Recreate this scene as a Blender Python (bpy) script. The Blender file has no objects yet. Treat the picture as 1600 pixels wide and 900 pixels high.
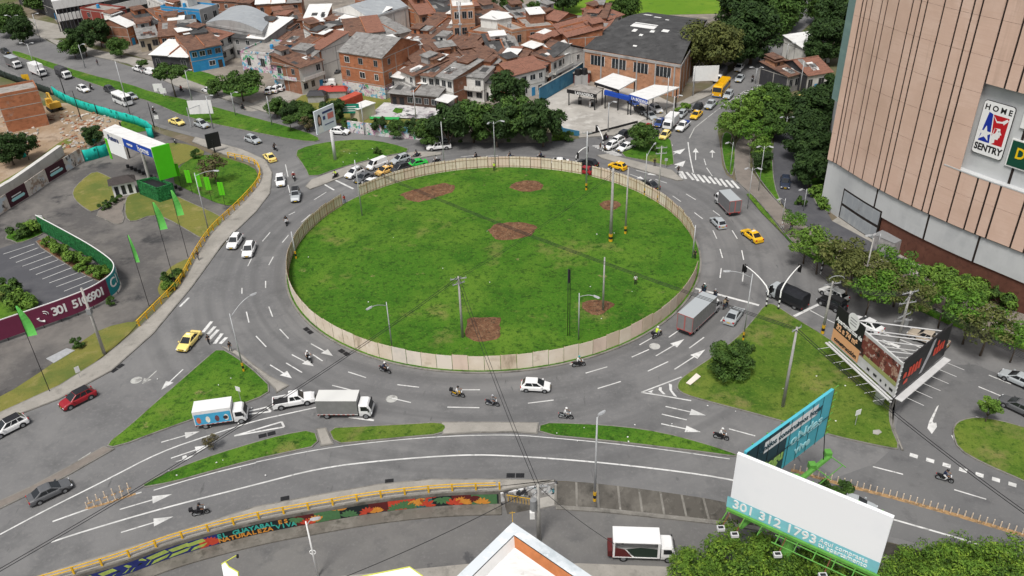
import bpy, bmesh, math, random
from mathutils import Vector, Matrix
R_ = math.radians
SC = bpy.context.scene
COL = SC.collection
rnd = random.Random(7)
# ------------------------------------------------------------------ camera
CAM_H, FPX, PITCH, ROLL = 67.0, 1300.0, 0.5531, -0.0345
cam = bpy.data.objects.new("camera", bpy.data.cameras.new("camera"))
COL.objects.link(cam)
_c, _s = math.cos(ROLL), math.sin(ROLL)
_F = Vector((0, math.cos(PITCH), -math.sin(PITCH)))
_U0 = Vector((0, math.sin(PITCH), math.cos(PITCH)))
_RT = _c * Vector((1, 0, 0)) + _s * _U0
_UP = -_s * Vector((1, 0, 0)) + _c * _U0
cam.matrix_world = Matrix(((_RT.x, _UP.x, -_F.x, 0), (_RT.y, _UP.y, -_F.y, 0), (_RT.z, _UP.z, -_F.z, CAM_H), (0, 0, 0, 1)))
cam.data.sensor_width = 36
cam.data.lens = 36 * FPX / 1600
cam.data.clip_end = 3000
SC.camera = cam
# ------------------------------------------------------------------ world, sun, exposure
SUN_EL, SUN_AZ = R_(62), R_(205)
world = bpy.data.worlds.new("World")
SC.world = world
world.use_nodes = True
wn = world.node_tree
sky = wn.nodes.new("ShaderNodeTexSky")
sky.sky_type = 'NISHITA'
sky.sun_disc = False
sky.sun_elevation = SUN_EL
sky.sun_rotation = SUN_AZ
sky.air_density = 1.0
sky.dust_density = 4.0
sky.ozone_density = 0.6
bg = wn.nodes["Background"]
hsv = wn.nodes.new("ShaderNodeHueSaturation")
hsv.inputs["Saturation"].default_value = 0.25
wn.links.new(sky.outputs[0], hsv.inputs["Color"])
wn.links.new(hsv.outputs[0], bg.inputs["Color"])
bg.inputs["Strength"].default_value = 0.082
sun = bpy.data.objects.new("sun", bpy.data.lights.new("sun", 'SUN'))
COL.objects.link(sun)
sun.data.energy = 1.9
sun.data.angle = R_(14)
sun.data.color = (1, 0.96, 0.9)
_sd = Vector((math.sin(SUN_AZ) * math.cos(SUN_EL), math.cos(SUN_AZ) * math.cos(SUN_EL), math.sin(SUN_EL)))
sun.rotation_euler = _sd.to_track_quat('Z', 'Y').to_euler()
SC.view_settings.view_transform = 'Standard'
SC.view_settings.look = 'None'
SC.view_settings.gamma = 1
SC.view_settings.use_curve_mapping = False
SC.view_settings.exposure = 0.62
SC.render.engine = 'CYCLES'
SC.cycles.max_bounces = 4
# ------------------------------------------------------------------ projection helpers (photo 1600x900 pixel -> place in the world)
def P(px, py, z=0.0):
    d = _F * FPX + _RT * (px - 800) + _UP * (450 - py)
    t = (z - CAM_H) / d.z
    return Vector((d.x * t, d.y * t, z))
def proj(v):
    w = Vector(v) - Vector((0, 0, CAM_H))
    q = w.dot(_F)
    return (800 + FPX * w.dot(_RT) / q, 450 - FPX * w.dot(_UP) / q)
def h_for(b, ty):            # height over ground point b whose picture row is ty
    lo, hi = 0.0, 66.0
    for _ in range(50):
        m = (lo + hi) / 2
        if proj((b.x, b.y, b.z + m))[1] > ty: lo = m
        else: hi = m
    return lo
def PX(pts, z=0.0): return [P(x, y, z) for x, y in pts]
def heading(p, q):           # angle of travel from pixel p to pixel q
    a, b = P(*p), P(*q)
    return math.atan2(b.y - a.y, b.x - a.x)
# ------------------------------------------------------------------ materials
MATS = {}
def mat(name, col, rough=0.8, var=0.12, scale=3.0, bump=0.0, metal=0.0, col2=None, spec=0.3, coord='Object', detail=4.0, emit=None, contrast=None):
    if name in MATS: return MATS[name]
    m = bpy.data.materials.new(name)
    m.use_nodes = True
    nt = m.node_tree
    b = nt.nodes["Principled BSDF"]
    b.inputs["Roughness"].default_value = rough
    b.inputs["Metallic"].default_value = metal
    b.inputs["Specular IOR Level"].default_value = spec
    if var or col2:
        tc = nt.nodes.new("ShaderNodeTexCoord")
        no = nt.nodes.new("ShaderNodeTexNoise")
        no.inputs["Scale"].default_value = scale
        no.inputs["Detail"].default_value = detail
        no.inputs["Roughness"].default_value = 0.65
        nt.links.new(tc.outputs[coord], no.inputs["Vector"])
        r = nt.nodes.new("ShaderNodeValToRGB")
        c2 = col2 or tuple(min(1, c * (1 + var)) for c in col)
        c1 = col if col2 else tuple(c * (1 - var) for c in col)
        r.color_ramp.elements[0].color = (*c1, 1)
        r.color_ramp.elements[1].color = (*c2, 1)
        k = contrast or 0.22
        r.color_ramp.elements[0].position = 0.5 - k
        r.color_ramp.elements[1].position = 0.5 + k
        nt.links.new(no.outputs["Fac"], r.inputs[0])
        nt.links.new(r.outputs[0], b.inputs["Base Color"])
        if bump:
            bp = nt.nodes.new("ShaderNodeBump")
            bp.inputs["Strength"].default_value = bump
            nt.links.new(no.outputs["Fac"], bp.inputs["Height"])
            nt.links.new(bp.outputs[0], b.inputs["Normal"])
    else:
        b.inputs["Base Color"].default_value = (*col, 1)
    if emit:
        b.inputs["Emission Color"].default_value = (*col, 1)
        b.inputs["Emission Strength"].default_value = emit
    MATS[name] = m
    return m
def layered(name, layers, rough=0.9, bump=0.3, bscale=6.0, spec=0.2):
    """layers: list of (colour, noise scale, low, high, stretch); the first is the base, later ones are mixed over it by noise."""
    if name in MATS: return MATS[name]
    m = bpy.data.materials.new(name)
    m.use_nodes = True
    nt = m.node_tree
    b = nt.nodes["Principled BSDF"]
    b.inputs["Roughness"].default_value = rough
    b.inputs["Specular IOR Level"].default_value = spec
    tc = nt.nodes.new("ShaderNodeTexCoord")
    prev = None
    for i, (c, sc, lo, hi, st) in enumerate(layers):
        if prev is None:
            rgb = nt.nodes.new("ShaderNodeRGB")
            rgb.outputs[0].default_value = (*c, 1)
            prev = rgb.outputs[0]
            continue
        mp = nt.nodes.new("ShaderNodeMapping")
        mp.inputs["Scale"].default_value = st
        mp.inputs["Location"].default_value = (i * 13.7, i * 7.1, i * 3.3)
        nt.links.new(tc.outputs["Object"], mp.inputs[0])
        no = nt.nodes.new("ShaderNodeTexNoise")
        no.inputs["Scale"].default_value = sc
        no.inputs["Detail"].default_value = 6
        no.inputs["Roughness"].default_value = 0.62
        nt.links.new(mp.outputs[0], no.inputs["Vector"])
        mr = nt.nodes.new("ShaderNodeMapRange")
        mr.inputs["From Min"].default_value = lo
        mr.inputs["From Max"].default_value = hi
        nt.links.new(no.outputs["Fac"], mr.inputs["Value"])
        mx = nt.nodes.new("ShaderNodeMix")
        mx.data_type = 'RGBA'
        nt.links.new(mr.outputs[0], mx.inputs["Factor"])
        nt.links.new(prev, mx.inputs["A"])
        mx.inputs["B"].default_value = (*c, 1)
        prev = mx.outputs["Result"]
    nt.links.new(prev, b.inputs["Base Color"])
    if bump:
        no = nt.nodes.new("ShaderNodeTexNoise")
        no.inputs["Scale"].default_value = bscale
        no.inputs["Detail"].default_value = 5
        nt.links.new(tc.outputs["Object"], no.inputs["Vector"])
        bp = nt.nodes.new("ShaderNodeBump")
        bp.inputs["Strength"].default_value = bump
        bp.inputs["Distance"].default_value = 0.1
        nt.links.new(no.outputs["Fac"], bp.inputs["Height"])
        nt.links.new(bp.outputs[0], b.inputs["Normal"])
    MATS[name] = m
    return m
ONE = (1, 1, 1)
ASPH = layered("asphalt", [((.145, .144, .146), 1, 0, 1, ONE), ((.185, .183, .182), .06, .42, .64, ONE), ((.115, .115, .117), .22, .5, .72, ONE), ((.2, .197, .193), 2.2, .52, .85, ONE), ((.085, .085, .087), 1.1, .65, .76, (1, .25, 1))], .85, .25, 9)
ASPH_LOW = layered("asphalt_worn", [((.128, .125, .124), 1, 0, 1, ONE), ((.162, .158, .152), .15, .42, .65, ONE), ((.105, .104, .105), .35, .55, .72, ONE), ((.075, .075, .078), .12, .63, .66, ONE), ((.19, .19, .185), 3, .55, .9, ONE)], .85, .25, 9)
ASPH_LOT = layered("asphalt_lot", [((.095, .09, .088), 1, 0, 1, ONE), ((.16, .15, .14), .12, .45, .62, ONE), ((.05, .049, .05), .2, .55, .66, ONE), ((.15, .145, .14), 1.6, .55, .85, ONE)], .85, .25, 8)
ASPH_DARK = layered("asphalt_parking", [((.075, .076, .085), 1, 0, 1, ONE), ((.1, .1, .108), .3, .45, .7, ONE), ((.05, .05, .055), 1.2, .6, .8, ONE)], .85, .2, 8)
PAVE = layered("pavement_concrete", [((.27, .255, .23), 1, 0, 1, ONE), ((.34, .32, .29), .3, .42, .68, ONE), ((.17, .16, .145), .5, .57, .75, ONE), ((.2, .19, .175), 2.5, .55, .85, ONE)], .9, .25, 6)
PAVE_PINK = layered("pavement_brick", [((.2, .175, .155), 1, 0, 1, ONE), ((.15, .135, .12), .4, .45, .68, ONE), ((.25, .22, .2), 2.5, .55, .85, ONE)], .9, .25, 6)
KERB = layered("kerb_concrete", [((.2, .19, .172), 1, 0, 1, ONE), ((.11, .105, .095), .6, .48, .68, ONE), ((.3, .29, .27), 2, .55, .8, ONE)], .9, .2, 6)
GRASS = layered("grass", [((.05, .142, .009), 1, 0, 1, ONE), ((.1, .19, .018), .07, .44, .64, ONE), ((.03, .105, .006), .17, .48, .68, ONE), ((.2, .185, .06), .11, .59, .74, ONE), ((.26, .22, .1), .32, .66, .74, ONE), ((.02, .06, .005), 1.3, .5, .68, ONE), ((.1, .18, .018), 2.6, .54, .72, ONE), ((.016, .05, .005), 5, .55, .68, ONE)], .95, .7, 7)
GRASS_MIX = layered("grass_worn", [((.075, .14, .014), 1, 0, 1, ONE), ((.14, .18, .03), .09, .42, .62, ONE), ((.045, .105, .01), .17, .48, .68, ONE), ((.2, .18, .065), .15, .56, .72, ONE), ((.03, .07, .007), 1.3, .52, .7, ONE), ((.14, .2, .03), 2.6, .54, .72, ONE), ((.11, .085, .045), .4, .66, .74, ONE), ((.025, .06, .007), 5, .56, .7, ONE)], .95, .7, 7)
GRASS_DRY = layered("grass_dry", [((.17, .165, .04), 1, 0, 1, ONE), ((.1, .13, .03), .15, .45, .65, ONE), ((.25, .21, .08), .4, .55, .75, ONE), ((.09, .1, .025), 2.5, .55, .8, ONE)], .95, .6, 7)
SOIL = layered("turned_soil", [((.12, .058, .032), 1, 0, 1, ONE), ((.2, .11, .062), 1.3, .45, .65, ONE), ((.24, .2, .12), 4.0, .58, .72, ONE), ((.035, .028, .018), 2.2, .56, .7, ONE)], .95, .9, 5)
DIRT = layered("bare_dirt", [((.28, .2, .13), 1, 0, 1, ONE), ((.36, .28, .21), .12, .45, .65, ONE), ((.17, .12, .08), .3, .52, .7, ONE), ((.42, .36, .3), 1.5, .6, .75, ONE)], .95, .8, 3)
CONC = layered("concrete", [((.36, .345, .32), 1, 0, 1, ONE), ((.26, .25, .23), .35, .48, .7, ONE), ((.44, .43, .4), 1.6, .55, .8, ONE)], .85, .15, 4)
CONC_D = layered("concrete_weathered", [((.13, .12, .105), 1, 0, 1, ONE), ((.2, .185, .165), .5, .45, .68, ONE), ((.075, .07, .06), .9, .52, .7, ONE)], .9, .3, 5)
GROUND = layered("earth_ground", [((.14, .115, .08), 1, 0, 1, ONE), ((.08, .1, .03), .03, .45, .6, ONE), ((.2, .17, .13), .2, .52, .7, ONE)], .95, .4, 3)
FIELD = layered("field_grass", [((.1, .2, .012), 1, 0, 1, ONE), ((.15, .24, .02), .05, .45, .65, ONE), ((.06, .14, .012), .3, .55, .75, ONE)], .95, .5, 3)
MARK = layered("road_paint", [((.62, .62, .61), 1, 0, 1, ONE), ((.25, .25, .245), 1.8, .53, .7, ONE), ((.45, .45, .44), .4, .45, .65, ONE)], .7, 0)
MARK_OLD = layered("road_paint_worn", [((.42, .42, .4), 1, 0, 1, ONE), ((.17, .165, .16), 1.1, .5, .66, ONE)], .8, 0)
STEEL = mat("galvanised", (.42, .43, .44), .5, .15, 2, metal=.3)
PCONC = mat("pole_concrete", (.34, .33, .31), .85, .2, 1.2)
BLACK = mat("black", (.014, .014, .016), .5, .1, 3)
RUBBER = mat("rubber", (.018, .018, .019), .8, .2, 5)
def ring_wear(m):            # polished wheel tracks that follow the ring road
    nt = m.node_tree; b = nt.nodes["Principled BSDF"]; lk = b.inputs["Base Color"].links[0].from_socket
    N = lambda t, **k: nt.nodes.new(t)
    tc = N("ShaderNodeTexCoord"); sx = N("ShaderNodeSeparateXYZ"); nt.links.new(tc.outputs["Object"], sx.inputs[0])
    def mth(op, a, c):
        n = N("ShaderNodeMath"); n.operation = op
        for i, v in enumerate((a, c)):
            if v is None: continue
            if isinstance(v, (int, float)): n.inputs[i].default_value = v
            else: nt.links.new(v, n.inputs[i])
        return n.outputs[0]
    x = mth('SUBTRACT', sx.outputs[0], -.0429 * CAM_H); y = mth('SUBTRACT', sx.outputs[1], 1.808 * CAM_H)
    r = mth('SQRT', mth('ADD', mth('MULTIPLY', x, x), mth('MULTIPLY', y, y)), None); th = mth('ARCTAN2', y, x)
    cb = N("ShaderNodeCombineXYZ"); nt.links.new(mth('MULTIPLY', r, .55), cb.inputs[0]); nt.links.new(mth('MULTIPLY', th, 1.2), cb.inputs[1])
    no = N("ShaderNodeTexNoise"); no.inputs["Scale"].default_value = 1.0; no.inputs["Detail"].default_value = 5; nt.links.new(cb.outputs[0], no.inputs["Vector"])
    mr = N("ShaderNodeMapRange"); mr.inputs["From Min"].default_value = .42; mr.inputs["From Max"].default_value = .62; mr.inputs["To Max"].default_value = .55; nt.links.new(no.outputs["Fac"], mr.inputs["Value"])
    mk_ = N("ShaderNodeMapRange"); mk_.inputs["From Min"].default_value = 62; mk_.inputs["From Max"].default_value = 50; nt.links.new(r, mk_.inputs["Value"])
    mx = N("ShaderNodeMix"); mx.data_type = 'RGBA'; nt.links.new(mth('MULTIPLY', mr.outputs[0], mk_.outputs[0]), mx.inputs["Factor"]); nt.links.new(lk, mx.inputs["A"]); mx.inputs["B"].default_value = (.1, .1, .102, 1)
    nt.links.new(mx.outputs["Result"], b.inputs["Base Color"])
ring_wear(ASPH)
WHITE = mat("white_paint", (.74, .74, .73), .45, .06, 1.5)
YEL = mat("yellow_paint", (.62, .36, .02), .5, .22, 1.2)
GLASS = mat("vehicle_glass", (.012, .015, .018), .08, 0, spec=.6)
WGLASS = mat("window_glass", (.022, .026, .03), .12, .4, .7, spec=.6)
CHROME = mat("chrome", (.55, .56, .57), .2, 0, metal=.9)
LAMPG = mat("lamp_glass", (.7, .72, .74), .1, 0, spec=.6)
RED = mat("tail_red", (.4, .01, .012), .25, 0, spec=.5)
AMBER = mat("amber", (.6, .22, .01), .3, 0)
GREY = mat("grey_paint", (.23, .235, .24), .5, .1, 2)
GREEN_B = mat("lime_paint", (.1, .5, .012), .5, .06, 1)
# ------------------------------------------------------------------ mesh builder
class MB:
    def __init__(self): self.v = []; self.f = []; self.m = []
    def add(self, vs, fs, mi=0, M=None):
        o = len(self.v)
        self.v += [(M @ Vector(v)) if M is not None else Vector(v) for v in vs]
        self.f += [tuple(o + i for i in f) for f in fs]
        self.m += [mi] * len(fs)
        return self
    def box(self, x0, x1, y0, y1, z0, z1, mi=0, M=None):
        vs = [(x0, y0, z0), (x1, y0, z0), (x1, y1, z0), (x0, y1, z0), (x0, y0, z1), (x1, y0, z1), (x1, y1, z1), (x0, y1, z1)]
        return self.add(vs, [(3, 2, 1, 0), (4, 5, 6, 7), (0, 1, 5, 4), (1, 2, 6, 5), (2, 3, 7, 6), (3, 0, 4, 7)], mi, M)
    def quad(self, a, b, c, d, mi=0, M=None): return self.add([a, b, c, d], [(0, 1, 2, 3)], mi, M)
    def poly(self, pts, mi=0, M=None): return self.add(pts, [tuple(range(len(pts)))], mi, M)
    def tube(self, p0, p1, r0, r1=None, n=8, mi=0, M=None, caps=True):
        p0, p1 = Vector(p0), Vector(p1)
        r1 = r0 if r1 is None else r1
        q = (p1 - p0).normalized().to_track_quat('Z', 'Y')
        vs = []
        for p, r in ((p0, r0), (p1, r1)):
            for i in range(n):
                a = 2 * math.pi * i / n
                vs.append(p + q @ Vector((r * math.cos(a), r * math.sin(a), 0)))
        fs = [(i, (i + 1) % n, n + (i + 1) % n, n + i) for i in range(n)]
        if caps: fs += [tuple(range(n - 1, -1, -1)), tuple(range(n, 2 * n))]
        return self.add(vs, fs, mi, M)
    def path(self, pts, r, n=6, mi=0, M=None):
        pts = [Vector(p) for p in pts]
        vs = []; fs = []
        for i, p in enumerate(pts):
            d = (pts[min(i + 1, len(pts) - 1)] - pts[max(i - 1, 0)]).normalized()
            q = d.to_track_quat('Z', 'Y')
            rr = r[i] if isinstance(r, (list, tuple)) else r
            for k in range(n):
                a = 2 * math.pi * k / n
                vs.append(p + q @ Vector((rr * math.cos(a), rr * math.sin(a), 0)))
        for i in range(len(pts) - 1):
            for k in range(n):
                fs.append((i * n + k, i * n + (k + 1) % n, (i + 1) * n + (k + 1) % n, (i + 1) * n + k))
        fs += [tuple(range(n - 1, -1, -1)), tuple(range((len(pts) - 1) * n, len(pts) * n))]
        return self.add(vs, fs, mi, M)
    def prism(self, pts, z0, z1, mi=0, M=None, top=None):
        n = len(pts)
        vs = [(p[0], p[1], z0) for p in pts] + [(p[0], p[1], z1) for p in pts]
        self.add(vs, [(i, (i + 1) % n, n + (i + 1) % n, n + i) for i in range(n)], mi, M)
        o = [tuple(range(n - 1, -1, -1))]
        self.add([(p[0], p[1], z0) for p in pts], o, mi, M)
        return self.add([(p[0], p[1], z1) for p in pts], [tuple(range(n))], mi if top is None else top, M)
    def loft(self, rings, mi=0, M=None, cap=True):
        n = len(rings[0]); vs = [v for r in rings for v in r]; fs = []
        for i in range(len(rings) - 1):
            for k in range(n):
                fs.append((i * n + k, i * n + (k + 1) % n, (i + 1) * n + (k + 1) % n, (i + 1) * n + k))
        if cap: fs += [tuple(range(n - 1, -1, -1)), tuple(range((len(rings) - 1) * n, len(rings) * n))]
        return self.add(vs, fs, mi, M)
    def mesh(self, name, mats, smooth=False):
        me = bpy.data.meshes.new(name)
        me.from_pydata([tuple(v) for v in self.v], [], self.f)
        for m in (mats if isinstance(mats, (list, tuple)) else [mats]): me.materials.append(m)
        if any(self.m): me.polygons.foreach_set("material_index", self.m)
        if smooth: me.polygons.foreach_set("use_smooth", [True] * len(self.f))
        me.update()
        return me
    def build(self, name, mats, parent=None, smooth=False, M=None):
        o = bpy.data.objects.new(name, self.mesh(name, mats, smooth))
        COL.objects.link(o)
        if parent is not None: o.parent = parent
        if M is not None: o.matrix_local = M
        return o
def tag(o, label=None, cat=None, group=None, kind=None):
    if label: o["label"] = label
    if cat: o["category"] = cat
    if group: o["group"] = group
    if kind: o["kind"] = kind
    return o
def empty(name, label, cat, loc=(0, 0, 0), rz=0.0, group=None):
    o = bpy.data.objects.new(name, None)
    COL.objects.link(o)
    o.empty_display_size = .3
    o.location = loc
    o.rotation_euler = (0, 0, rz)
    return tag(o, label, cat, group)
KIDS = {}
def copy_tree(src, parent=None, paint=None):
    c = src.copy()
    COL.objects.link(c)
    if parent is not None: c.parent = parent
    if paint:
        for s in c.material_slots:
            if s.material and s.material.name in paint:
                nm = s.material.name
                s.link = 'OBJECT'
                s.material = paint[nm]
    if src.name not in KIDS: KIDS[src.name] = list(src.children)
    for k in KIDS[src.name]: copy_tree(k, c, paint)
    return c
def chaikin(pts, it=2, closed=True):
    for _ in range(it):
        o = []
        n = len(pts)
        if not closed: o.append(pts[0])
        for i in range(n if closed else n - 1):
            a, b = pts[i], pts[(i + 1) % n]
            o += [a * .75 + b * .25, a * .25 + b * .75]
        if not closed: o.append(pts[-1])
        pts = o
    return pts
def area2(pts): return sum(pts[i].x * pts[(i + 1) % len(pts)].y - pts[(i + 1) % len(pts)].x * pts[i].y for i in range(len(pts)))
def ccw(pts): return pts if area2(pts) > 0 else pts[::-1]
def inset(pts, d):
    n = len(pts); o = []
    for i in range(n):
        a, b, c = pts[i - 1], pts[i], pts[(i + 1) % n]
        e1 = (b - a).normalized(); e2 = (c - b).normalized()
        nrm = Vector((-(e1.y + e2.y), e1.x + e2.x, 0))
        if nrm.length < 1e-6: nrm = Vector((-e1.y, e1.x, 0))
        nrm.normalize()
        k = max(.5, nrm.dot(Vector((-e1.y, e1.x, 0))))
        o.append(b + nrm * (d / k))
    return o
def sheet(name, pts, z, m, kind="structure", it=0, raw=False, label=None, cat=None):
    w = pts if raw else PX(pts, z)
    w = [Vector((p.x, p.y, z)) for p in w]
    if it: w = chaikin(w, it)
    b = MB().poly(ccw(w))
    return tag(b.build(name, m), label, cat, kind=kind)
def island(pts, m=None, it=2, z0=0.0, h=.14, kw=.16, kerb=None, name="grass", raw=False, kind="stuff", grow=0):
    w = pts if raw else PX(pts, z0)
    w = ccw(chaikin([Vector((p.x, p.y, 0)) for p in w], it) if it else [Vector((p.x, p.y, 0)) for p in w])
    if grow: w = inset(w, -grow)
    i = inset(w, kw)
    b = MB(); n = len(w)
    b.add([(p.x, p.y, z0 - .03) for p in w] + [(p.x, p.y, z0 + h) for p in w] + [(p.x, p.y, z0 + h) for p in i] + [(p.x, p.y, z0 - .03) for p in i],
          [(k, (k + 1) % n, n + (k + 1) % n, n + k) for k in range(n)] + [(n + k, n + (k + 1) % n, 2 * n + (k + 1) % n, 2 * n + k) for k in range(n)]
          + [(2 * n + k, 2 * n + (k + 1) % n, 3 * n + (k + 1) % n, 3 * n + k) for k in range(n)])
    tag(b.build("kerb", kerb or KERB), kind="structure")
    if m is not None: sheet(name, i, z0 + h + .012, m, kind, raw=True)
    return i
_txt = {}
def text_mesh(s, size, mats, align='CENTER', ext=.02, bold=0.0, sx=1.0):
    cu = bpy.data.curves.new("lettering", 'FONT')
    cu.body = s; cu.size = size; cu.align_x = align; cu.align_y = 'CENTER'; cu.extrude = ext; cu.offset = bold
    cu.resolution_u = 3
    o = bpy.data.objects.new("t", cu)
    COL.objects.link(o)
    dg = bpy.context.evaluated_depsgraph_get()
    me = bpy.data.meshes.new_from_object(o.evaluated_get(dg))
    bpy.data.objects.remove(o)
    me.materials.clear()
    me.materials.append(mats)
    if sx != 1.0:
        for v in me.vertices: v.co.x *= sx
    return me
def lettering(s, size, m, parent, M, name="lettering", **k):
    o = bpy.data.objects.new(name, text_mesh(s, size, m, **k))
    COL.objects.link(o)
    o.parent = parent
    o.matrix_local = M
    return o
def frame(o, x, n=None):     # matrix with origin o, local X along x, local Z = horizontal normal, local Y up
    x = Vector(x).normalized(); up = Vector((0, 0, 1)); z = x.cross(up).normalized()
    return Matrix(((x.x, up.x, z.x, o[0]), (x.y, up.y, z.y, o[1]), (x.z, up.z, z.z, o[2]), (0, 0, 0, 1)))
# ------------------------------------------------------------------ GROUND
CX, CY, RR = -.0429 * CAM_H, 1.808 * CAM_H, .4975 * CAM_H
LOW = -1.95
# edge of the upper level (retaining wall line), photo pixels left to right
WALL = [(-120, 968), (-40, 946), (60, 917), (130, 897), (200, 876), (264, 851), (348, 828), (420, 811), (500, 797), (580, 783), (660, 774), (720, 770), (785, 768.5), (870, 752), (932, 755), (1025, 767), (1125, 782), (1250, 812), (1385, 847), (1440, 861), (1600, 905), (1720, 940), (1860, 985)]
wl = PX(WALL)
far = [Vector((1400, wl[-1].y, 0)), Vector((1400, 2200, 0)), Vector((-1400, 2200, 0)), Vector((-1400, wl[0].y, 0))]
sheet("ground", wl + far, -.06, GROUND, raw=True)
low_edge = [(-120, 1000), (60, 938), (130, 916), (264, 872), (348, 846), (420, 830), (500, 816), (600, 800), (700, 787), (790, 782), (870, 790), (932, 793), (985, 798), (1125, 813), (1190, 822), (1385, 868), (1440, 882), (1600, 925), (1860, 1000)]
lw = PX(low_edge, LOW)
sheet("lower_ground", lw + [Vector((400, lw[-1].y, 0)), Vector((400, -200, 0)), Vector((-400, -200, 0)), Vector((-400, lw[0].y, 0))], LOW - .02, ASPH_LOW, raw=True)
# main asphalt
road = [(-200, 990), (-120, 958), (60, 899), (240, 843), (400, 792), (500, 773), (592, 757), (675, 749), (785, 749), (870, 751), (932, 755), (1025, 767), (1125, 782), (1250, 812), (1385, 846), (1440, 860), (1600, 904), (1800, 962),
        (1800, 640), (1600, 548), (1480, 508), (1400, 470), (1330, 430), (1290, 415), (1250, 395), (1216, 352), (1180, 310), (1150, 283), (1130, 270), (1125, 225), (1120, 200), (1140, 178), (1190, 150), (1250, 140), (1272, 120), (1215, 110),
        (1240, 60), (1285, 20), (1290, -10), (1240, -10), (1215, 40), (1180, 90), (1120, 145), (1045, 178), (1000, 204), (960, 212), (905, 216), (860, 222), (760, 222), (665, 217), (550, 205), (420, 178), (350, 155), (275, 135), (200, 100), (105, 80), (30, 40), (-60, 10), (-60, 90), (0, 110), (82, 142), (175, 170), (240, 197),
        (300, 213), (380, 234), (415, 250), (426, 270), (420, 305), (400, 330), (350, 380), (302, 447), (240, 522), (175, 580), (92, 625), (0, 660), (-200, 740)]
sheet("road", road, 0, ASPH, it=1)
# darker resurfaced lanes and patches
for q in ([(1400, 650), (1430, 600), (1500, 560), (1600, 600), (1800, 690), (1800, 960), (1640, 905), (1440, 850), (1250, 805), (1270, 760), (1400, 712)],
          [(0, 112), (240, 195), (420, 230), (500, 225), (460, 206), (300, 180), (120, 115), (0, 72)]):
    sheet("road_patch", q, .004, layered("asphalt_newer", [((.128, .128, .13), 1, 0, 1, ONE), ((.15, .149, .149), .1, .42, .66, ONE), ((.1, .1, .103), .4, .52, .7, ONE), ((.17, .168, .165), 2.5, .55, .85, ONE)], .85, .25, 9), it=1)
def strip(pts, w, z=.008, m=None, mb=None, closed=False, raw=False):
    p = pts if raw else PX(pts, z)
    n = len(p); L = []; Rr = []
    for i in range(n):
        d = (p[min(i + 1, n - 1)] - p[max(i - 1, 0)]).normalized()
        nn = Vector((-d.y, d.x, 0)) * w / 2
        L.append(p[i] + nn); Rr.append(p[i] - nn)
    b = mb or MB()
    for i in range(n - 1): b.quad(Rr[i], Rr[i + 1], L[i + 1], L[i], 0)
    return b
mk = MB(); mo = MB()
def dash(s, w=.2, b=None):
    v = [float(t) for t in s.split()]
    for i in range(0, len(v), 4): strip([(v[i], v[i + 1]), (v[i + 2], v[i + 3])], w, mb=b or mk)
dash("385 487 389 504 378 450 378 459 420 479 426 495 437 514 451 529 400 525 416 542 489 554 504 564 447 567 472 582 544 581 572 590 621 601 655 605 722 609 750 609 519 602 551 610 612 622 642 629 699 636 749 637 "
     "825 630 865 625 934 607 970 596 915 583 949 573 1012 580 1044 565 987 558 1014 546 999 539 1020 527 1045 527 1061 516 1077 544 1100 527 1126 502 1131 495 1034 647 1073 656 1139 670 1180 681 "
     "1125 389 1129 403 1127 419 1125 434 1159 391 1162 406 1162 424 1160 440 1114 360 1120 373 1144 360 1152 373 1085 332 1098 342 1114 329 1125 337 1072 303 1087 312 1051 306 1064 315 1024 280 1042 286 "
     "491 312 510 300 471 347 485 335 441 379 451 367 420 414 427 401 410 377 422 363 451 336 461 331 415 439 415 450 446 257 450 276 450 289 453 301 387 416 394 402 "
     "1545 586 1580 600 1529 604 1565 619 1364 729 1411 741 1491 765 1541 780 1100 248 1103 258 1104 262 1113 275 720 245 740 243 760 244 778 243", .17)
dash("295 465 281 479 505 287 522 297 1050 226 1043 243", .35)
dash("521 280 552 295 1085 450 1186 477 1241 494 1280 475 950 264 955 261", .45)
dash("331 502 317 519 336 510 325 522 341 515 327 530 347 521 335 537 354 527 344 537 " + " ".join(f"{a/4+800} {b/4+225} {c/4+800} {d/4+225}" for a, b, c, d in
     [(1040, 170, 1065, 215), (1058, 170, 1088, 218), (1090, 175, 1135, 225), (1128, 180, 1165, 232), (1160, 190, 1203, 240), (1195, 195, 1238, 245), (1232, 203, 1272, 250), (1268, 210, 1307, 260), (1302, 217, 1343, 268), (1338, 225, 1382, 272), (1372, 228, 1417, 278)]), .5)
for k in range(9): dash(f"{926+k*3.6} {228+k*1.8} {944+k*3.4} {227+k*1.9}", .42)
for k in range(8): dash(f"{1147+k*5.2} {152-k*2.6} {1160+k*5.2} {154-k*2.7}", .5)
for k in range(8): dash(f"{1421.5+k*25.7} {710+k*7.5} {1434+k*25.7} {713.8+k*7.5}", .62)
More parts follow.
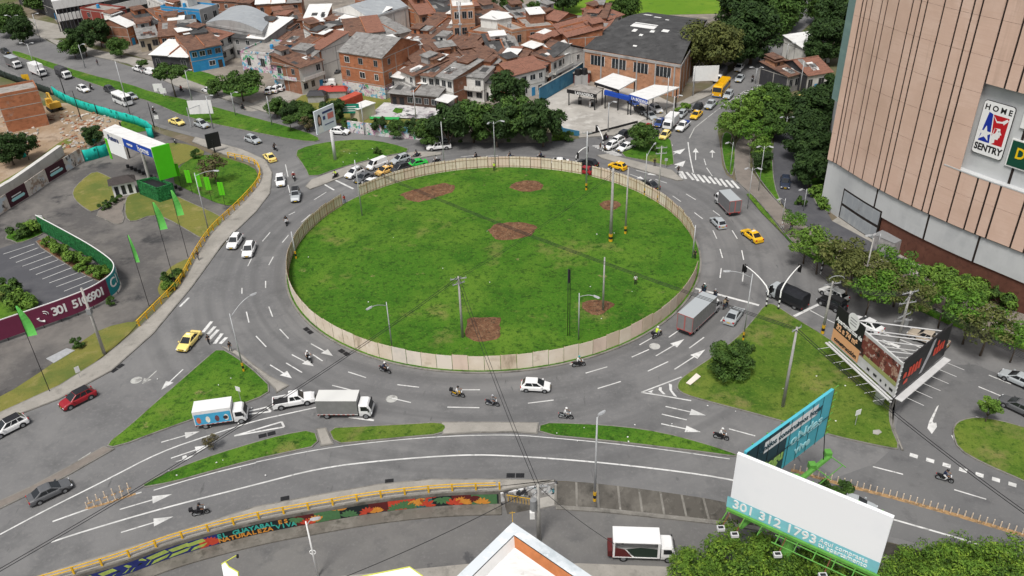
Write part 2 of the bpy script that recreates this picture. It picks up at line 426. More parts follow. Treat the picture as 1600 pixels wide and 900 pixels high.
for line, w in (([(0, 835), (75, 795), (162, 752), (250, 706), (330, 679), (400, 657), (455, 645), (501, 635)], .2), ([(80, 847), (125, 832), (250, 795), (400, 757), (500, 731), (600, 719), (725, 710), (800, 712), (925, 721), (1050, 735), (1145, 749), (1250, 775), (1380, 807), (1450, 827), (1570, 862), (1700, 905)], .22),
                ([(82, 815), (132, 797), (180, 781), (221, 769)], .22), ([(1002, 613), (1065, 589)], .2), ([(1002, 613), (1040, 619), (1080, 626)], .2), ([(1266, 485), (1307, 507), (1370, 530), (1446, 563)], .17), ([(1370, 516), (1446, 546)], .17),
                ([(1075, 222), (1078, 245), (1084, 272)], .22), ([(1237, 254), (1234, 266), (1237, 283), (1255, 320), (1264, 320)], .25), ([(1218, 302), (1217, 309), (1221, 314), (1229, 315), (1235, 312), (1239, 312), (1245, 320)], .25),
                ([(1525, 651), (1560, 660), (1600, 668)], .12), ([(1487, 680), (1500, 704), (1540, 726), (1600, 752)], .12),
                ([(400, 722), (500, 701), (600, 689), (700, 681), (800, 679), (850, 683), (950, 692), (1050, 704), (1140, 717)], .12), ([(240, 766), (320, 742), (400, 723)], .14)):
    strip(chaikin(PX(line, .008), 2, False), w, mb=mk, raw=True)
strip([(1085, 200), (1110, 180), (1135, 161), (1165, 141)], .2, mb=mo)
strip([(1077, 216), (1085, 200)], .2, mb=mo)
for q in ([(1045, 599), (1050, 601), (1050, 610), (1058, 620), (1053, 619), (1046, 609)], [(1030, 605), (1034, 605), (1034, 610), (1040, 616), (1036, 616), (1029, 609)], [(1012, 612), (1021, 609), (1018, 613), (1022, 615)]):
    mk.poly(PX(q, .008))
def arrow(x0, y0, x1, y1, w=.17, hw=.6, hl=.38, b=None):
    a, c = P(x0, y0, .008), P(x1, y1, .008)
    d = (c - a); n = Vector((-d.y, d.x, 0)).normalized(); k = a + d * (1 - hl)
    b = b or mk
    b.quad(a - n * w / 2, k - n * w / 2, k + n * w / 2, a + n * w / 2)
    b.poly([k - n * hw, c, k + n * hw, k + d.normalized() * .0])
for s in ("486 537 520 556", "456 554 490 572", "422 570 456 591", "187 796 269 772", "189 832 271 807", "267 716 329 695", "252 691 312 674", "1025 556 1069 530", "1054 577 1102 546", "1040 635 1103 649", "1033 662 1095 675",
          "1447 565 1378 530", "286 577 252 609"):
    arrow(*[float(t) for t in s.split()])
for s in ("994 266 1026 274", "1087 250 1087 231", "984 272 1006 280", "1113 246 1113 234"): arrow(*[float(t) for t in s.split()], hw=.6)
for s in ("1050 242 1071 232", "1055 262 1071 251"): arrow(*[float(t) for t in s.split()], hw=1.0, hl=.7)
for s in ("245 579 222 600", "105 745 142 706"): arrow(*[float(t) for t in s.split()], b=mo)
# bent arrow, triangle outlines
mk.poly(PX([(1467, 633), (1464, 635), (1452, 658), (1449, 669), (1456, 678), (1464, 667), (1463, 660), (1459, 661), (1457, 658)], .008))
mk.poly(PX([(285, 713), (291, 711), (292, 714), (304, 711), (292, 718), (272, 722), (285, 718)], .008))
for t in ([(352, 651), (417, 636), (423, 643)], [(366, 681), (440, 659), (444, 667)], [(545, 652), (566, 651), (584, 657)]):
    for i in range(3): strip([t[i], t[(i + 1) % 3]], .25, mb=mk, z=.0085 + i * .0007)
mk.poly(PX([(620, 0), (620, 0), (620, 0)], .008)) if 0 else None
for p in ((612, 623), (895, 565), (1023, 541), (213, 594), (1142, 580)):       # worn round patches
    c = P(*p, .006); mo.poly([c + Vector((.75 * math.cos(a), .75 * math.sin(a), 0)) for a in [k * math.pi / 8 for k in range(16)]])
tag(mk.build("road_markings", MARK), kind="structure")
tag(mo.build("road_markings_worn", MARK_OLD), kind="structure")
tn = MB(); strip([(1236, 734), (1300, 752.5), (1400, 778.5), (1500, 806.5), (1600, 836.5), (1660, 853.5)], .55, mb=tn, z=.01); strip([(137, 794.5), (160, 788.5), (185, 780.5), (212, 771.5)], .3, mb=tn, z=.01)
tag(tn.build("road_markings_tan", layered("tan_base", [((.34, .22, .11), 1, 0, 1, ONE), ((.16, .12, .08), 1.6, .46, .58, ONE)], .8, 0)), kind="structure")
# pavements on the main level
def pave(pts, m=PAVE, it=0, z=.13): return sheet("pavement", pts, z, m, it=it)
def kerbed(pts, m=PAVE, it=1, h=.13): island(pts, m, it, 0, h, .18, name="pavement", kind="structure")
# pavement left along the avenue and the plots
kerbed([(415, 250), (426, 270), (422, 303), (400, 332), (350, 380), (302, 447), (240, 522), (175, 580), (92, 625), (0, 660), (-150, 722), (-150, 702), (0, 645), (92, 603), (160, 560), (208, 520), (250, 480), (282, 447), (310, 393), (333, 360), (397, 298), (407, 275), (398, 258), (357, 245), (300, 222), (305, 214), (380, 234)], it=0)
kerbed([(-100, 965), (60, 899), (240, 843), (400, 792), (500, 773), (592, 757), (675, 749), (785, 749), (868, 751), (868, 752.5), (785, 768), (720, 769.5), (660, 773.5), (580, 782.5), (500, 796.5), (420, 810.5), (348, 827.5), (264, 850.5), (200, 875.5), (130, 896.5), (-40, 945)], it=0)
# islands with grass
island([(212, 765), (250, 743), (290, 727), (340, 709), (400, 691), (440, 680), (492, 671), (500, 697), (450, 708), (400, 719), (330, 738), (270, 755)], GRASS, 1)
kerbed([(493, 671), (510, 669), (522, 695), (501, 698)], it=0)
island([(511, 669.5), (560, 667), (640, 663), (687, 660), (700, 667), (690, 680), (640, 684), (560, 692), (523, 695)], GRASS_MIX, 1)
kerbed([(688, 660), (760, 660), (842, 661), (840, 679), (800, 676), (740, 677), (691, 680.5)], it=0)
island([(843, 661), (900, 662), (975, 667), (1035, 676), (1100, 693), (1157, 712), (1150, 715), (1100, 708), (1050, 702), (950, 690), (841, 680)], GRASS, 1)
island([(343, 543), (375, 562), (398, 580), (428, 609), (400, 626), (340, 643), (260, 671), (180, 701), (163, 697), (200, 668), (240, 632), (287, 591), (320, 562)], GRASS, 1)
kerbed([(345, 541), (372, 549), (398, 571), (425, 590), (452, 603), (432, 615), (429, 608), (399, 579), (376, 561)], it=0)
kerbed([(162, 698), (180, 702), (110, 742), (60, 767), (0, 796), (-80, 838), (-80, 818), (0, 783), (50, 760), (110, 728)], PAVE_PINK, it=0)
island([(1057, 602), (1063, 592), (1085, 576), (1107, 562), (1135, 541), (1157, 522), (1178, 498), (1193, 478), (1206, 474), (1222, 484), (1240, 496), (1290, 526), (1340, 562), (1385, 600), (1396, 618), (1390, 640), (1392, 667), (1408, 703), (1390, 702), (1295, 681), (1200, 653), (1100, 627), (1070, 618), (1058, 610)], GRASS_MIX, 1)
kerbed([(1397, 622), (1402, 624), (1396, 642), (1397, 667), (1412, 705), (1408, 704), (1392, 667), (1391, 642)], it=0)
island([(1487, 678), (1490, 665), (1500, 657), (1525, 652), (1560, 657), (1600, 668), (1700, 700), (1700, 800), (1600, 753), (1537, 726), (1496, 703)], GRASS_MIX, 1)
island([(458, 238), (482, 228), (520, 221), (570, 218), (610, 224), (648, 236), (600, 245), (540, 260), (484, 280), (476, 262)], GRASS, 1)
kerbed([(477, 292), (486, 281), (541, 261), (601, 246), (650, 237), (690, 238), (690, 242), (620, 253), (550, 272), (484, 297)], it=0)
island([(966, 244), (985, 228), (1002, 218), (1030, 213), (1048, 215), (1052, 240), (1054, 263), (1010, 252)], GRASS, 1)
kerbed([(932, 243), (950, 241), (1000, 254), (1050, 266), (1068, 282), (1058, 283), (1000, 266), (940, 248)], it=0)
island([(1126, 222), (1132, 205), (1146, 212), (1150, 240), (1146, 276), (1138, 273), (1131, 260)], GRASS, 1)
# long grassed median of the avenue
island([(20, 78), (62, 92), (140, 117), (200, 131), (240, 145), (300, 158), (400, 185), (450, 198), (497, 213), (500, 222), (470, 221), (400, 208), (295, 186), (237, 160), (200, 150), (112, 120), (62, 101), (18, 86)], GRASS, 1)
# pavement and verge on the far side of the avenue and by the filling station
kerbed([(70, 60), (105, 80), (200, 100), (275, 135), (350, 155), (420, 178), (420, 172), (350, 146), (285, 122), (240, 96), (150, 78), (100, 64)], it=0)
kerbed([(905, 216), (960, 212), (1000, 204), (1045, 178), (1120, 145), (1180, 90), (1168, 92), (1110, 136), (1040, 170), (990, 196), (950, 204), (900, 210)], it=0)
# right side: pavement, cycle way and planting strips by the shopping centre
kerbed([(1150, 283), (1180, 310), (1216, 352), (1250, 395), (1290, 415), (1330, 430), (1400, 470), (1480, 508), (1600, 548), (1800, 640), (1800, 560), (1600, 492), (1500, 462), (1420, 424), (1340, 395), (1290, 372), (1245, 345), (1222, 325), (1190, 290), (1172, 265), (1172, 235), (1180, 210), (1165, 205), (1150, 225), (1146, 250)], PAVE_PINK, it=0)
sheet("grass", [(1166, 303), (1172, 302), (1200, 333), (1222, 362), (1250, 388), (1290, 408), (1290, 414), (1250, 394), (1216, 358), (1190, 332)], .2, GRASS, "stuff")
sheet("grass", [(1300, 411), (1340, 427), (1400, 457), (1480, 490), (1600, 528), (1700, 570), (1700, 586), (1600, 546), (1480, 506), (1400, 468), (1330, 428), (1292, 413)], .2, GRASS, "stuff")
sheet("service_lane", [(1213, 190), (1226, 190), (1240, 215), (1260, 240), (1275, 300), (1300, 345), (1420, 400), (1440, 420), (1370, 400), (1290, 370), (1240, 340), (1222, 318), (1208, 290), (1206, 250)], .16, ASPH_DARK)
island([(1176, 232), (1182, 212), (1206, 200), (1207, 250), (1210, 290), (1222, 320), (1216, 318), (1190, 286), (1176, 264)], GRASS, 1, z0=.12, h=.15)
island([(1236, 215), (1255, 200), (1290, 190), (1300, 240), (1290, 300), (1300, 335), (1288, 330), (1272, 318), (1268, 290), (1258, 240)], GRASS, 1, z0=.12, h=.15)
sheet("forecourt", [(1300, 345), (1440, 420), (1600, 480), (1800, 560), (1800, 480), (1600, 420), (1440, 350), (1340, 320)], .17, PAVE)
for k in range(9):                          # stepping slabs across the planting
    x, y = 1362 + k * 9.5, 403 + k * 3.3
    sheet("pavement", [(x, y), (x + 4, y - 3), (x + 12, y + 2), (x + 8, y + 5)], .19 + k * .002, CONC)
for k in range(9):
    x, y = 1455 + k * 9.5, 478 + k * 4
    sheet("pavement", [(x, y), (x + 14, y + 6), (x + 11, y + 9), (x - 3, y + 3)], .2 + k * .002, CONC)
sheet("plaza", [(18, 22), (100, 40), (110, 58), (70, 62), (45, 46), (20, 34)], .03, PAVE)
# ------------------------------------------------------------------ left plots
sheet("lot_asphalt", [(-250, 560), (-100, 670), (0, 630), (95, 585), (163, 540), (210, 500), (283, 430), (332, 350), (395, 290), (400, 262), (340, 245), (290, 222), (240, 205), (185, 205), (130, 240), (60, 290), (0, 330), (-200, 430)], -.02, ASPH_LOT)
sheet("car_park", [(-250, 520), (-20, 395), (24, 380), (52, 368), (90, 385), (150, 425), (180, 450), (150, 470), (60, 500), (-100, 560), (-250, 620)], .01, ASPH_DARK)
pk = MB()
for a, b in (((5, 397), (54, 381)), ((15, 404), (60, 387)), ((25, 410), (71, 393)), ((35, 416), (82, 399)), ((46, 422), (93, 405)), ((56, 429), (104, 411)), ((66, 436), (115, 417)), ((77, 442), (127, 424)), ((88, 448), (137, 430)), ((100, 455), (145, 437))):
    strip([a, b], .13, mb=pk, z=.018)
tag(pk.build("parking_lines", MARK), kind="structure")
island([(112, 300), (125, 284), (148, 267), (168, 275), (184, 285), (192, 303), (175, 312), (146, 334), (130, 325), (116, 313)], GRASS_DRY, 1)
island([(146, 336), (175, 314), (200, 298), (214, 290), (205, 306), (190, 325), (196, 347), (180, 352), (165, 344)], PAVE_PINK, 1, h=.1)
island([(195, 312), (205, 303), (230, 300), (262, 300), (300, 318), (340, 335), (352, 345), (332, 362), (318, 376), (288, 358), (262, 343), (238, 336), (206, 349), (195, 340)], GRASS_DRY, 1)
sheet("grass", [(264, 282), (300, 300), (350, 322), (372, 318), (396, 292), (404, 275), (396, 260), (350, 246), (325, 240), (290, 250)], .06, GRASS, "stuff", 1)
sheet("grass", [(232, 232), (262, 222), (300, 226), (326, 240), (290, 252), (264, 268)], .05, GRASS_DRY, "stuff", 1)
sheet("grass", [(283, 440), (300, 402), (282, 408), (262, 420), (250, 440), (245, 455), (258, 470)], .05, GRASS_DRY, "stuff", 1)
sheet("grass", [(-150, 700), (0, 646), (95, 602), (163, 556), (212, 512), (214, 500), (160, 512), (125, 535), (80, 570), (0, 622), (-150, 690)], .05, GRASS_DRY, "stuff", 1)
island([(5, 373), (22, 360), (66, 348), (74, 362), (60, 370), (28, 382), (20, 377)], GRASS, 1)
island([(52, 380), (66, 372), (108, 395), (150, 420), (178, 436), (172, 447), (140, 435), (100, 412)], SOIL, 1, h=.1)
sheet("grass", [(-100, 470), (0, 440), (30, 452), (52, 480), (30, 500), (-100, 530)], .05, GRASS, "stuff", 1)
# building site: bare soil, and the planted bank behind the wall
sheet("bare_soil", [(0, 150), (60, 168), (100, 158), (150, 172), (200, 186), (236, 205), (190, 200), (155, 215), (110, 240), (60, 262), (0, 290), (-120, 300), (-120, 140)], .02, DIRT, it=1)
sheet("grass", [(188, 188), (208, 184), (232, 196), (236, 203), (205, 208), (190, 200)], .06, GRASS, "stuff", 1)
sheet("grass", [(0, 285), (40, 262), (88, 225), (108, 214), (116, 222), (60, 262), (0, 300), (-60, 320)], .07, GRASS_DRY, "stuff", 1)
# ------------------------------------------------------------------ far side
sheet("yard_concrete", [(848, 158), (880, 140), (985, 130), (1060, 165), (1045, 178), (1000, 204), (960, 212), (905, 212), (880, 206)], .05, layered("yard_pale", [((.4, .38, .35), 1, 0, 1, ONE), ((.3, .285, .26), .12, .45, .65, ONE), ((.5, .48, .45), .35, .52, .72, ONE), ((.2, .19, .18), .8, .6, .75, ONE)], .9, .15, 4), it=0)
sheet("neighbourhood_ground", [(285, 122), (350, 148), (420, 176), (545, 203), (660, 214), (760, 214), (840, 190), (870, 150), (1000, 120), (1090, 130), (1160, 90), (1200, 40), (1230, -15), (700, -15), (300, -15), (60, 0), (110, 60), (240, 95)], .0, layered("street_earth", [((.23, .2, .17), 1, 0, 1, ONE), ((.15, .135, .12), .08, .45, .62, ONE), ((.3, .27, .23), .5, .52, .7, ONE)], .95, .3, 3))
sheet("side_street", [(370, 170), (420, 150), (500, 125), (535, 105), (548, 112), (550, 128), (640, 148), (690, 160), (600, 152), (520, 140), (450, 156), (400, 176)], .02, PAVE, it=1)
for q, m in (([(290, 108), (320, 112), (345, 122), (338, 140), (300, 128), (280, 122)], GRASS), ([(455, 152), (520, 140), (600, 152), (690, 165), (720, 180), (700, 200), (640, 204), (560, 198), (470, 182)], GRASS_DRY), ([(345, 130), (390, 126), (410, 140), (385, 152), (350, 150)], GRASS), ([(480, 140), (540, 128), (570, 140), (520, 152)], DIRT), ([(545, 196), (640, 205), (700, 205), (880, 212), (880, 221), (760, 221), (665, 216), (550, 204)], GRASS)):
    sheet("grass" if m != DIRT else "bare_soil", q, .05, m, "stuff" if m != DIRT else "structure", 1)
sheet("field", [(825, 22), (870, 2), (900, -12), (1250, -12), (1180, 20), (1090, 22), (1000, 24), (900, 24)], .05, FIELD, "stuff")
for a in (0,):
    f = MB().poly(ccw([Vector((-900, 640, -.02)), Vector((900, 640, -.02)), Vector((1300, 2200, -.02)), Vector((-1300, 2200, -.02))]))
    tag(f.build("countryside", layered("far_green", [((.07, .12, .02), 1, 0, 1, ONE), ((.1, .12, .05), .01, .45, .6, ONE), ((.03, .06, .012), .03, .5, .65, ONE)], .95, .3, .1)), kind="structure")
# ------------------------------------------------------------------ roundabout
rp = [Vector((CX + RR * math.cos(a), CY + RR * math.sin(a), 0)) for a in [2 * math.pi * k / 120 for k in range(120)]]
island(rp, GRASS, 0, 0, .14, .3, raw=True, grow=.55)
for pts in ([(622, 303), (640, 298), (682, 288), (704, 285), (716, 298), (690, 306), (655, 317), (640, 314)], [(792, 292), (808, 283), (835, 281), (852, 290), (838, 300), (812, 299)], [(762, 358), (780, 348), (815, 346), (838, 352), (838, 364), (815, 374), (780, 376), (766, 368)],
            [(726, 498), (752, 496), (784, 494), (780, 510), (785, 528), (760, 534), (728, 531)], [(908, 478), (912, 470), (940, 468), (964, 474), (950, 486), (930, 494), (914, 487)], [(934, 318), (950, 312), (972, 316), (966, 326), (946, 330)]):
    w = [Vector((p.x, p.y, 0)) for p in PX(pts, .15)]
    c = sum(w, Vector()) / len(w)
    w = chaikin(ccw(w), 2)
    b = MB(); n = len(w); rings = [w]
    vs = []; fs = []
    for j, (k, z) in enumerate(((1.0, .155), (.86, .26), (.6, .3), (.3, .24))):
        for i, p in enumerate(w):
            q = c + (p - c) * (k + rnd.uniform(-.07, .07)); vs.append((q.x, q.y, z + (rnd.uniform(-.07, .09) if j else 0)))
    vs.append((c.x, c.y, .24))
    for j in range(3):
        for i in range(n): fs.append((j * n + i, j * n + (i + 1) % n, (j + 1) * n + (i + 1) % n, (j + 1) * n + i))
    for i in range(n): fs.append((3 * n + i, 3 * n + (i + 1) % n, 4 * n))
    b.add(vs, fs)
    tag(b.build("soil_mound", SOIL), kind="structure")
# ------------------------------------------------------------------ retaining wall, mural, lower pavement, embankment
def resample(pts, step):
    o = [pts[0]]; acc = 0.0
    for i in range(len(pts) - 1):
        a, b = pts[i], pts[i + 1]; L = (b - a).length
        if L < 1e-6: continue
        t = step - acc
        while t <= L:
            o.append(a + (b - a) * (t / L)); t += step
        acc = L - (t - step)
    return o
WX = resample(chaikin(PX(WALL[1:13]), 2, False), .35)       # wall line, upper level, left to right, up to the stair
wn_ = []
for i, p in enumerate(WX):
    d = (WX[min(i + 1, len(WX) - 1)] - WX[max(i - 1, 0)]).normalized(); wn_.append(Vector((d.y, -d.x, 0)))   # towards the lower road
rw = empty("retaining_wall", "curved concrete retaining wall with a painted leaf mural below the yellow railing", "wall")
b = MB()
pr = [(-.25, .1), (.02, .1), (.02, -.3), (.0, -.3), (.0, LOW - .1), (-.25, LOW - .1)]
b.loft([[p + n * a + Vector((0, 0, z)) for a, z in pr] for p, n in zip(WX, wn_)])
b.build("wall", CONC_D, rw)
# the mural: coloured fields and leaf shapes standing a few mm proud of the wall
MUR = {"n": (.012, .018, .02), "b": (.02, .03, .15), "g": (.36, .45, .1), "r": (.5, .06, .03), "m": (.1, .015, .015), "t": (.02, .13, .13), "o": (.6, .25, .04), "d": (.07, .17, .07), "q": (.04, .36, .3)}
MM = {k: mat("mural_" + k, c, .75, .18, 2.5) for k, c in MUR.items()}
ZT, ZB = -.34, LOW + .16
LW = len(WX) - 1
def on_wall(u, v, off=.006):      # u metres along the wall, v 0..1 bottom to top
    t = max(0, min(LW - .001, u / .35)); i = int(t); k = t - i
    p = WX[i] * (1 - k) + WX[i + 1] * k; n = wn_[i]
    return Vector((p.x, p.y, ZB + (ZT - ZB) * v)) + n * off
def u_of(px, py):
    q = P(px, py, -.3); return min(range(len(WX)), key=lambda i: (WX[i] - Vector((q.x, q.y, 0))).length) * .35
mur = {k: MB() for k in MM}
def field(u0, u1, k, v0=0, v1=1, off=.006):
    n = max(1, int((u1 - u0) / .35))
    for i in range(n):
        a, c = u0 + (u1 - u0) * i / n, u0 + (u1 - u0) * (i + 1) / n
        mur[k].quad(on_wall(a, v0, off), on_wall(c, v0, off), on_wall(c, v1, off), on_wall(a, v1, off))
HT = ZT - ZB
def leaf(u, v, r, k, a0=0, fingers=7, off=.012, spread=2.4):
    for j in range(fingers):
        a = a0 + spread * (j / (fingers - 1) - .5) if fingers > 1 else a0
        q = []
        for t, w in ((.1, .06), (.5, .16), (.8, .13), (1, 0), (.8, -.13), (.5, -.16), (.1, -.06)):
            dx, dy = math.sin(a) * t + math.cos(a) * w, math.cos(a) * t - math.sin(a) * w
            q.append(on_wall(u + dx * r, min(.99, max(.01, v + dy * r / HT)), off + j * .0004))
        mur[k].poly(q)
ua, ub, uc = u_of(130, 900), u_of(322, 838), u_of(440, 808)
ue = LW * .35 - .3
field(0.2, ub + 1, "b"); field(ub + 1, uc + 1.2, "n")
u = uc + 1.2
seq = "mdnmrtnmdnrt"; i = 0
while u < ue:
    w = min(rnd.uniform(1.8, 3.2), ue - u); field(u, u + w, seq[i % 12]); u += w; i += 1
u = 1.0
while u < ub - 1.6:                     # pale green zigzag letter-like bands
    for v0, v1, s in ((.05, .45, .9), (.5, .95, -.7)):
        a = u + rnd.uniform(-.3, .3); L = rnd.uniform(1.4, 2.0)
        mur["g"].poly([on_wall(a, v0, .012), on_wall(a + L, v0 + .12, .012), on_wall(a + L + s * .5, v1, .012), on_wall(a + s * .5, v1 - .12, .012)])
    if rnd.random() < .5: mur["n"].poly([on_wall(u + .9, .4, .015), on_wall(u + 1.5, .45, .015), on_wall(u + 1.3, .6, .015)])
    u += 2.1
leaf(ub, .05, 1.3, "r", 0, 9); leaf(ub - .2, .1, 1.0, "r", -.6, 5)
u = uc + 1.5; cy = ["d", "r", "o", "m", "o", "d", "r", "r", "o", "t", "d", "d", "o", "r", "r"]; i = 0
while u < ue - 1.2:
    k = cy[i % 15]; leaf(u, rnd.choice((.02, .1, .9)), rnd.uniform(.9, 1.35), k, rnd.uniform(-.4, .4) + (0 if i % 3 else 3.14), rnd.choice((5, 6, 7, 9))); u += rnd.uniform(.8, 1.25); i += 1
for k, mb in mur.items():
    if mb.f: mb.build("mural_paint", MM[k], rw)
def curved_text(s, u0, v, size, m, adv, par):
    n = len(s)
    for i, ch in enumerate(s):
        if ch == " ": continue
        u = u0 + i * adv; o = on_wall(u, v, .03); d = on_wall(u + .3, v, .03) - on_wall(u - .3, v, .03)
        lettering(ch, size, m, par, frame(o, d), ext=.004, bold=.03)
tu = u_of(340, 836)
curved_text("EL GUAYABAL", tu + .1, .7, .85, MM["q"], .55, rw)
curved_text("NATURALEZA", tu + .2, .26, .82, MM["o"], .56, rw)
curved_text("ES", tu + 6.4, .74, .8, MM["o"], .6, rw)
curved_text("VIVA", tu + 6.1, .3, .8, MM["q"], .55, rw)
# lower pavement along the foot of the wall
lp = [p + n * .02 for p, n in zip(WX, wn_)]
lo = [p + n * 1.55 for p, n in zip(WX, wn_)]
b = MB()
b.loft([[Vector((p.x, p.y, LOW + .14)), Vector((q.x, q.y, LOW + .14)), Vector((q.x, q.y, LOW - .1)), Vector((p.x, p.y, LOW - .1))] for p, q in zip(lp, lo)])
tag(b.build("pavement", CONC_D), kind="structure")
# sloped concrete embankment on the right
et = resample(PX([(868, 752), (932, 755), (1025, 767), (1125, 782), (1250, 812), (1385, 847), (1440, 861), (1600, 905), (1800, 963)]), 1.15)
eb_ = PX([(868, 789), (932, 793), (985, 798), (1125, 813), (1190, 823), (1385, 868), (1440, 882), (1600, 926), (1830, 995)], LOW + .14)
eb_ = resample(eb_, sum((eb_[i + 1] - eb_[i]).length for i in range(len(eb_) - 1)) / (len(et) - .5))
b = MB(); k = min(len(et), len(eb_))
for i in range(k - 1):
    a, c, d, e = et[i], et[i + 1], eb_[i + 1], eb_[i]
    b.quad(e, d, c, a, 0)
    if i % 2 == 0:
        s = (c - a).normalized() * .12; up = Vector((0, .004, .02))
        b.quad(e - s + up, e + s + up, a + s + up, a - s + up, 1)
b.build("embankment", [layered("embankment_dark", [((.095, .088, .078), 1, 0, 1, ONE), ((.15, .14, .125), .4, .48, .7, ONE), ((.055, .052, .046), .8, .52, .7, ONE), ((.2, .19, .17), 2, .6, .8, ONE)], .9, .3, 4), KERB])["kind"] = "structure"
b = MB()
b.loft([[p + Vector((0, -.55, 0)), p + Vector((0, .05, 0)), p + Vector((0, .05, -.3)), p + Vector((0, -.55, -.3))] for p in eb_[:k]])
tag(b.build("kerb", KERB), kind="structure")
# concrete block and steps between the wall and the embankment
GRAF0 = layered("graffiti_grey", [((.3, .29, .28), 1, 0, 1, ONE), ((.6, .6, .6), .8, .5, .53, ONE), ((.04, .04, .045), 1.1, .55, .58, ONE), ((.1, .35, .42), .9, .6, .62, ONE)], .8, 0)
sb = empty("concrete_steps", "short grey concrete steps climbing from the lower pavement beside the mural's right end", "steps")
p0, p1 = P(790, 768, 0), P(866, 752.5, 0); dx = (p1 - p0).normalized(); nn = Vector((dx.y, -dx.x, 0)); L = (p1 - p0).length
def lc(a, c, z): q = p0 + dx * a + nn * c; return Vector((q.x, q.y, z))
MB().loft([[lc(-.6, 0, z), lc(L + .3, 0, z), lc(L + .3, .25, z), lc(-.6, .25, z)] for z in (LOW - .1, .02)]).build("back_wall", GRAF0, sb)
b = MB()
for i in range(10):
    b.loft([[lc(-.2 + i * .33, .25, t), lc(.13 + i * .33, .25, t), lc(.13 + i * .33, 1.5, t), lc(-.2 + i * .33, 1.5, t)] for t in (LOW - .1, -.02 - i * .17)])
b.build("treads", CONC_D, sb)
MB().loft([[lc(3.1, .25, z), lc(L + .4, .25, z), lc(L + .4, 1.7, z), lc(3.1, 1.7, z)] for z in (LOW - .1, LOW + .14)]).build("landing", CONC, sb)
b = MB()
for i in range(10): b.tube(lc(-.05 + i * .33, 1.45, -.02 - i * .17), lc(-.05 + i * .33, 1.45, .88 - i * .17), .03)
b.tube(lc(-.2, 1.45, .95), lc(3.1, 1.45, -.68), .045)
b.build("handrail", YEL, sb)
# ------------------------------------------------------------------ yellow railings
def railing(label, line, name="railing", step=2.45, h=1.0, rails=(1.0, .62), r=.06, post=.1):
    t = empty(name, label, "railing", line[0])
    M = Matrix.Translation(-line[0])
    fine = resample(line, .6)
    for z in rails:
        MB().path([p + Vector((0, 0, z)) for p in fine], r, 6, 0, M).build("rail", YEL, t)
    ps = resample(line, step)
    for p in ps:
        MB().box(p.x - post, p.x + post, p.y - post * .6, p.y + post * .6, p.z, p.z + h + .05, 0, M).build("post", YEL, t)
    return t
railing("long yellow steel railing on the curved wall above the leaf mural", [p + Vector((0, .25, .12)) for p in WX[3:]], step=2.6)
railing("yellow railing following the kerb round the left plot by the pavement", resample(chaikin(PX([(357, 246), (384, 252), (400, 257), (408, 268), (406, 284), (397, 297), (370, 326), (332, 360), (310, 392), (296, 418), (282, 445), (250, 478), (214, 514)], .12), 2, False), .5), step=2.0, h=1.15, rails=(1.15, .7), r=.075)
# ------------------------------------------------------------------ hoarding round the roundabout
FEN = layered("hoarding", [((.64, .55, .44), 1, 0, 1, ONE), ((.72, .64, .54), .25, .45, .65, ONE), ((.5, .42, .32), .5, .56, .72, ONE), ((.4, .33, .24), 1.2, .62, .76, (1, 1, .3))], .7, 0)
FENW = layered("hoarding_pale", [((.7, .63, .55), 1, 0, 1, ONE), ((.58, .54, .48), .4, .5, .7, ONE)], .7, 0)
FEN_S = layered("hoarding_stained", [((.56, .46, .35), 1, 0, 1, ONE), ((.66, .57, .46), .4, .45, .65, ONE), ((.3, .24, .17), .8, .54, .72, (1, 1, .3))], .7, 0)
FEN_P = layered("hoarding_pinkish", [((.66, .53, .44), 1, 0, 1, ONE), ((.55, .44, .36), .5, .5, .7, (1, 1, .4))], .7, 0)
POSTW = mat("raw_timber", (.3, .2, .11), .8, .25, 4)
fen = empty("hoarding", "beige sheet hoarding ringing the grassy roundabout, with timber posts inside", "fence", (CX, CY, .13))
def ang(px, py): q = P(px, py); return math.atan2(q.y - CY, q.x - CX)
NP = 98; FH = 2.35
gaps = [(ang(1092, 432), ang(1092, 380)), (ang(537, 318), ang(553, 310)), (ang(905, 273), ang(917, 275))]
def ingap(a):
    for g0, g1 in gaps:
        m = (g0 + g1) / 2; w = abs((g0 - g1 + math.pi) % (2 * math.pi) - math.pi) / 2
        if abs((a - m + math.pi) % (2 * math.pi) - math.pi) < w: return True
    return False
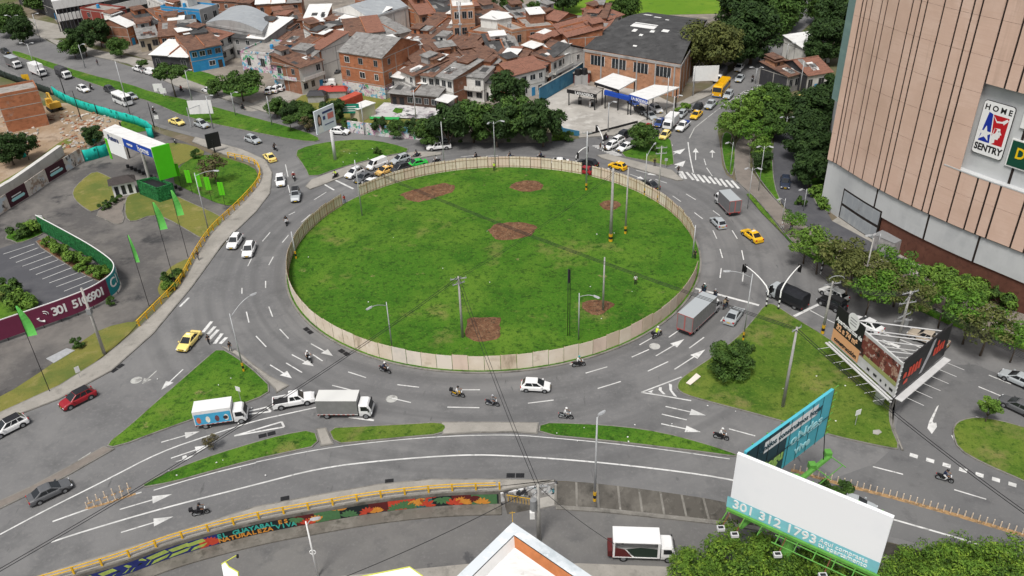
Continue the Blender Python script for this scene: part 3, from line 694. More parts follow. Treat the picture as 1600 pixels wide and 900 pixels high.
for k in range(NP):
    a0, a1 = 2 * math.pi * k / NP, 2 * math.pi * (k + 1) / NP
    if ingap((a0 + a1) / 2): continue
    r = RR + rnd.uniform(-.03, .03); h = FH + rnd.uniform(-.1, .1)
    p, q = Vector((r * math.cos(a0), r * math.sin(a0), 0)), Vector((r * math.cos(a1 - .002), r * math.sin(a1 - .002), 0))
    d = (q - p).normalized(); n = Vector((-d.y, d.x, 0))
    b = MB()
    b.loft([[p, q, q + n * .03, p + n * .03], [p + Vector((0, 0, h)), q + Vector((0, 0, h)), q + n * .03 + Vector((0, 0, h)), p + n * .03 + Vector((0, 0, h))]], 0)
    L = (q - p).length
    for t, w in ((.0, .09), (.33, .04), (.66, .04)):
        c = p + d * (t * L + .02) + n * .035
        b.loft([[c, c + d * w, c + d * w + n * w, c + n * w], [x + Vector((0, 0, h + .06)) for x in (c, c + d * w, c + d * w + n * w, c + n * w)]], 1)
    for z in (.3, 1.9):
        c = p + n * .035 + Vector((0, 0, z))
        b.loft([[c, c + n * .05, c + n * .05 + Vector((0, 0, .05)), c + Vector((0, 0, .05))], [x + d * L for x in (c, c + n * .05, c + n * .05 + Vector((0, 0, .05)), c + Vector((0, 0, .05)))]], 1)
    b.build("panel", [rnd.choice((FEN_S, FEN_P)) if rnd.random() < .3 else FENW if 4.25 < a0 < 4.62 and k % 3 or rnd.random() < .04 else FEN, POSTW], fen)
# ------------------------------------------------------------------ flexible delineators
def dedup(o, p):
    o.location = p; return o
DEL_W = mat("delineator_white", (.7, .58, .45), .5, .15, 2)
DEL_O = mat("delineator_orange", (.36, .22, .1), .6, .25, 2)
b = MB(); b.tube((0, 0, 0), (0, 0, .9), .07, .055, 6, 0); b.tube((0, 0, .28), (0, 0, .36), .062, .062, 6, 1); b.tube((0, 0, .55), (0, 0, .62), .06, .06, 6, 1)
b.box(-.22, .22, -.1, .1, 0, .06, 1)
dm = b.mesh("delineator", [DEL_W, DEL_O])
def delineators(line, step, label, group, name="delineator"):
    ps = resample(PX(line), step)
    for i, p in enumerate(ps):
        o = bpy.data.objects.new(name, dm); COL.objects.link(o)
        q = ps[min(i + 1, len(ps) - 1)] - ps[max(i - 1, 0)]
        o.location = p; o.rotation_euler = (0, 0, math.atan2(q.y, q.x))
        tag(o, label, "delineator", group)
delineators([(1240, 735), (1300, 752), (1400, 778), (1500, 806), (1600, 836), (1660, 853)], .66, "white and orange lane delineator in the row down the right-hand road", "delineators down the right-hand road")
delineators([(137, 794), (160, 788), (185, 780), (212, 771)], .72, "white and orange delineator in the near row of the double row at the island tip", "delineators at the near edge of the island tip")
delineators([(140, 786), (160, 779), (185, 770), (206, 762)], .82, "white and orange delineator in the far row of the double row at the island tip", "delineators at the far edge of the island tip")
# ------------------------------------------------------------------ poles, lamps, traffic lights
def column(px, py, ty, name, label, cat, r0=.17, r1=.1, m=None, z=.13, band=False, group=None, n=10):
    b0 = P(px, py, z); h = h_for(b0, ty)
    t = empty(name, label, cat, b0, 0, group)
    MB().tube((0, 0, -.1), (0, 0, h), r0, r1, n).build("pole", m or PCONC, t, True)
    if band:
        bb = MB()
        for i, c in enumerate((1, 0, 1)): bb.tube((0, 0, .05 + .45 * i), (0, 0, .5 + .45 * i), r0 + .03, r0 + .03, 10, c)
        bb.build("band", [BLACK, YEL], t)
    return t, h
def arm_to(t, h, px, py, z=None, r=.05, rise=.5):
    """curved lamp arm from the column top to the lamp head seen at the pixel"""
    b0 = Vector(t.location); zz = b0.z + h + (rise if z is None else z)
    q = P(px, py, zz) - b0
    pts = [Vector((0, 0, h - .6))]
    for k in range(1, 9):
        s = k / 8; pts.append(Vector((q.x * s, q.y * s, h - .6 + (q.z - h + .6) * math.sin(s * math.pi / 2))))
    a = MB().path(pts, r, 6).build("arm", STEEL, t, True)
    d = Vector((q.x, q.y, 0)).normalized(); n = Vector((-d.y, d.x, 0))
    hd = MB(); e = pts[-1]
    hd.loft([[e + d * x + n * w + Vector((0, 0, zz_)) for w, zz_ in ((-ww, 0), (ww, 0), (ww * .6, .14), (-ww * .6, .14))] for x, ww in ((-.15, .08), (.1, .2), (.6, .2), (.85, .1))], 0)
    hd.quad(*[e + d * x + n * w + Vector((0, 0, -.012)) for x, w in ((.1, -.15), (.6, -.15), (.6, .15), (.1, .15))], 1)
    hd.build("lamp_head", [STEEL, LAMPG], t)
def crossarm(t, h, w=2.0, ang_=0.3, z=-.35, ins=4, m=None):
    d = Vector((math.cos(ang_), math.sin(ang_), 0)); n = Vector((-d.y, d.x, 0))
    b = MB(); c = Vector((0, 0, h + z))
    b.loft([[c - d * w / 2 + n * s * .05 + Vector((0, 0, k * .06)) for s, k in ((-1, -1), (1, -1), (1, 1), (-1, 1))], [c + d * w / 2 + n * s * .05 + Vector((0, 0, k * .06)) for s, k in ((-1, -1), (1, -1), (1, 1), (-1, 1))]])
    b.build("crossarm", STEEL, t)
    for i in range(ins):
        p = c + d * w * (i / (ins - 1) - .5) * .92
        MB().tube(p + Vector((0, 0, .06)), p + Vector((0, 0, .3)), .06, .04, 6).build("insulator", GREY, t)
t, h = column(723, 527, 432, "utility_pole", "grey utility pole with two crossarms beside the square soil patch on the roundabout", "utility pole", .2, .12)
crossarm(t, h, 2.2, .2); crossarm(t, h, 1.8, .5, -1.1)
B_TOP = t.location + Vector((0, 0, h - .2))
t, h = column(613, 545, 472, "street_lamp", "grey street lamp with its arm to the left, close behind the front of the hoarding", "street lamp", .1, .06, STEEL); arm_to(t, h, 580, 480)
t, h = column(904, 531, 458, "street_lamp", "grey street lamp with its arm to the right, by the round soil patch", "street lamp", .1, .06, STEEL); arm_to(t, h, 929, 463)
column(942, 485, 402, "concrete_pole", "bare tapered concrete pole standing at the edge of the round soil patch", "pole", .17, .1)
C_TOP = P(945, 402, 9)
t, h = column(887, 525, 420, "dark_pole", "thin dark double pole on the roundabout left of the lamp", "pole", .05, .05, BLACK)
MB().tube((.28, 0, -.1), (.28, 0, h - .2), .05, .05, 6).build("pole", BLACK, t); MB().box(.02, .26, -.03, .03, h - 2.2, h - .1).build("plate", BLACK, t)
column(954, 377, 263, "concrete_pole", "tall thick concrete pole with a yellow and black foot, near the pale soil patch", "pole", .3, .17, band=True)
column(977, 365, 262, "concrete_pole", "slimmer concrete pole with a yellow foot, just right of the tallest pole on the roundabout", "pole", .18, .1, band=True)
t, h = column(916, 297, 205, "utility_pole", "grey pole with a black and yellow striped foot beside the gap in the far hoarding", "utility pole", .16, .1, STEEL, band=True); crossarm(t, h, 1.8, .1)
t, h = column(1007, 305, 240, "street_lamp", "curved lamp post with a yellow foot inside the far right of the hoarding", "street lamp", .1, .06, STEEL, band=True); arm_to(t, h, 1022, 226)
t, h = column(1028, 316, 228, "utility_pole", "grey pole with a crossarm and yellow foot, rightmost inside the far hoarding", "utility pole", .16, .1, band=True); crossarm(t, h, 2, .1); crossarm(t, h, 2, .1, -1.4)
column(566, 337, 250, "concrete_pole", "pale leaning pole inside the hoarding by its left gap", "pole", .12, .09, STEEL)
t, h = column(774, 262, 190, "street_lamp", "double-armed street lamp behind the middle of the far hoarding", "street lamp", .1, .06, STEEL); arm_to(t, h, 764, 192); arm_to(t, h, 783, 189)
column(695, 268, 190, "concrete_pole", "thin grey pole behind the far hoarding, left of the double-armed lamp", "pole", .1, .07, STEEL)
column(463, 404, 362, "concrete_pole", "short grey pole with a yellow foot at the left end inside the hoarding", "pole", .12, .09, STEEL, band=True)
column(1082, 402, 352, "concrete_pole", "short grey pole at the right opening of the hoarding", "pole", .12, .09, STEEL)
t, h = column(326, 360, 270, "street_lamp", "grey curved street lamp on the lawn inside the yellow railing", "street lamp", .12, .07, STEEL); arm_to(t, h, 335, 267)
t, h = column(163, 552, 450, "utility_pole", "thick pale concrete pole behind the verge by the maroon sign", "utility pole", .24, .15)
MB().box(-.3, .3, -.3, .3, h * .62, h * .7).build("meter_box", GREY, t)
t, h = column(381, 580, 490, "street_lamp", "grey street lamp with a yellow foot on the tip of the left grass triangle", "street lamp", .11, .06, STEEL, band=True); arm_to(t, h, 392, 462, rise=1.2)
t, h = column(929, 783, 652, "street_lamp", "tall grey street lamp with a yellow foot at the top of the concrete embankment", "street lamp", .15, .08, STEEL, band=True); arm_to(t, h, 936, 648, rise=.2)
t, h = column(497, 900, 815, "street_lamp", "pale street lamp rising from the lower road in front of the mural", "street lamp", .13, .07, WHITE, LOW)
arm_to(t, h, 487, 812, rise=.1); MB().path([(.3 * math.cos(a), 0, h * .45 + .3 * math.sin(a)) for a in [k * .6 for k in range(11)]], .05).build("ring_bracket", WHITE, t)
t, h = column(842, 846, 757, "utility_pole", "concrete pole carrying a grey transformer and wires at the edge of the lower road", "utility pole", .24, .15, None, LOW)
D_TOP = t.location + Vector((0, 0, h - .2)); crossarm(t, h, 2.2, .1); crossarm(t, h, 1.8, .9, -.8)
MB().tube((-.5, -.2, h - 3.2), (-.5, -.2, h - 1.9), .36, .36, 12).build("transformer", GREY, t); MB().box(-.9, -.4, -.6, -.2, h - 4.3, h - 3.4).build("junction_box", WHITE, t)
t, h = column(1161, 532, 428, "street_lamp", "slim grey street lamp with a yellow foot beside the round shrub", "street lamp", .1, .06, STEEL, band=True); arm_to(t, h, 1140, 424)
t, h = column(1223, 635, 511, "utility_pole", "bare concrete utility pole leaning over the right grass triangle", "utility pole", .22, .13); crossarm(t, h, 1.6, .6, -.3, 3)
E_TOP = t.location + Vector((0, 0, h - .3))
t, h = column(1285, 521, 440, "utility_pole", "concrete pole with tangled wires by the stop line at the right", "utility pole", .2, .13, band=True)
F_TOP = t.location + Vector((0, 0, h - .3)); crossarm(t, h, 2.4, .2); crossarm(t, h, 2, 1.2, -.7); MB().path([(1.0 * math.cos(a) + .6, .3, h + .2 + .5 * math.sin(a)) for a in [k * .5 for k in range(8)]], .04).build("wire_loop", STEEL, t)
t, h = column(1345, 461, 372, "street_lamp", "tall street lamp with a yellow foot among the trees by the pink building", "street lamp", .16, .09, PCONC, band=True); arm_to(t, h, 1360, 368)
t, h = column(1402, 536, 455, "utility_pole", "utility pole crowded with crossarms, insulators and brackets behind the V-shaped billboard", "utility pole", .2, .13)
G_TOP = t.location + Vector((0, 0, h - .3))
for z, a in ((-.2, .3), (-.9, .8), (-1.8, .2), (-2.6, 1.1), (-3.8, .5), (-4.6, .1)): crossarm(t, h, 2.5, a, z, 5)
MB().tube((.5, .1, h - 5.6), (.5, .1, h - 4.5), .33, .33, 10).build("transformer", GREY, t)
for x, y, ty, lb in ((1168, 325, 262, "double-armed lamp post on the brick pavement near the lorry"), (1222, 345, 310, "short pale lamp post where the service lane meets the pavement"), (1255, 330, 295, "lamp post with a white head at the end of the service lane"), (1225, 220, 182, "lamp post with a curled arm among the trees by the service lane"), (1140, 272, 222, "thin lamp post on the green strip by the zebra crossing"),
                   (1185, 298, 228, "curled lamp post beside the brick pavement"), (1142, 205, 180, "lamp post by the main road, under the pale green trees"), (1370, 392, 365, "white lamp standing by the metal container")):
    t, h = column(x, y, ty, "street_lamp", lb, "street lamp", .08, .05, STEEL)
    q = proj(t.location + Vector((0, 0, h))); arm_to(t, h, q[0] - 8, q[1] + 1, rise=.3)
    if "curled" in lb or "double" in lb: arm_to(t, h, q[0] + 8, q[1] + 1, rise=.2)
for x, y, ty, lb, arm in ((56, 110, 68, "double-armed lamp on the avenue median, second from the top", 1), (66, 125, 90, "dark lamp post at the near edge of the avenue by the lorries", 0), (103, 152, 110, "thin dark pole at the avenue edge by the mesh fence", 0), (127, 187, 142, "black leaning pole inside the mesh fence", 0), (152, 178, 162, "short black post inside the mesh fence", 0),
                      (133, 105, 70, "lamp post on the far verge of the avenue", 1), (203, 178, 95, "tall pale pole on the avenue median by the minibus", 0), (241, 198, 160, "dark pole at the bend of the mesh fence", 0), (302, 165, 110, "thin lamp post on the median before the park", 1), (368, 180, 145, "short white lamp at the roadside by the hedges", 1),
                      (333, 200, 150, "grey pole with a lamp behind the road sign on the median", 1), (64, 64, 22, "far lamp post near the top left trees", 1), (30, 60, 25, "far double lamp beside the dark facade", 1), (118, 40, 12, "far thin lamp by the white banded building", 1), (425, 195, 150, "thin lamp on the median close to the bushes", 0), (455, 140, 110, "slim pole beside the graffiti house", 0),
                      (650, 186, 140, "white pole on the lawn by the printed tarpaulin", 0), (570, 210, 160, "roadside pole in front of the graffiti wall", 0), (690, 222, 192, "short lamp by the white pickup", 1), (722, 92, 2, "tall grey telecom mast rising above the brick houses", 0), (1082, 150, 106, "pole holding the white road sign by the big tree", 0), (950, 206, 160, "thin lamp at the edge of the filling station yard", 1),
                      (1018, 225, 186, "lamp post beside the young tree on the small island", 1), (1041, 178, 120, "utility pole at the corner of the filling station canopy", 0), (1050, 205, 150, "lamp post on the kerb by the queue of cars", 1), (1180, 130, 106, "lamp with a cluster of heads beside the upper zebra", 1), (1248, 150, 95, "tall pole by the yellow taxi and tiled house", 0), (1298, 48, 28, "far pole near the top of the right road", 0), (1228, 95, 68, "white lamp near the parked white lorry", 1)):
    t, h = column(x, y, ty, "telecom_mast" if "mast" in lb else "street_lamp" if arm else "roadside_pole", lb, "mast" if "mast" in lb else "street lamp" if arm else "pole", .3 if "mast" in lb else .13, .16 if "mast" in lb else .08, BLACK if ("dark" in lb or "black" in lb) else STEEL, n=7)
    if arm:
        q = proj(t.location + Vector((0, 0, h))); arm_to(t, h, q[0] + 7, q[1] - 1, rise=.3, r=.06)
        if "double" in lb or "cluster" in lb: arm_to(t, h, q[0] - 7, q[1] - 1, rise=.3, r=.06)
    if "mast" in lb:
        for z in (1, 2.2, 3.4):
            for a in range(3): MB().box(-.12, .12, .45, .6, h - z, h - z + .9, 0, Matrix.Rotation(a * 2.1, 4, 'Z')).build("antenna", STEEL, t)
        MB().box(-.5, .5, -.5, .5, h * .6, h * .62).build("platform", STEEL, t)
# traffic lights
SIG = mat("signal_black", (.012, .012, .013), .4, 0)
def signal_head(t, p, yaw, par=None):
    M = Matrix.Translation(p) @ Matrix.Rotation(yaw, 4, 'Z')
    b = MB(); b.box(-.2, .2, -.14, .14, -.55, .55, 0, M); b.box(-.28, .28, .0, .03, -.65, .65, 0, M)
    o = b.build("signal_head", SIG, t)
    for z, m in ((.33, RED), (0, AMBER), (-.33, GREEN_B)):
        l = MB(); l.tube((0, -.14, z), (0, -.2, z), .12, .12, 8, 0, M); l.build("lens", m, o)
def traffic_mast(px, py, ty, ex, ey, label, heads, m=WHITE, stripes=True):
    b0 = P(px, py, .13); h = h_for(b0, ty) - .5
    t = empty("traffic_light", label, "traffic light", b0)
    e = P(ex, ey, b0.z + h + 1.2) - b0
    pts = [Vector((0, 0, -.1)), Vector((0, 0, h * .5)), Vector((0, 0, h * .85))]
    for k in range(1, 10):
        s = k / 9; pts.append(Vector((e.x * s, e.y * s, h * .85 + (e.z - h * .85) * math.sin(s * math.pi / 2) ** .6)))
    MB().path(pts, [.11] * 3 + [.1 - .004 * k for k in range(9)], 8).build("mast", m, t, True)
    if stripes:
        bb = MB()
        for i in range(5): bb.tube((0, 0, .0 + .4 * i), (0, 0, .4 + .4 * i), .125, .125, 8, i % 2)
        bb.build("band", [BLACK, WHITE], t)
    yaw = math.atan2(e.y, e.x)
    for k, z in heads:
        if k == 0: p = Vector((.3, -.1, z))
        else: p = Vector((e.x * k, e.y * k, e.z - .5))
        signal_head(t, p, yaw + 1.57)
    return t
traffic_mast(1197, 479, 446, 1163, 414, "white traffic light mast bending left over the ring from the grass triangle", [(1.0, 0), (.94, 0), (0, 3.0)])
traffic_mast(1216, 483, 444, 1251, 414, "white traffic light mast bending right over the road beside the tarpaulin lorry", [(.98, 0)])
traffic_mast(900, 262, 238, 919, 229, "white curved traffic light mast behind the far hoarding near the red car", [(.95, 0), (0, 2.6)])
traffic_mast(942, 232, 214, 932, 196, "traffic light at the zebra crossing by the filling station", [(.95, 0), (0, 2.4)])
t = empty("traffic_light", "low traffic light with a black and white striped post under the lime trees", "traffic light", P(1282, 428, .2))
b = MB(); [b.tube((0, 0, .45 * i), (0, 0, .45 + .45 * i), .1, .1, 8, i % 2) for i in range(5)]; b.build("post", [WHITE, BLACK], t); signal_head(t, Vector((0, -.1, 2.9)), .4)
# ------------------------------------------------------------------ overhead wires
def wire(a, c, label, sag=1.2, n=2, r=.03, gap=.35, group=None):
    a, c = Vector(a), Vector(c); d = (c - a); s = Vector((-d.y, d.x, 0)).normalized()
    t = empty("power_line", label, "wire", a, 0, group)
    for j in range(n):
        o = s * gap * (j - (n - 1) / 2)
        MB().path([d * (k / 16) + o + Vector((0, 0, -sag * 4 * (k / 16) * (1 - k / 16))) for k in range(17)], r, 5).build("cable", BLACK, t)
wire(D_TOP, B_TOP, "pair of cables from the lower road pole to the pole by the square soil patch", 1.0)
wire(B_TOP, P(-60, 925, 7), "pair of cables running from the roundabout pole to the bottom left corner", 1.2, r=.035)

wire(E_TOP, P(560, 258, 9.5), "thick bundle of cables crossing the whole roundabout over the centre soil patch", 1.0, n=3, gap=.28, r=.035)
wire(B_TOP, P(964, 266, 13), "thin pair of cables from the roundabout pole to the tallest concrete pole", .8, r=.025)
wire(E_TOP, P(1700, 870, 7), "pair of cables from the leaning pole over the right road to the edge", .9, r=.04)
wire(F_TOP, G_TOP, "bundle of wires between the stop line pole and the crowded pole", .6, n=5, gap=.3, r=.025)
wire(F_TOP, P(1215, 350, 7), "wires from the stop line pole back to the service lane", .5, n=3, r=.022)
wire(G_TOP, P(1700, 600, 8), "bundle of wires from the crowded pole off to the right", .6, n=5, gap=.3, r=.025)
wire(D_TOP, P(530, 905, 4), "cable from the transformer pole along the lower road to the left", .5, n=1, r=.035)
wire(D_TOP, P(960, 850, 4), "cable from the transformer pole towards the white lorry", .4, n=1, r=.03)
wire(G_TOP, P(1290, 440, 9), "slack wires linking the crowded pole and the pavement lamps", .9, n=3, r=.022)
# ------------------------------------------------------------------ VEHICLES
PAINT = mat("vehicle_paint", (.6, .6, .6), .28, 0, spec=.5)
ROOFP = mat("vehicle_roof_paint", (.6, .6, .6), .28, 0, spec=.5)
TRIM = mat("vehicle_trim", (.02, .02, .022), .55, 0)
RIM = mat("wheel_rim", (.32, .33, .34), .35, 0, metal=.6)
HEADL = mat("headlight", (.75, .77, .8), .1, 0, spec=.6)
PLATE_Y = mat("plate_yellow", (.65, .42, .02), .5, 0)
PCOL = {"white": (.72, .72, .72), "pearl": (.62, .62, .6), "silver": (.36, .385, .4), "grey": (.1, .103, .11), "dark": (.035, .037, .04), "black": (.012, .012, .014), "yellow": (.72, .42, .012), "taxi": (.78, .62, .2), "cream": (.68, .42, .13), "red": (.28, .012, .02), "green": (.03, .42, .06), "beige": (.42, .36, .29), "blue": (.03, .06, .2), "navy": (.02, .028, .05), "busy": (.72, .38, .01)}
def paint_of(c): return mat("paint_" + c, PCOL[c], .25, 0, spec=.55)
def wheel(par, x, y, r, w=.2):
    s = 1 if y > 0 else -1
    b = MB(); b.tube((x, y - s * w / 2, r), (x, y + s * w / 2, r), r, r, 14)
    t = b.build("wheel", RUBBER, par)
    b = MB(); b.tube((x, y + s * w / 2, r), (x, y + s * (w / 2 + .015), r), r * .62, r * .55, 10)
    b.build("rim", RIM, t)
def body_rings(st, W):
    R = []
    for x, wk, z0, z1 in st:      # z1 top height there
        w = W / 2 * wk
        R.append([Vector((x, y, z)) for y, z in ((-w * .9, z0), (-w, z0 + .12), (-w, z0 + (z1 - z0) * .62), (-w * .95, z0 + (z1 - z0) * .88), (-w * .8, z1), (w * .8, z1), (w * .95, z0 + (z1 - z0) * .88), (w, z0 + (z1 - z0) * .62), (w, z0 + .12), (w * .9, z0))])
    return R
def lerp(a, b, t): return a + (b - a) * t
def subquad(q, u0, u1, v0, v1, off=.012):
    a, b, c, d = [Vector(p) for p in q]
    n = (b - a).cross(d - a).normalized() * off
    f = lambda u, v: lerp(lerp(a, b, u), lerp(d, c, u), v) + n
    return [f(u0, v0), f(u1, v0), f(u1, v1), f(u0, v1)]
CARS = {  # L W H belt, rear glass base, rear roof, front roof, windscreen base, wheel r, rear axle, front axle
    "hatch": (3.75, 1.64, 1.5, .9, -1.76, -1.25, .2, 1.1, .29, -1.15, 1.2),
    "sedan": (4.5, 1.76, 1.45, .9, -1.75, -.85, .2, 1.2, .31, -1.3, 1.35),
    "suv": (4.35, 1.82, 1.64, 1.0, -2.02, -1.5, .2, 1.12, .35, -1.3, 1.35),
    "jeep": (4.2, 1.78, 1.82, 1.1, -1.92, -1.85, .35, .75, .38, -1.25, 1.25),
    "van": (4.6, 1.75, 1.9, 1.05, -2.22, -2.15, 1.0, 1.75, .31, -1.35, 1.4),
    "pickup": (5.2, 1.82, 1.75, 1.06, -.62, -.5, .62, 1.3, .37, -1.6, 1.6),
}
def make_car(kind, rails=False, taxi=False):
    L, W, H, B, rb, rr, fr, fb, r, ra, fa = CARS[kind]
    t = empty("parked_car", None, None)
    zb = .24 if kind not in ("jeep", "pickup") else .34
    hood = B * (.93 if kind != "van" else .85)
    b = MB()
    if kind == "sedan": st = [(-L / 2, .86, zb + .12, .72), (-L / 2 + .1, .95, zb, .9), (rb, 1, zb, B + .02), (fb, 1, zb, B), (L / 2 - .45, .97, zb, hood - .06), (L / 2 - .1, .88, zb, .68), (L / 2, .74, zb + .1, .56)]
    elif kind == "pickup": st = [(-.66, 1, zb, B), (-.6, 1, zb, B), (fb, 1, zb, B), (L / 2 - .4, .98, zb, hood), (L / 2 - .08, .92, zb, .85), (L / 2, .8, zb + .1, .7)]
    else: st = [(-L / 2, .88, zb + .1, .78), (-L / 2 + .08, .96, zb, B - .06), (rb, 1, zb, B), (fb, 1, zb, B), (L / 2 - .4, .97, zb, hood - .04), (L / 2 - .08, .88, zb, .72), (L / 2, .75, zb + .1, .6)]
    b.loft(body_rings(st, W), 0)
    if kind == "pickup":
        x0, x1, w = -L / 2, -.66, W / 2
        b.box(x0, x1, -w * .97, w * .97, zb, zb + .32, 0); b.box(x0, x1, -w * .98, -w * .98 + .12, zb + .31, B - .04, 0); b.box(x0, x1, w * .98 - .12, w * .98, zb + .31, B - .04, 0)
        b.box(x0 - .01, x0 + .1, -w * .95, w * .95, zb + .3, B - .06, 0)
        b.box(x0 + .1, x1, -w * .85, w * .85, zb + .325, zb + .35, 2)
    wb, wt = W / 2 * .86, W / 2 * .7
    def ring(x0, x1, w, z, k=.08): return [Vector(p) for p in ((x0, -w + k, z), (x0 + k, -w, z), (x1 - k, -w, z), (x1, -w + k, z), (x1, w - k, z), (x1 - k, w, z), (x0 + k, w, z), (x0, w - k, z))]
    b.loft([ring(rb, fb, wb, B - .02), ring(rr - .02, fr + .04, wt + .02, H - .06)], 0, cap=False)
    b.loft([ring(rr - .02, fr + .04, wt + .02, H - .06), ring(rr + .08, fr - .08, wt - .1, H)], 1)
    for x in (ra, fa):
        for s in (-1, 1): b.tube((x, s * W * .4, r + .02), (x, s * (W / 2 + .004), r + .02), r + .07, r + .07, 14, 2)
    b.box(-L / 2 - .03, -L / 2 + .2, -W * .44, W * .44, zb - .02, zb + .2, 2 if kind in ("jeep", "suv", "pickup") else 0)
    b.box(L / 2 - .3, L / 2 + .02, -W * .4, W * .4, zb - .02, zb + .14, 2)
    b.box(ra + .3, fa - .3, -W / 2 * 1.005, W / 2 * 1.005, zb, zb + .13, 2)
    if rails or kind == "jeep":
        for s in (-1, 1): b.box(rr + .1, fr - .1, s * wt - .03, s * wt + .03, H - .02, H + .06, 2)
    if kind == "jeep": b.tube((-L / 2 - .22, .1, .95), (-L / 2 - .02, .1, .95), .36, .36, 14, 2); b.box(rr + .2, fr - .1, -wt + .1, wt - .1, H, H + .08, 2)
    o = b.build("body", [PAINT, ROOFP, TRIM], t)
    zt = H - .06
    fq = [(fb, -wb, B), (fb, wb, B), (fr + .04, wt, zt), (fr + .04, -wt, zt)]
    MB().quad(*subquad(fq, .05, .95, .04, .96)).build("windscreen", GLASS, t)
    rq = [(rb, wb, B), (rb, -wb, B), (rr - .02, -wt, zt), (rr - .02, wt, zt)]
    MB().quad(*subquad(rq, .07, .93, .12, .93)).build("rear_window", GLASS, t)
    for s in (-1, 1):
        q = [(rb, s * wb, B), (fb, s * wb, B), (fr + .04, s * (wt + .02), zt), (rr - .02, s * (wt + .02), zt)]
        if s > 0: q = [q[1], q[0], q[3], q[2]]
        parts = {"hatch": ((.12, .5), (.54, .9)), "sedan": ((.14, .5), (.54, .9)), "suv": ((.08, .3), (.34, .6), (.64, .91)), "jeep": ((.08, .33), (.37, .63), (.67, .94)), "van": ((.74, .95),), "pickup": ((.1, .46), (.51, .9))}[kind]
        for u0, u1 in parts:
            if s > 0: u0, u1 = 1 - u1, 1 - u0
            MB().quad(*subquad(q, u0, u1, .1, .88)).build("side_window", GLASS, t)
        MB().box(fb - .35, fb - .15, s * W / 2 * .97 - (.16 if s < 0 else 0), s * W / 2 * .97 + (.16 if s > 0 else 0), B, B + .15).build("mirror", PAINT, t)
        wheel(t, ra, s * (W / 2 - .1), r); wheel(t, fa, s * (W / 2 - .1), r)
        MB().box(L / 2 - .22, L / 2 + (.005 if kind != "sedan" else -.02), s * W * .36 - .15, s * W * .36 + .1, .5 if kind != "pickup" else .7, .63 if kind != "pickup" else .84).build("headlight", HEADL, t)
        z = B - .12 if kind != "sedan" else .78
        MB().box(-L / 2 - .015, -L / 2 + .15, s * W * .38 - .13, s * W * .38 + .13, z - .18, z + .04).build("tail_light", RED, t)
    MB().box(-L / 2 - .04, -L / 2 - .03, -.24, .24, .52, .66).build("number_plate", PLATE_Y, t)
    MB().box(L / 2 + .021, L / 2 + .03, -.24, .24, .42, .55).build("number_plate", PLATE_Y, t)
    MB().box(L / 2 - .05, L / 2 + .012, -W * .25, W * .25, .5, .62).build("grille", TRIM, t)
    if taxi: MB().box(-.35, -.2, -.3, .3, H + .0, H + .16).build("roof_sign", WHITE, t)
    return t
PROTO = {}
def car(kind, col, x, y, dx, dy, label, cat="car", roof=None, rails=False, name=None, group=None, z0=0.0, s=1.0):
    taxi = "taxi" in label
    key = (kind, rails, taxi)
    a = heading((x, y), (x + dx, y + dy))
    c = P(x, y, z0 + .62); c.z = z0
    pm = {"vehicle_paint": paint_of(col), "vehicle_roof_paint": paint_of(roof or col)}
    if key not in PROTO:
        PROTO[key] = make_car(kind, rails, taxi)
        PROTO[key].location = (0, 0, -500)
        KIDS.clear()
    o = copy_tree(PROTO[key], None, pm)
    o.name = name or ("taxi" if taxi else "pickup_truck" if kind == "pickup" else "panel_van" if kind == "van" else "parked_car" if "parked" in label else "car")
    o.location = c; o.rotation_euler = (0, 0, a); o.scale = (s, s, s)
    tag(o, label, "taxi" if taxi else "pickup" if kind == "pickup" else "van" if kind == "van" else "car", group)
    return o
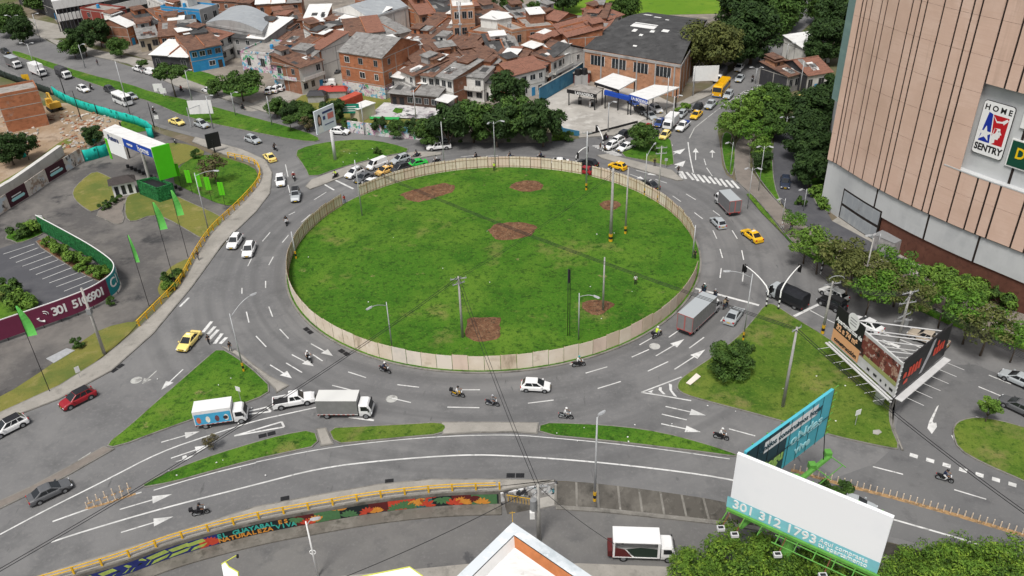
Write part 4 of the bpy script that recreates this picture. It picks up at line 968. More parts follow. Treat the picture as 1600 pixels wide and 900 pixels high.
def box_truck(col, x, y, dx, dy, label, L=6.2, W=2.15, BH=2.2, side="silver", top="white", tarp=False, z0=0.0, open_side=False, ad=False, red_trim=False):
    a = heading((x, y), (x + dx, y + dy)); c = P(x, y, z0 + 1.3); c.z = z0
    t = empty("box_truck", label, "lorry", c, a)
    pc = paint_of(col)
    cabL = 1.65; xf = L / 2; xb = xf - cabL
    b = MB()
    rs = []
    for z, f, w in ((.45, 0, .94), (.9, .0, 1), (1.25, -.03, 1), (1.95, -.32, .93), (2.12, -.45, .8)):
        x1 = xf + f; w2 = W / 2 * w * .93; x0 = xb + .12
        rs.append([Vector(p) for p in ((x0, -w2, z), (x1 - .15, -w2, z), (x1, -w2 + .2, z), (x1, w2 - .2, z), (x1 - .15, w2, z), (x0, w2, z))])
    b.loft(rs, 0); b.box(xf - .15, xf + .04, -W * .43, W * .43, .38, .62, 1); b.box(-L / 2, xf - .4, -.42, .42, .5, .72, 1)
    b.box(-L / 2 - .02, -L / 2 + .1, -W * .45, W * .45, .45, .55, 1)
    b.build("cab", [pc, TRIM], t)
    q = [(xf - .01, -W * .4, 1.25), (xf - .01, W * .4, 1.25), (xf - .31, W * .36, 1.96), (xf - .31, -W * .36, 1.96)]
    MB().quad(*subquad(q, .03, .97, .05, .98, .03)).build("windscreen", GLASS, t)
    for s in (-1, 1):
        q = [(xb + .3, s * W * .465, 1.25), (xf - .2, s * W * .465, 1.25), (xf - .5, s * W * .434, 1.92), (xb + .3, s * W * .434, 1.92)]
        if s > 0: q = [q[1], q[0], q[3], q[2]]
        MB().quad(*subquad(q, .05, .95, .05, .95, .012)).build("side_window", GLASS, t)
        MB().box(xf - .35, xf - .25, s * W * .55 - .1, s * W * .55 + .1, 1.3, 1.75).build("mirror", TRIM, t)
        MB().box(xf - .08, xf + .03, s * W * .34 - .17, s * W * .34 + .17, .7, .92).build("headlight", HEADL, t)
        MB().box(-L / 2 - .03, -L / 2 + .02, s * W * .4 - .12, s * W * .4 + .12, .55, .7).build("tail_light", RED, t)
        wheel(t, xf - .75, s * (W / 2 - .2), .4, .25); wheel(t, -L / 2 + 1.1, s * (W / 2 - .27), .4, .42)
        if L > 7.5: wheel(t, -L / 2 + 2.1, s * (W / 2 - .27), .4, .42)
    x0, x1, w, z = -L / 2, xb, W / 2, .78
    tp = paint_of(top); sm = mat("lorry_side_" + side, {"silver": (.23, .23, .23), "white": (.7, .7, .7), "black": (.012, .012, .014), "dark": (.05, .05, .052), "blue": (.08, .35, .55), "grey": (.15, .15, .155)}.get(side, (.3, .3, .3)), .45, .1, 1.2, metal=.2 if side == "silver" else 0)
    b = MB()
    if tarp:
        rs = []
        for k in range(5):
            xx = lerp(x0, x1, k / 4); sg = .0 if k % 2 == 0 else -.06
            rs.append([Vector((xx, y_, z_ + (sg if z_ > 1 else 0))) for y_, z_ in ((-w, z), (-w, z + BH * .7), (-w * .75, z + BH * .93), (0, z + BH), (w * .75, z + BH * .93), (w, z + BH * .7), (w, z))])
        b.loft(rs, 0); b.box(x0, x1, -w - .02, w + .02, z - .2, z + .25, 1)
        b.build("tarpaulin", [mat("tarpaulin_" + side, {"black": (.013, .014, .018), "grey": (.3, .3, .3)}.get(side, (.06, .06, .065)), .6, .2, 1.5), TRIM], t)
    elif open_side:
        b.box(x0, x1, -w, w, z + BH - .08, z + BH, 1); b.box(x0, x1, -w, w, z - .1, z, 1); b.box(x1 - .08, x1, -w, w, z, z + BH - .08, 1); b.box(x0, x0 + .1, -w, w, z, z + BH - .08, 1)
        b.box(x0 + .1, x1 - .08, w - .06, w, z, z + BH - .08, 1)
        b.box(x1 - .25, x1, -w - .01, -w + .1, z, z + BH - .08, 1); b.box(x0, x0 + .2, -w - .01, -w + .1, z, z + BH - .08, 1)
        b.build("cargo_box", [sm, paint_of("white")], t)
        MB().poly([(x0 + .2, -w + .03, z), (x0 + 2.0, -w + .03, z), (x0 + 1.2, -w + .03, z + 1.1), (x0 + .2, -w + .03, z + 1.35)]).build("red_panel", mat("dark_red", (.09, .014, .014), .6), t)
        MB().poly([(x0 + 2.2, -w + .06, z), (x1 - .25, -w + .06, z), (x1 - .25, -w + .06, z + 1.2), (x0 + 2.8, -w + .06, z + 1.4), (x0 + 1.3, -w + .06, z + 1.1)]).build("green_panel", mat("dark_green_panel", (.014, .028, .02), .6), t)
        MB().box(x0 - .5, x0 - .02, -w * .8, w * .8, z - .2, z + .6).build("tail_lift", mat("dark_red", (.16, .02, .02)), t)
    else:
        b.box(x0, x1, -w, w, z, z + BH - .04, 0); b.box(x0 - .01, x1 + .01, -w - .01, w + .01, z + BH - .04, z + BH, 1)
        for k in range(int((x1 - x0) / .55)):       # ribs of the cargo box
            xx = x0 + .3 + k * .55
            for s in (-1, 1): b.box(xx, xx + .05, s * w - .015, s * w + .015, z + .1, z + BH - .1, 0)
        b.box(x0, x1, -w - .015, w + .015, z - .02, z + .06, 1)
        b.build("cargo_box", [sm, tp], t)
        MB().box(x0 - .03, x0 - .005, -w * .93, -.02, z + .1, z + BH - .1).build("rear_door", sm, t); MB().box(x0 - .03, x0 - .005, .02, w * .93, z + .1, z + BH - .1).build("rear_door", sm, t)
        rt = mat("reflective_tape", (.4, .11, .1), .5, 0)
        if red_trim:
            rb = MB()
            for s in (-1, 1): rb.box(x0 - .05, x0 - .031, s * w - .06, s * w + .06 * 0, z, z + BH, 0); rb.box(x0 - .05, x0 - .031, s * .05 - .04, s * .05 + .04, z, z + BH)
            rb.box(x0 - .05, x0 - .031, -w, w, z, z + .1); rb.box(x0 - .05, x0 - .031, -w, w, z + BH - .1, z + BH); rb.build("reflective_tape", rt, t)
        rb = MB()
        for k in range(int((x1 - x0) / .6)): rb.box(x0 + .1 + k * .6, x0 + .4 + k * .6, -w - .03, -w - .016, z - .03, z + .05); rb.box(x0 + .1 + k * .6, x0 + .4 + k * .6, w + .016, w + .03, z - .03, z + .05)
        rb.build("side_tape", rt, t)
        if ad:
            MB().box(x0 + .1, x1 - .1, -w - .035, -w - .031, z + .1, z + BH - .45).build("advert", mat("advert_blue", (.06, .34, .56), .4, .1, 1), t)
            for k, cc in enumerate(((.55, .12, .05), (.75, .72, .62), (.14, .06, .07), (.75, .7, .62))):
                xx = x0 + .55 + k * (x1 - x0 - 1.0) / 3.2; bb = MB(); bb.poly([(xx + .27 * math.cos(j * .785), -w - .042, z + .75 + .5 * math.sin(j * .785)) for j in range(8)]); bb.build("advert_picture", mat(f"advert_c{k}", cc, .5, .25, 3), t)
            MB().poly([(x1 - .75 + .3 * math.cos(j * .785), -w - .05, z + .75 + .3 * math.sin(j * .785)) for j in range(8)]).build("advert_picture", mat("advert_dark", (.05, .03, .03)), t)
    return t
V = """hatch white 837 602 20 1 small white hatchback with black side trim alone on the near side of the ring
pickup white 459 625 40 -7 white double cab pickup with an empty rusty bed ahead of the silver lorry
suv red 121 622 -28 14 dark red crossover with a black roof beside the left pavement|black
suv white 13 666 -28 14 white crossover with a black roof at the left edge of the picture|black
sedan taxi 295 532 -14 16 pale yellow taxi saloon beside the five short crossing stripes
sedan grey 77 767 30 -14 grey saloon with dark windows on the lower left road
suv white 367 377 -9 13 white SUV on the left avenue, the one closer to the pavement
suv white 389 390 -6 15 white SUV on the left avenue, just in front of its twin
sedan taxi 421 245 -10 -9 pale yellow taxi at the bend by the yellow railing end
suv white 438 282 1 16 white SUV turning down the lane beside the upper grass island
jeep silver 462 306 -2 16 silver off-roader with dark roof rack, behind the white SUV at the bend
suv white 554 270 -16 8 white SUV at the head of the queue, nearest the stop line
sedan grey 568 277 -16 9 dark grey saloon at the stop line right behind the hoarding
sedan white 577 286 -16 9 white car half hidden by the hoarding at the stop line
van white 589 257 -18 7 white panel van waiting in the queue above the hoarding
sedan cream 602 266 -18 7 orange-cream taxi in the queue next to the white van
suv silver 626 249 -18 6 silver station wagon in the queue behind the white van
sedan green 651 255 -18 4 bright green saloon close against the far hoarding
suv dark 625 263 -18 6 dark car hidden behind the hoarding beside the green saloon
pickup white 685 229 -18 2 white pickup with a dark load on the far lane, the nearer of two|white|L
pickup silver 684 221 -18 1 silver pickup passing behind the white one on the far lane
hatch red 912 266 -16 -3 red hatchback seen through the narrow gap in the far hoarding
suv black 918 255 -18 -4 black SUV next to the red hatchback
sedan white 872 253 -18 0 white car whose roof just shows over the far hoarding
hatch yellow 965 259 -18 -5 yellow taxi hatchback below the small grass island
sedan dark 1014 288 -18 -8 dark saloon behind the hoarding, right of the yellow taxi
hatch silver 1122 347 -12 -12 silver hatchback following the grey lorry on the right of the ring
sedan yellow 1175 367 -15 -11 golden yellow taxi saloon behind the silver hatchback
sedan silver 1147 492 16 -22 silver and grey saloon beside the long lorry at the stop line|silver
jeep black 1300 474 -28 -14 black off-roader with a spare wheel waiting at the right stop line
suv pearl 1303 459 -26 -14 pale silver SUV behind the black off-roader
sedan white 1355 506 -28 -14 white saloon behind the black and orange billboard
pickup beige 1450 529 -34 -13 beige double cab pickup behind the V-shaped billboard
sedan silver 1592 592 -30 -13 silver car cut by the right edge of the picture
sedan grey 1592 634 -30 -14 dark grey saloon beside the round-topped shrub at the right edge
sedan silver 1335 787 34 10 silver saloon half hidden under the blank white billboard
suv navy 1227 285 0 18 dark blue SUV on the service lane by the pink building
suv white 1222 143 16 6 white SUV crossing near the tiled house at the upper right
sedan taxi 1260 151 -18 -1 yellow taxi beside the tiled house at the upper right
sedan silver 1156 122 -9 12 silver saloon alone in the middle of the upper right road
pickup white 1155 106 -9 12 white pickup with an orange load high on the upper right road
suv silver 1138 148 -9 11 silver SUV right of the yellow bus
pickup silver 1111 163 -10 10 silver pickup in the queue below the yellow bus
hatch black 1090 167 -10 9 black hatchback in the queue next to the silver pickup
sedan yellow 1088 179 -10 9 yellow taxi saloon third in the queue below the bus
hatch silver 1065 178 -10 9 silver hatchback between the box truck and the black hatchback
hatch blue 1031 192 -10 9 dark blue car behind the small white box truck
pickup white 1067 197 -10 9 white pickup carrying a blue load, next to the yellow taxis|white|B
hatch taxi 1039 211 -9 9 bright yellow taxi hatchback leading the queue by the young tree
hatch dark 1021 209 -9 9 dark grey hatchback next to the leading yellow taxi
hatch red 1012 201 -9 9 red hatchback half hidden by the young tree
suv black 972 212 -14 8 black SUV at the zebra crossing, the farther of the group
suv white 963 221 -14 7 white SUV between the black SUV and the zebra crossing
sedan white 978 229 -14 6 white saloon nearest the zebra crossing
hatch white 955 227 -12 6 white hatchback stopped on the zebra crossing behind others
suv white 1025 170 12 8 white SUV parked under the right white canopy
sedan dark 1001 172 12 9 dark saloon parked under the edge of the blue canopy sign
sedan silver 1016 180 12 9 silver and black saloon parked in front of the canopy
hatch blue 990 160 10 6 blue hatchback parked beneath the blue canopy sign
suv white 130 139 16 7 white SUV on the avenue in front of the minibus
sedan silver 205 150 16 7 silver saloon close beside the white minibus
suv dark 172 140 16 7 dark SUV behind the white minibus on the avenue
sedan taxi 276 190 16 5 pale yellow taxi on the avenue near the mesh fence bend
suv silver 315 194 16 6 silver car on the avenue ahead of the pale taxi
suv silver 395 218 16 6 silver SUV on the avenue approaching the roundabout
pickup white 218 108 -16 -5 white pickup parked on the far side of the avenue
van white 235 113 -16 -5 white van parked behind the white pickup on the avenue
suv white 301 103 12 -4 white SUV parked before the blue house
suv white 326 141 -14 -4 white car parked among the hedges by the avenue
suv white 423 141 9 -6 white SUV parked by the graffiti house, leftmost of three
suv white 433 139 9 -6 white SUV parked by the graffiti house, middle of three
suv white 442 136 9 -6 white SUV parked by the graffiti house, rightmost of three
pickup white 509 131 -16 1 white pickup with a white canopy on the side street|white|C
sedan grey 522 112 14 -4 grey saloon parked in the alley beside the brick block
suv white 531 205 16 1 white SUV passing behind the portrait billboard
hatch dark 8 80 14 5 dark hatchback at the far left edge of the avenue
suv black 178 44 4 2 black car parked under the trees near the banded building
sedan silver 842 4 8 -6 silver car parked by the field at the very top
sedan dark 738 137 6 3 dark saloon parked against the graffiti wall""" .split("\n")
for line in V:
    spec, *ex = line.split("|")
    w = spec.split(" ")
    o = car(w[0], w[1], *[float(t) for t in w[2:6]], " ".join(w[6:]), roof=ex[0] if ex and ex[0] else None, rails=(w[0] == "suv" and len(w) % 2 == 0))
    if len(ex) > 1:
        m = {"L": BLACK, "B": mat("load_blue", (.02, .05, .22), .6), "C": WHITE}[ex[1]]
        b = MB(); h = 1.85 if ex[1] == "C" else 1.35
        b.loft([[Vector(p) for p in ((-2.45, -.75, .7), (-.75, -.75, .7), (-.75, .75, .7), (-2.45, .75, .7))], [Vector(p) for p in ((-2.4, -.75, h - .2), (-.75, -.75, h - .1), (-.75, .75, h - .1), (-2.4, .75, h - .2))], [Vector(p) for p in ((-2.1, -.5, h), (-.9, -.5, h), (-.9, .5, h), (-2.1, .5, h))]])
        c = b.build("bed_cover" if ex[1] != "B" else "load_cover", m, o)
        c.name = "bed_cover"
for k in list(PROTO.values()):
    def kill(o):
        for c in list(o.children): kill(c)
        bpy.data.objects.remove(o)
    kill(k)
KIDS.clear()
for a in (("white", 540, 634, 40, 0, "silver box lorry with a white cab on the slip road behind the white pickup"), ("white", 346, 646, 36, -5, "white box lorry with a blue advert of drinks on its side"), ("white", 1093, 490, 22, -20, "long silver box lorry with red reflective tape on its doors, at the stop line"), ("white", 1136, 316, -14, -14, "grey box lorry with a blue-grey roof on the right of the ring"),
          ("white", 1006, 853, 30, 1, "white lorry with an open-sided dark cargo box on the lower road"), ("silver", 1231, 460, -26, -12, "small lorry under a black tarpaulin at the foot of the traffic light"), ("white", 1048, 190, -10, 10, "small white box lorry in the queue by the filling station"), ("white", 21, 98, 14, 6, "grey box lorry with a white cab, last in line on the avenue"),
          ("white", 59, 110, 14, 6, "white lorry with a tall white box carrying ladders on the avenue"), ("white", 99, 114, 14, 6, "small lorry with a dark box, ahead of the white lorry on the avenue"), ("white", 1125, 117, -9, 12, "lorry under a dark tarpaulin directly behind the yellow bus"), ("white", 1197, 88, -8, 12, "white lorry parked by the trees at the upper right")):
    i = a[1]
    kw = {540: dict(L=6.7, side="silver", top="pearl", BH=2.15), 346: dict(L=6.1, side="white", top="white", ad=True, BH=2.1), 1093: dict(L=8.6, side="silver", top="silver", red_trim=True, BH=2.5, W=2.35), 1136: dict(L=6.3, side="grey", top="silver", red_trim=True, BH=2.3), 1006: dict(L=6.4, open_side=True, side="dark", z0=LOW, BH=2.1),
          1231: dict(L=6.0, tarp=True, side="black", BH=1.9), 1048: dict(L=5.4, side="white", top="white", BH=1.9), 21: dict(L=6.4, side="grey", top="silver"), 59: dict(L=6.8, side="white", top="white", BH=2.4), 99: dict(L=5.8, side="dark", top="dark", tarp=True), 1125: dict(L=7.0, side="dark", tarp=True), 1197: dict(L=6.0, side="white", top="white")}[i]
    box_truck(*a, **kw)
def bus(col, x, y, dx, dy, L, label, roofc=None, cat="bus", W=2.2, H=2.75):
    a = heading((x, y), (x + dx, y + dy)); c = P(x, y, 1.2); c.z = 0
    t = empty("minibus" if L < 7 else "bus", label, cat, c, a)
    b = MB(); rs = []
    for xx, k, z1 in ((-L / 2, .94, H - .12), (-L / 2 + .12, 1, H), (L / 2 - .7, 1, H), (L / 2 - .25, .97, H - .2), (L / 2, .9, 1.4)):
        w = W / 2 * k; rs.append([Vector((xx, y_, z_)) for y_, z_ in ((-w, .35), (-w, z1 - .25), (-w * .82, z1), (w * .82, z1), (w, z1 - .25), (w, .35))])
    b.loft(rs, 0); b.box(-L / 2 - .03, L / 2 + .03, -W * .48, W * .48, .28, .45, 1)
    b.box(-L * .3, L * .12, -.5, .5, H, H + .14, 0)
    b.build("body", [paint_of(col), TRIM if col != "busy" else mat("bus_skirt", (.05, .15, .3), .5)], t)
    n = max(4, int(L / 1.1))
    for s in (-1, 1):
        for k in range(n):
            x0 = -L / 2 + .3 + k * (L - 1.2) / n; MB().box(x0, x0 + (L - 1.2) / n - .08, s * W / 2 - .012, s * W / 2 + .012, 1.35, 2.2).build("side_window", GLASS, t)
        wheel(t, L / 2 - 1.2, s * (W / 2 - .12), .42, .26); wheel(t, -L / 2 + 1.5, s * (W / 2 - .12), .42, .26)
        MB().box(L / 2 - .02, L / 2 + .05, s * W * .36 - .14, s * W * .36 + .14, .65, .88).build("headlight", HEADL, t)
        MB().box(-L / 2 - .03, -L / 2 + .02, s * W * .4 - .1, s * W * .4 + .1, .8, 1.2).build("tail_light", RED, t)
        MB().box(L / 2 - .1, L / 2 + .1, s * W * .56 - .08, s * W * .56 + .08, 1.6, 2.0).build("mirror", TRIM, t)
    q = [(L / 2, -W * .45, 1.4), (L / 2, W * .45, 1.4), (L / 2 - .25, W * .46, H - .25), (L / 2 - .25, -W * .46, H - .25)]
    MB().quad(*subquad(q, .03, .97, .02, .95, .02)).build("windscreen", GLASS, t)
    MB().box(-L / 2 - .02, -L / 2 + .0, -W * .36, W * .36, 1.4, 2.2).build("rear_window", GLASS, t)
bus("white", 191, 155, 16, 7, 6.6, "white minibus with wide black windows on the avenue")
bus("busy", 1127, 137, -10, 12, 8.6, "long yellow bus with a blue skirt in the queue at the upper right", W=2.4)
# ------------------------------------------------------------------ PEOPLE
SKIN = mat("skin", (.28, .15, .09), .6, 0)
CLOTH = {k: mat("cloth_" + k, c, .85, .15, 6) for k, c in {"black": (.015, .015, .018), "navy": (.02, .03, .07), "grey": (.15, .15, .16), "white": (.6, .6, .6), "denim": (.05, .08, .15), "hivis": (.5, .7, .05), "red": (.3, .02, .02), "teal": (.02, .13, .13), "khaki": (.2, .16, .1)}.items()}
HAIR = mat("hair", (.02, .014, .01), .6, 0)
HELM = {k: mat("helmet_" + k, c, .2, 0, spec=.6) for k, c in {"white": (.7, .7, .7), "black": (.012, .012, .013), "blue": (.03, .08, .25), "teal": (.02, .3, .3), "red": (.4, .02, .02), "silver": (.35, .36, .38)}.items()}
def figure(J, name):
    """one continuous skinned body; J: joint -> (x, y, z, radius)"""
    E_ = [("pelvis", "waist"), ("waist", "chest"), ("chest", "neck"), ("neck", "chin"), ("chin", "crown"), ("chest", "shl"), ("shl", "ell"), ("ell", "wrl"), ("wrl", "hal"), ("chest", "shr"), ("shr", "elr"), ("elr", "wrr"), ("wrr", "har"), ("pelvis", "hil"), ("hil", "knl"), ("knl", "anl"), ("anl", "tol"), ("pelvis", "hir"), ("hir", "knr"), ("knr", "anr"), ("anr", "tor")]
    seg = {"pelvis": 2, "waist": 1, "chest": 1, "neck": 0, "chin": 0, "crown": 0, "shl": 1, "ell": 1, "wrl": 0, "hal": 0, "shr": 1, "elr": 1, "wrr": 0, "har": 0, "hil": 2, "knl": 2, "anl": 2, "tol": 3, "hir": 2, "knr": 2, "anr": 2, "tor": 3}
    ks = list(J); me = bpy.data.meshes.new(name)
    me.from_pydata([J[k][:3] for k in ks], [(ks.index(a), ks.index(c)) for a, c in E_], [])
    o = bpy.data.objects.new(name, me); COL.objects.link(o)
    o.modifiers.new("s", 'SKIN')
    for i, k in enumerate(ks):
        sv = me.skin_vertices[0].data[i]; sv.radius = (J[k][3], J[k][3]); sv.use_root = (k == "pelvis")
    sd = o.modifiers.new("d", 'SUBSURF'); sd.levels = 1; sd.render_levels = 1
    dg = bpy.context.evaluated_depsgraph_get()
    r = bpy.data.meshes.new_from_object(o.evaluated_get(dg))
    bpy.data.objects.remove(o)
    r.materials.clear()
    for m in (SKIN, CLOTH["grey"], CLOTH["denim"], CLOTH["black"]): r.materials.append(m)
    for f in r.polygons:
        best = min(E_, key=lambda e: sum((( (f.center - Vector(J[e[0]][:3])).length, (f.center - Vector(J[e[1]][:3])).length))) - (Vector(J[e[0]][:3]) - Vector(J[e[1]][:3])).length)
        f.material_index = seg[best[1]]; f.use_smooth = True
    return r
RIDE = dict(pelvis=(-.2, 0, .86, .16), waist=(-.16, 0, 1.03, .15), chest=(-.03, 0, 1.3, .17), neck=(.03, 0, 1.47, .065), chin=(.07, 0, 1.56, .09), crown=(.08, 0, 1.7, .1), shl=(-.02, .2, 1.36, .08), ell=(.15, .33, 1.12, .055), wrl=(.4, .33, 1.05, .045), hal=(.5, .33, 1.05, .045), shr=(-.02, -.2, 1.36, .08), elr=(.15, -.33, 1.12, .055), wrr=(.4, -.33, 1.05, .045), har=(.5, -.33, 1.05, .045),
            hil=(-.12, .12, .84, .12), knl=(.25, .2, .74, .085), anl=(.02, .2, .36, .055), tol=(.18, .2, .31, .055), hir=(-.12, -.12, .84, .12), knr=(.25, -.2, .74, .085), anr=(.02, -.2, .36, .055), tor=(.18, -.2, .31, .055))
WALK = dict(pelvis=(0, 0, .92, .13), waist=(0, 0, 1.08, .12), chest=(.02, 0, 1.32, .14), neck=(.02, 0, 1.48, .055), chin=(.04, 0, 1.56, .08), crown=(.04, 0, 1.69, .09), shl=(0, .18, 1.4, .065), ell=(-.08, .23, 1.13, .05), wrl=(.05, .24, .9, .038), hal=(.08, .24, .82, .042), shr=(0, -.18, 1.4, .065), elr=(.05, -.23, 1.13, .05), wrr=(.2, -.22, .93, .038), har=(.25, -.22, .86, .042),
            hil=(0, .09, .88, .1), knl=(.16, .1, .5, .07), anl=(.1, .1, .1, .05), tol=(.26, .1, .05, .045), hir=(0, -.09, .88, .1), knr=(-.02, -.1, .48, .07), anr=(-.24, -.1, .12, .05), tor=(-.1, -.1, .05, .045))
STAND = {k: v for k, v in WALK.items()}
STAND.update(knl=(.02, .1, .49, .07), anl=(0, .11, .1, .05), tol=(.15, .13, .05, .045), knr=(.02, -.1, .49, .07), anr=(0, -.11, .1, .05), tor=(.15, -.13, .05, .045), ell=(-.04, .25, 1.12, .05), wrl=(.02, .25, .88, .038), hal=(.03, .25, .8, .042), elr=(-.04, -.25, 1.12, .05), wrr=(.02, -.25, .88, .038), har=(.03, -.25, .8, .042))
FIG = {"ride": figure(RIDE, "rider"), "walk": figure(WALK, "walker"), "stand": figure(STAND, "stander")}
def ball(c, rx, ry, rz, n=10, m=6):
    b = MB(); vs = [(c[0], c[1], c[2] - rz)]
    for j in range(1, m):
        a = math.pi * j / m - math.pi / 2
        for i in range(n): t = 2 * math.pi * i / n; vs.append((c[0] + rx * math.cos(a) * math.cos(t), c[1] + ry * math.cos(a) * math.sin(t), c[2] + rz * math.sin(a)))
    vs.append((c[0], c[1], c[2] + rz)); L = len(vs) - 1
    fs = [(0, 1 + (i + 1) % n, 1 + i) for i in range(n)] + [(L, L - n + i, L - n + (i + 1) % n) for i in range(n)]
    for j in range(m - 2):
        for i in range(n): a = 1 + j * n + i; c2 = 1 + j * n + (i + 1) % n; fs.append((a, c2, c2 + n, a + n))
    return b.add(vs, fs)
hm = ball((.08, 0, 1.64), .15, .13, .15); hm.box(.17, .235, -.09, .09, 1.6, 1.69)
HELM_ME = hm.mesh("helmet", HELM["black"], True)
HAIR_ME = ball((.025, 0, 1.675), .105, .095, .1).mesh("hair", HAIR, True)
def person(pose, loc, rz, label, top="grey", legs="denim", helmet=None, z=0, group=None):
    o = bpy.data.objects.new("person", FIG[pose]); COL.objects.link(o)
    o.location = loc; o.rotation_euler = (0, 0, rz)
    for i, k in ((1, top), (2, legs)): o.material_slots[i].link = 'OBJECT'; o.material_slots[i].material = CLOTH[k]
    c = bpy.data.objects.new("helmet" if helmet else "hair", HELM_ME if helmet else HAIR_ME); COL.objects.link(c); c.parent = o
    if helmet: c.material_slots[0].link = 'OBJECT'; c.material_slots[0].material = HELM[helmet]
    return tag(o, label, "person", group)
# motorcycle
def make_moto(box=False):
    t = empty("motorcycle", None, None)
    for x in (-.62, .66):
        b = MB(); b.tube((x, -.055, .3), (x, .055, .3), .3, .3, 14); w = b.build("wheel", RUBBER, t)
        b = MB(); b.tube((x, -.06, .3), (x, .06, .3), .19, .19, 10); b.build("rim", RIM, w)
    b = MB()
    b.loft([[Vector((x, s * w, z)) for s, z in ((-1, z0), (1, z0), (1, z1), (-1, z1))] for x, w, z0, z1 in ((-.3, .1, .28, .5), (0, .14, .24, .6), (.3, .12, .28, .6))], 0)
    b.tube((.66, -.1, .3), (.42, -.1, .95), .035, .03, 6); b.tube((.66, .1, .3), (.42, .1, .95), .035, .03, 6); b.tube((-.62, .1, .3), (-.1, .1, .42), .03, .03, 6); b.tube((-.62, -.1, .3), (-.1, -.1, .42), .03, .03, 6)
    b.box(.5, .85, -.07, .07, .58, .62)
    b.build("frame", TRIM, t)
    b = MB(); b.loft([[Vector((x, y, z)) for y, z in ((-w, z0), (w, z0), (w * .7, z1), (-w * .7, z1))] for x, w, z0, z1 in ((-.02, .1, .62, .82), (.12, .16, .62, .92), (.32, .13, .64, .9), (.42, .06, .7, .84))])
    b.loft([[Vector((x, y, z)) for y, z in ((-w, z0), (w, z0), (w, z1), (-w, z1))] for x, w, z0, z1 in ((-.85, .05, .74, .8), (-.6, .11, .62, .78), (-.2, .12, .5, .7))])
    b.build("tank_and_fairing", PAINT, t)
    b = MB(); b.loft([[Vector((x, y, z)) for y, z in ((-w, z0), (w, z0), (w, z1), (-w, z1))] for x, w, z0, z1 in ((-.8, .09, .77, .84), (-.3, .13, .71, .79), (.0, .1, .72, .82))]); b.build("seat", BLACK, t)
    b = MB(); b.tube((.4, -.36, 1.04), (.4, .36, 1.04), .022, .022, 6); b.tube((.42, -.3, 1.04), (.45, -.42, 1.2), .01, .01, 4); b.tube((.42, .3, 1.04), (.45, .42, 1.2), .01, .01, 4); b.build("handlebar", TRIM, t)
    b = MB(); b.box(.5, .6, -.1, .1, .82, 1.0); b.build("headlight", HEADL, t)
    b = MB(); b.box(-.92, -.86, -.08, .08, .7, .78); b.build("tail_light", RED, t)
    b = MB(); b.tube((-.75, -.15, .32), (0, -.14, .28), .05, .035, 8); b.build("exhaust", CHROME, t)
    if box: b = MB(); b.box(-1.05, -.68, -.2, .2, .85, 1.2); b.build("top_box", BLACK, t)
    return t
MOTO = {}
def moto(x, y, dx, dy, where, top="black", legs="denim", helmet="black", col="black", box=False, pillion=None, z0=0.0, name="motorcycle", rider=True):
    a = heading((x, y), (x + dx, y + dy)); c = P(x, y, z0 + .7); c.z = z0
    if box not in MOTO: MOTO[box] = make_moto(box); MOTO[box].location = (0, 0, -500)
    KIDS.clear()
    o = copy_tree(MOTO[box], None, {"vehicle_paint": paint_of(col)}); o.name = name
    o.location = c; o.rotation_euler = (0, 0, a)
    tag(o, f"{col} motorcycle {where}", "motorcycle")
    if rider: person("ride", c, a, f"person in {top}, {helmet} helmet, riding {where}", top, legs, helmet)
    if pillion: person("ride", c + Vector((-.42 * math.cos(a), -.42 * math.sin(a), .06)), a, f"passenger in {pillion} top seated behind the rider {where}", pillion, "denim", "black")
moto(481, 557, 12, 12, "between the large lane arrows left of the ring", "white", "black", "white")
moto(601, 575, 15, 5, "close along the front of the hoarding, left half", "navy", "black", "white", box=False)
moto(715, 613, 18, 3, "with a black top box in front of the hoarding", "white", "khaki", "black", "yellow", True)
moto(769, 627, 18, 3, "just behind the small white hatchback", "grey", "grey", "silver", "navy")
moto(904, 566, 18, -2, "next to the drain right of the hoarding front", "white", "black", "teal")
moto(1027, 520, 12, -6, "all white, following the long silver lorry", "hivis", "grey", "white", "white", True)
moto(884, 647, 18, 2, "beside the thin grass strip at centre bottom", "white", "grey", "white", "silver")
moto(1127, 679, 18, 4, "passing the tip of the grass strip", "white", "black", "white")
moto(1134, 474, 12, -14, "between the long lorry and the silver saloon", "black", "black", "black", pillion="khaki")
moto(1117, 461, 10, -12, "at the stop line in front of the long lorry", "black", "denim", "silver")
moto(1100, 452, 10, -12, "at the stop line by the hoarding end", "teal", "navy", "white", pillion="black")
moto(1092, 464, 10, -12, "beside the kerb drain at the hoarding end", "grey", "denim", "white")
moto(1477, 744, 26, 8, "between the dashed lines on the right-hand road", "navy", "white", "black")
moto(312, 797, 28, -6, "alone on the lower left road above the mural", "black", "black", "black", box=True)
moto(447, 345, -1, 14, "on the left of the ring near a yellow stain", "black", "white", "black")
moto(459, 276, 2, 14, "beside the white SUV at the bend", "red", "black", "white")
moto(429, 230, 12, 6, "behind the pale taxi at the railing end", "black", "black", "black")
moto(651, 241, -16, 3, "above the green saloon in the queue", "black", "navy", "black")
moto(682, 250, -16, 3, "behind the green saloon along the hoarding", "white", "black", "black")
moto(744, 245, -18, 0, "behind the far hoarding left of the double lamp", "black", "black", "black")
moto(797, 244, -18, 0, "behind the far hoarding right of the double lamp", "black", "denim", "black")
moto(845, 244, -18, -1, "above the far hoarding near the filling station", "navy", "black", "black")
moto(524, 273, -14, 8, "first at the stop line left of the queue", "hivis", "black", "black")
moto(240, 173, 14, 6, "on the avenue behind the minibus", "black", "black", "white")
moto(142, 136, 14, 6, "next to the white SUV on the avenue", "black", "black", "black")
moto(283, 139, -14, -5, "on the far carriageway below the round-topped tree", "red", "black", "black")
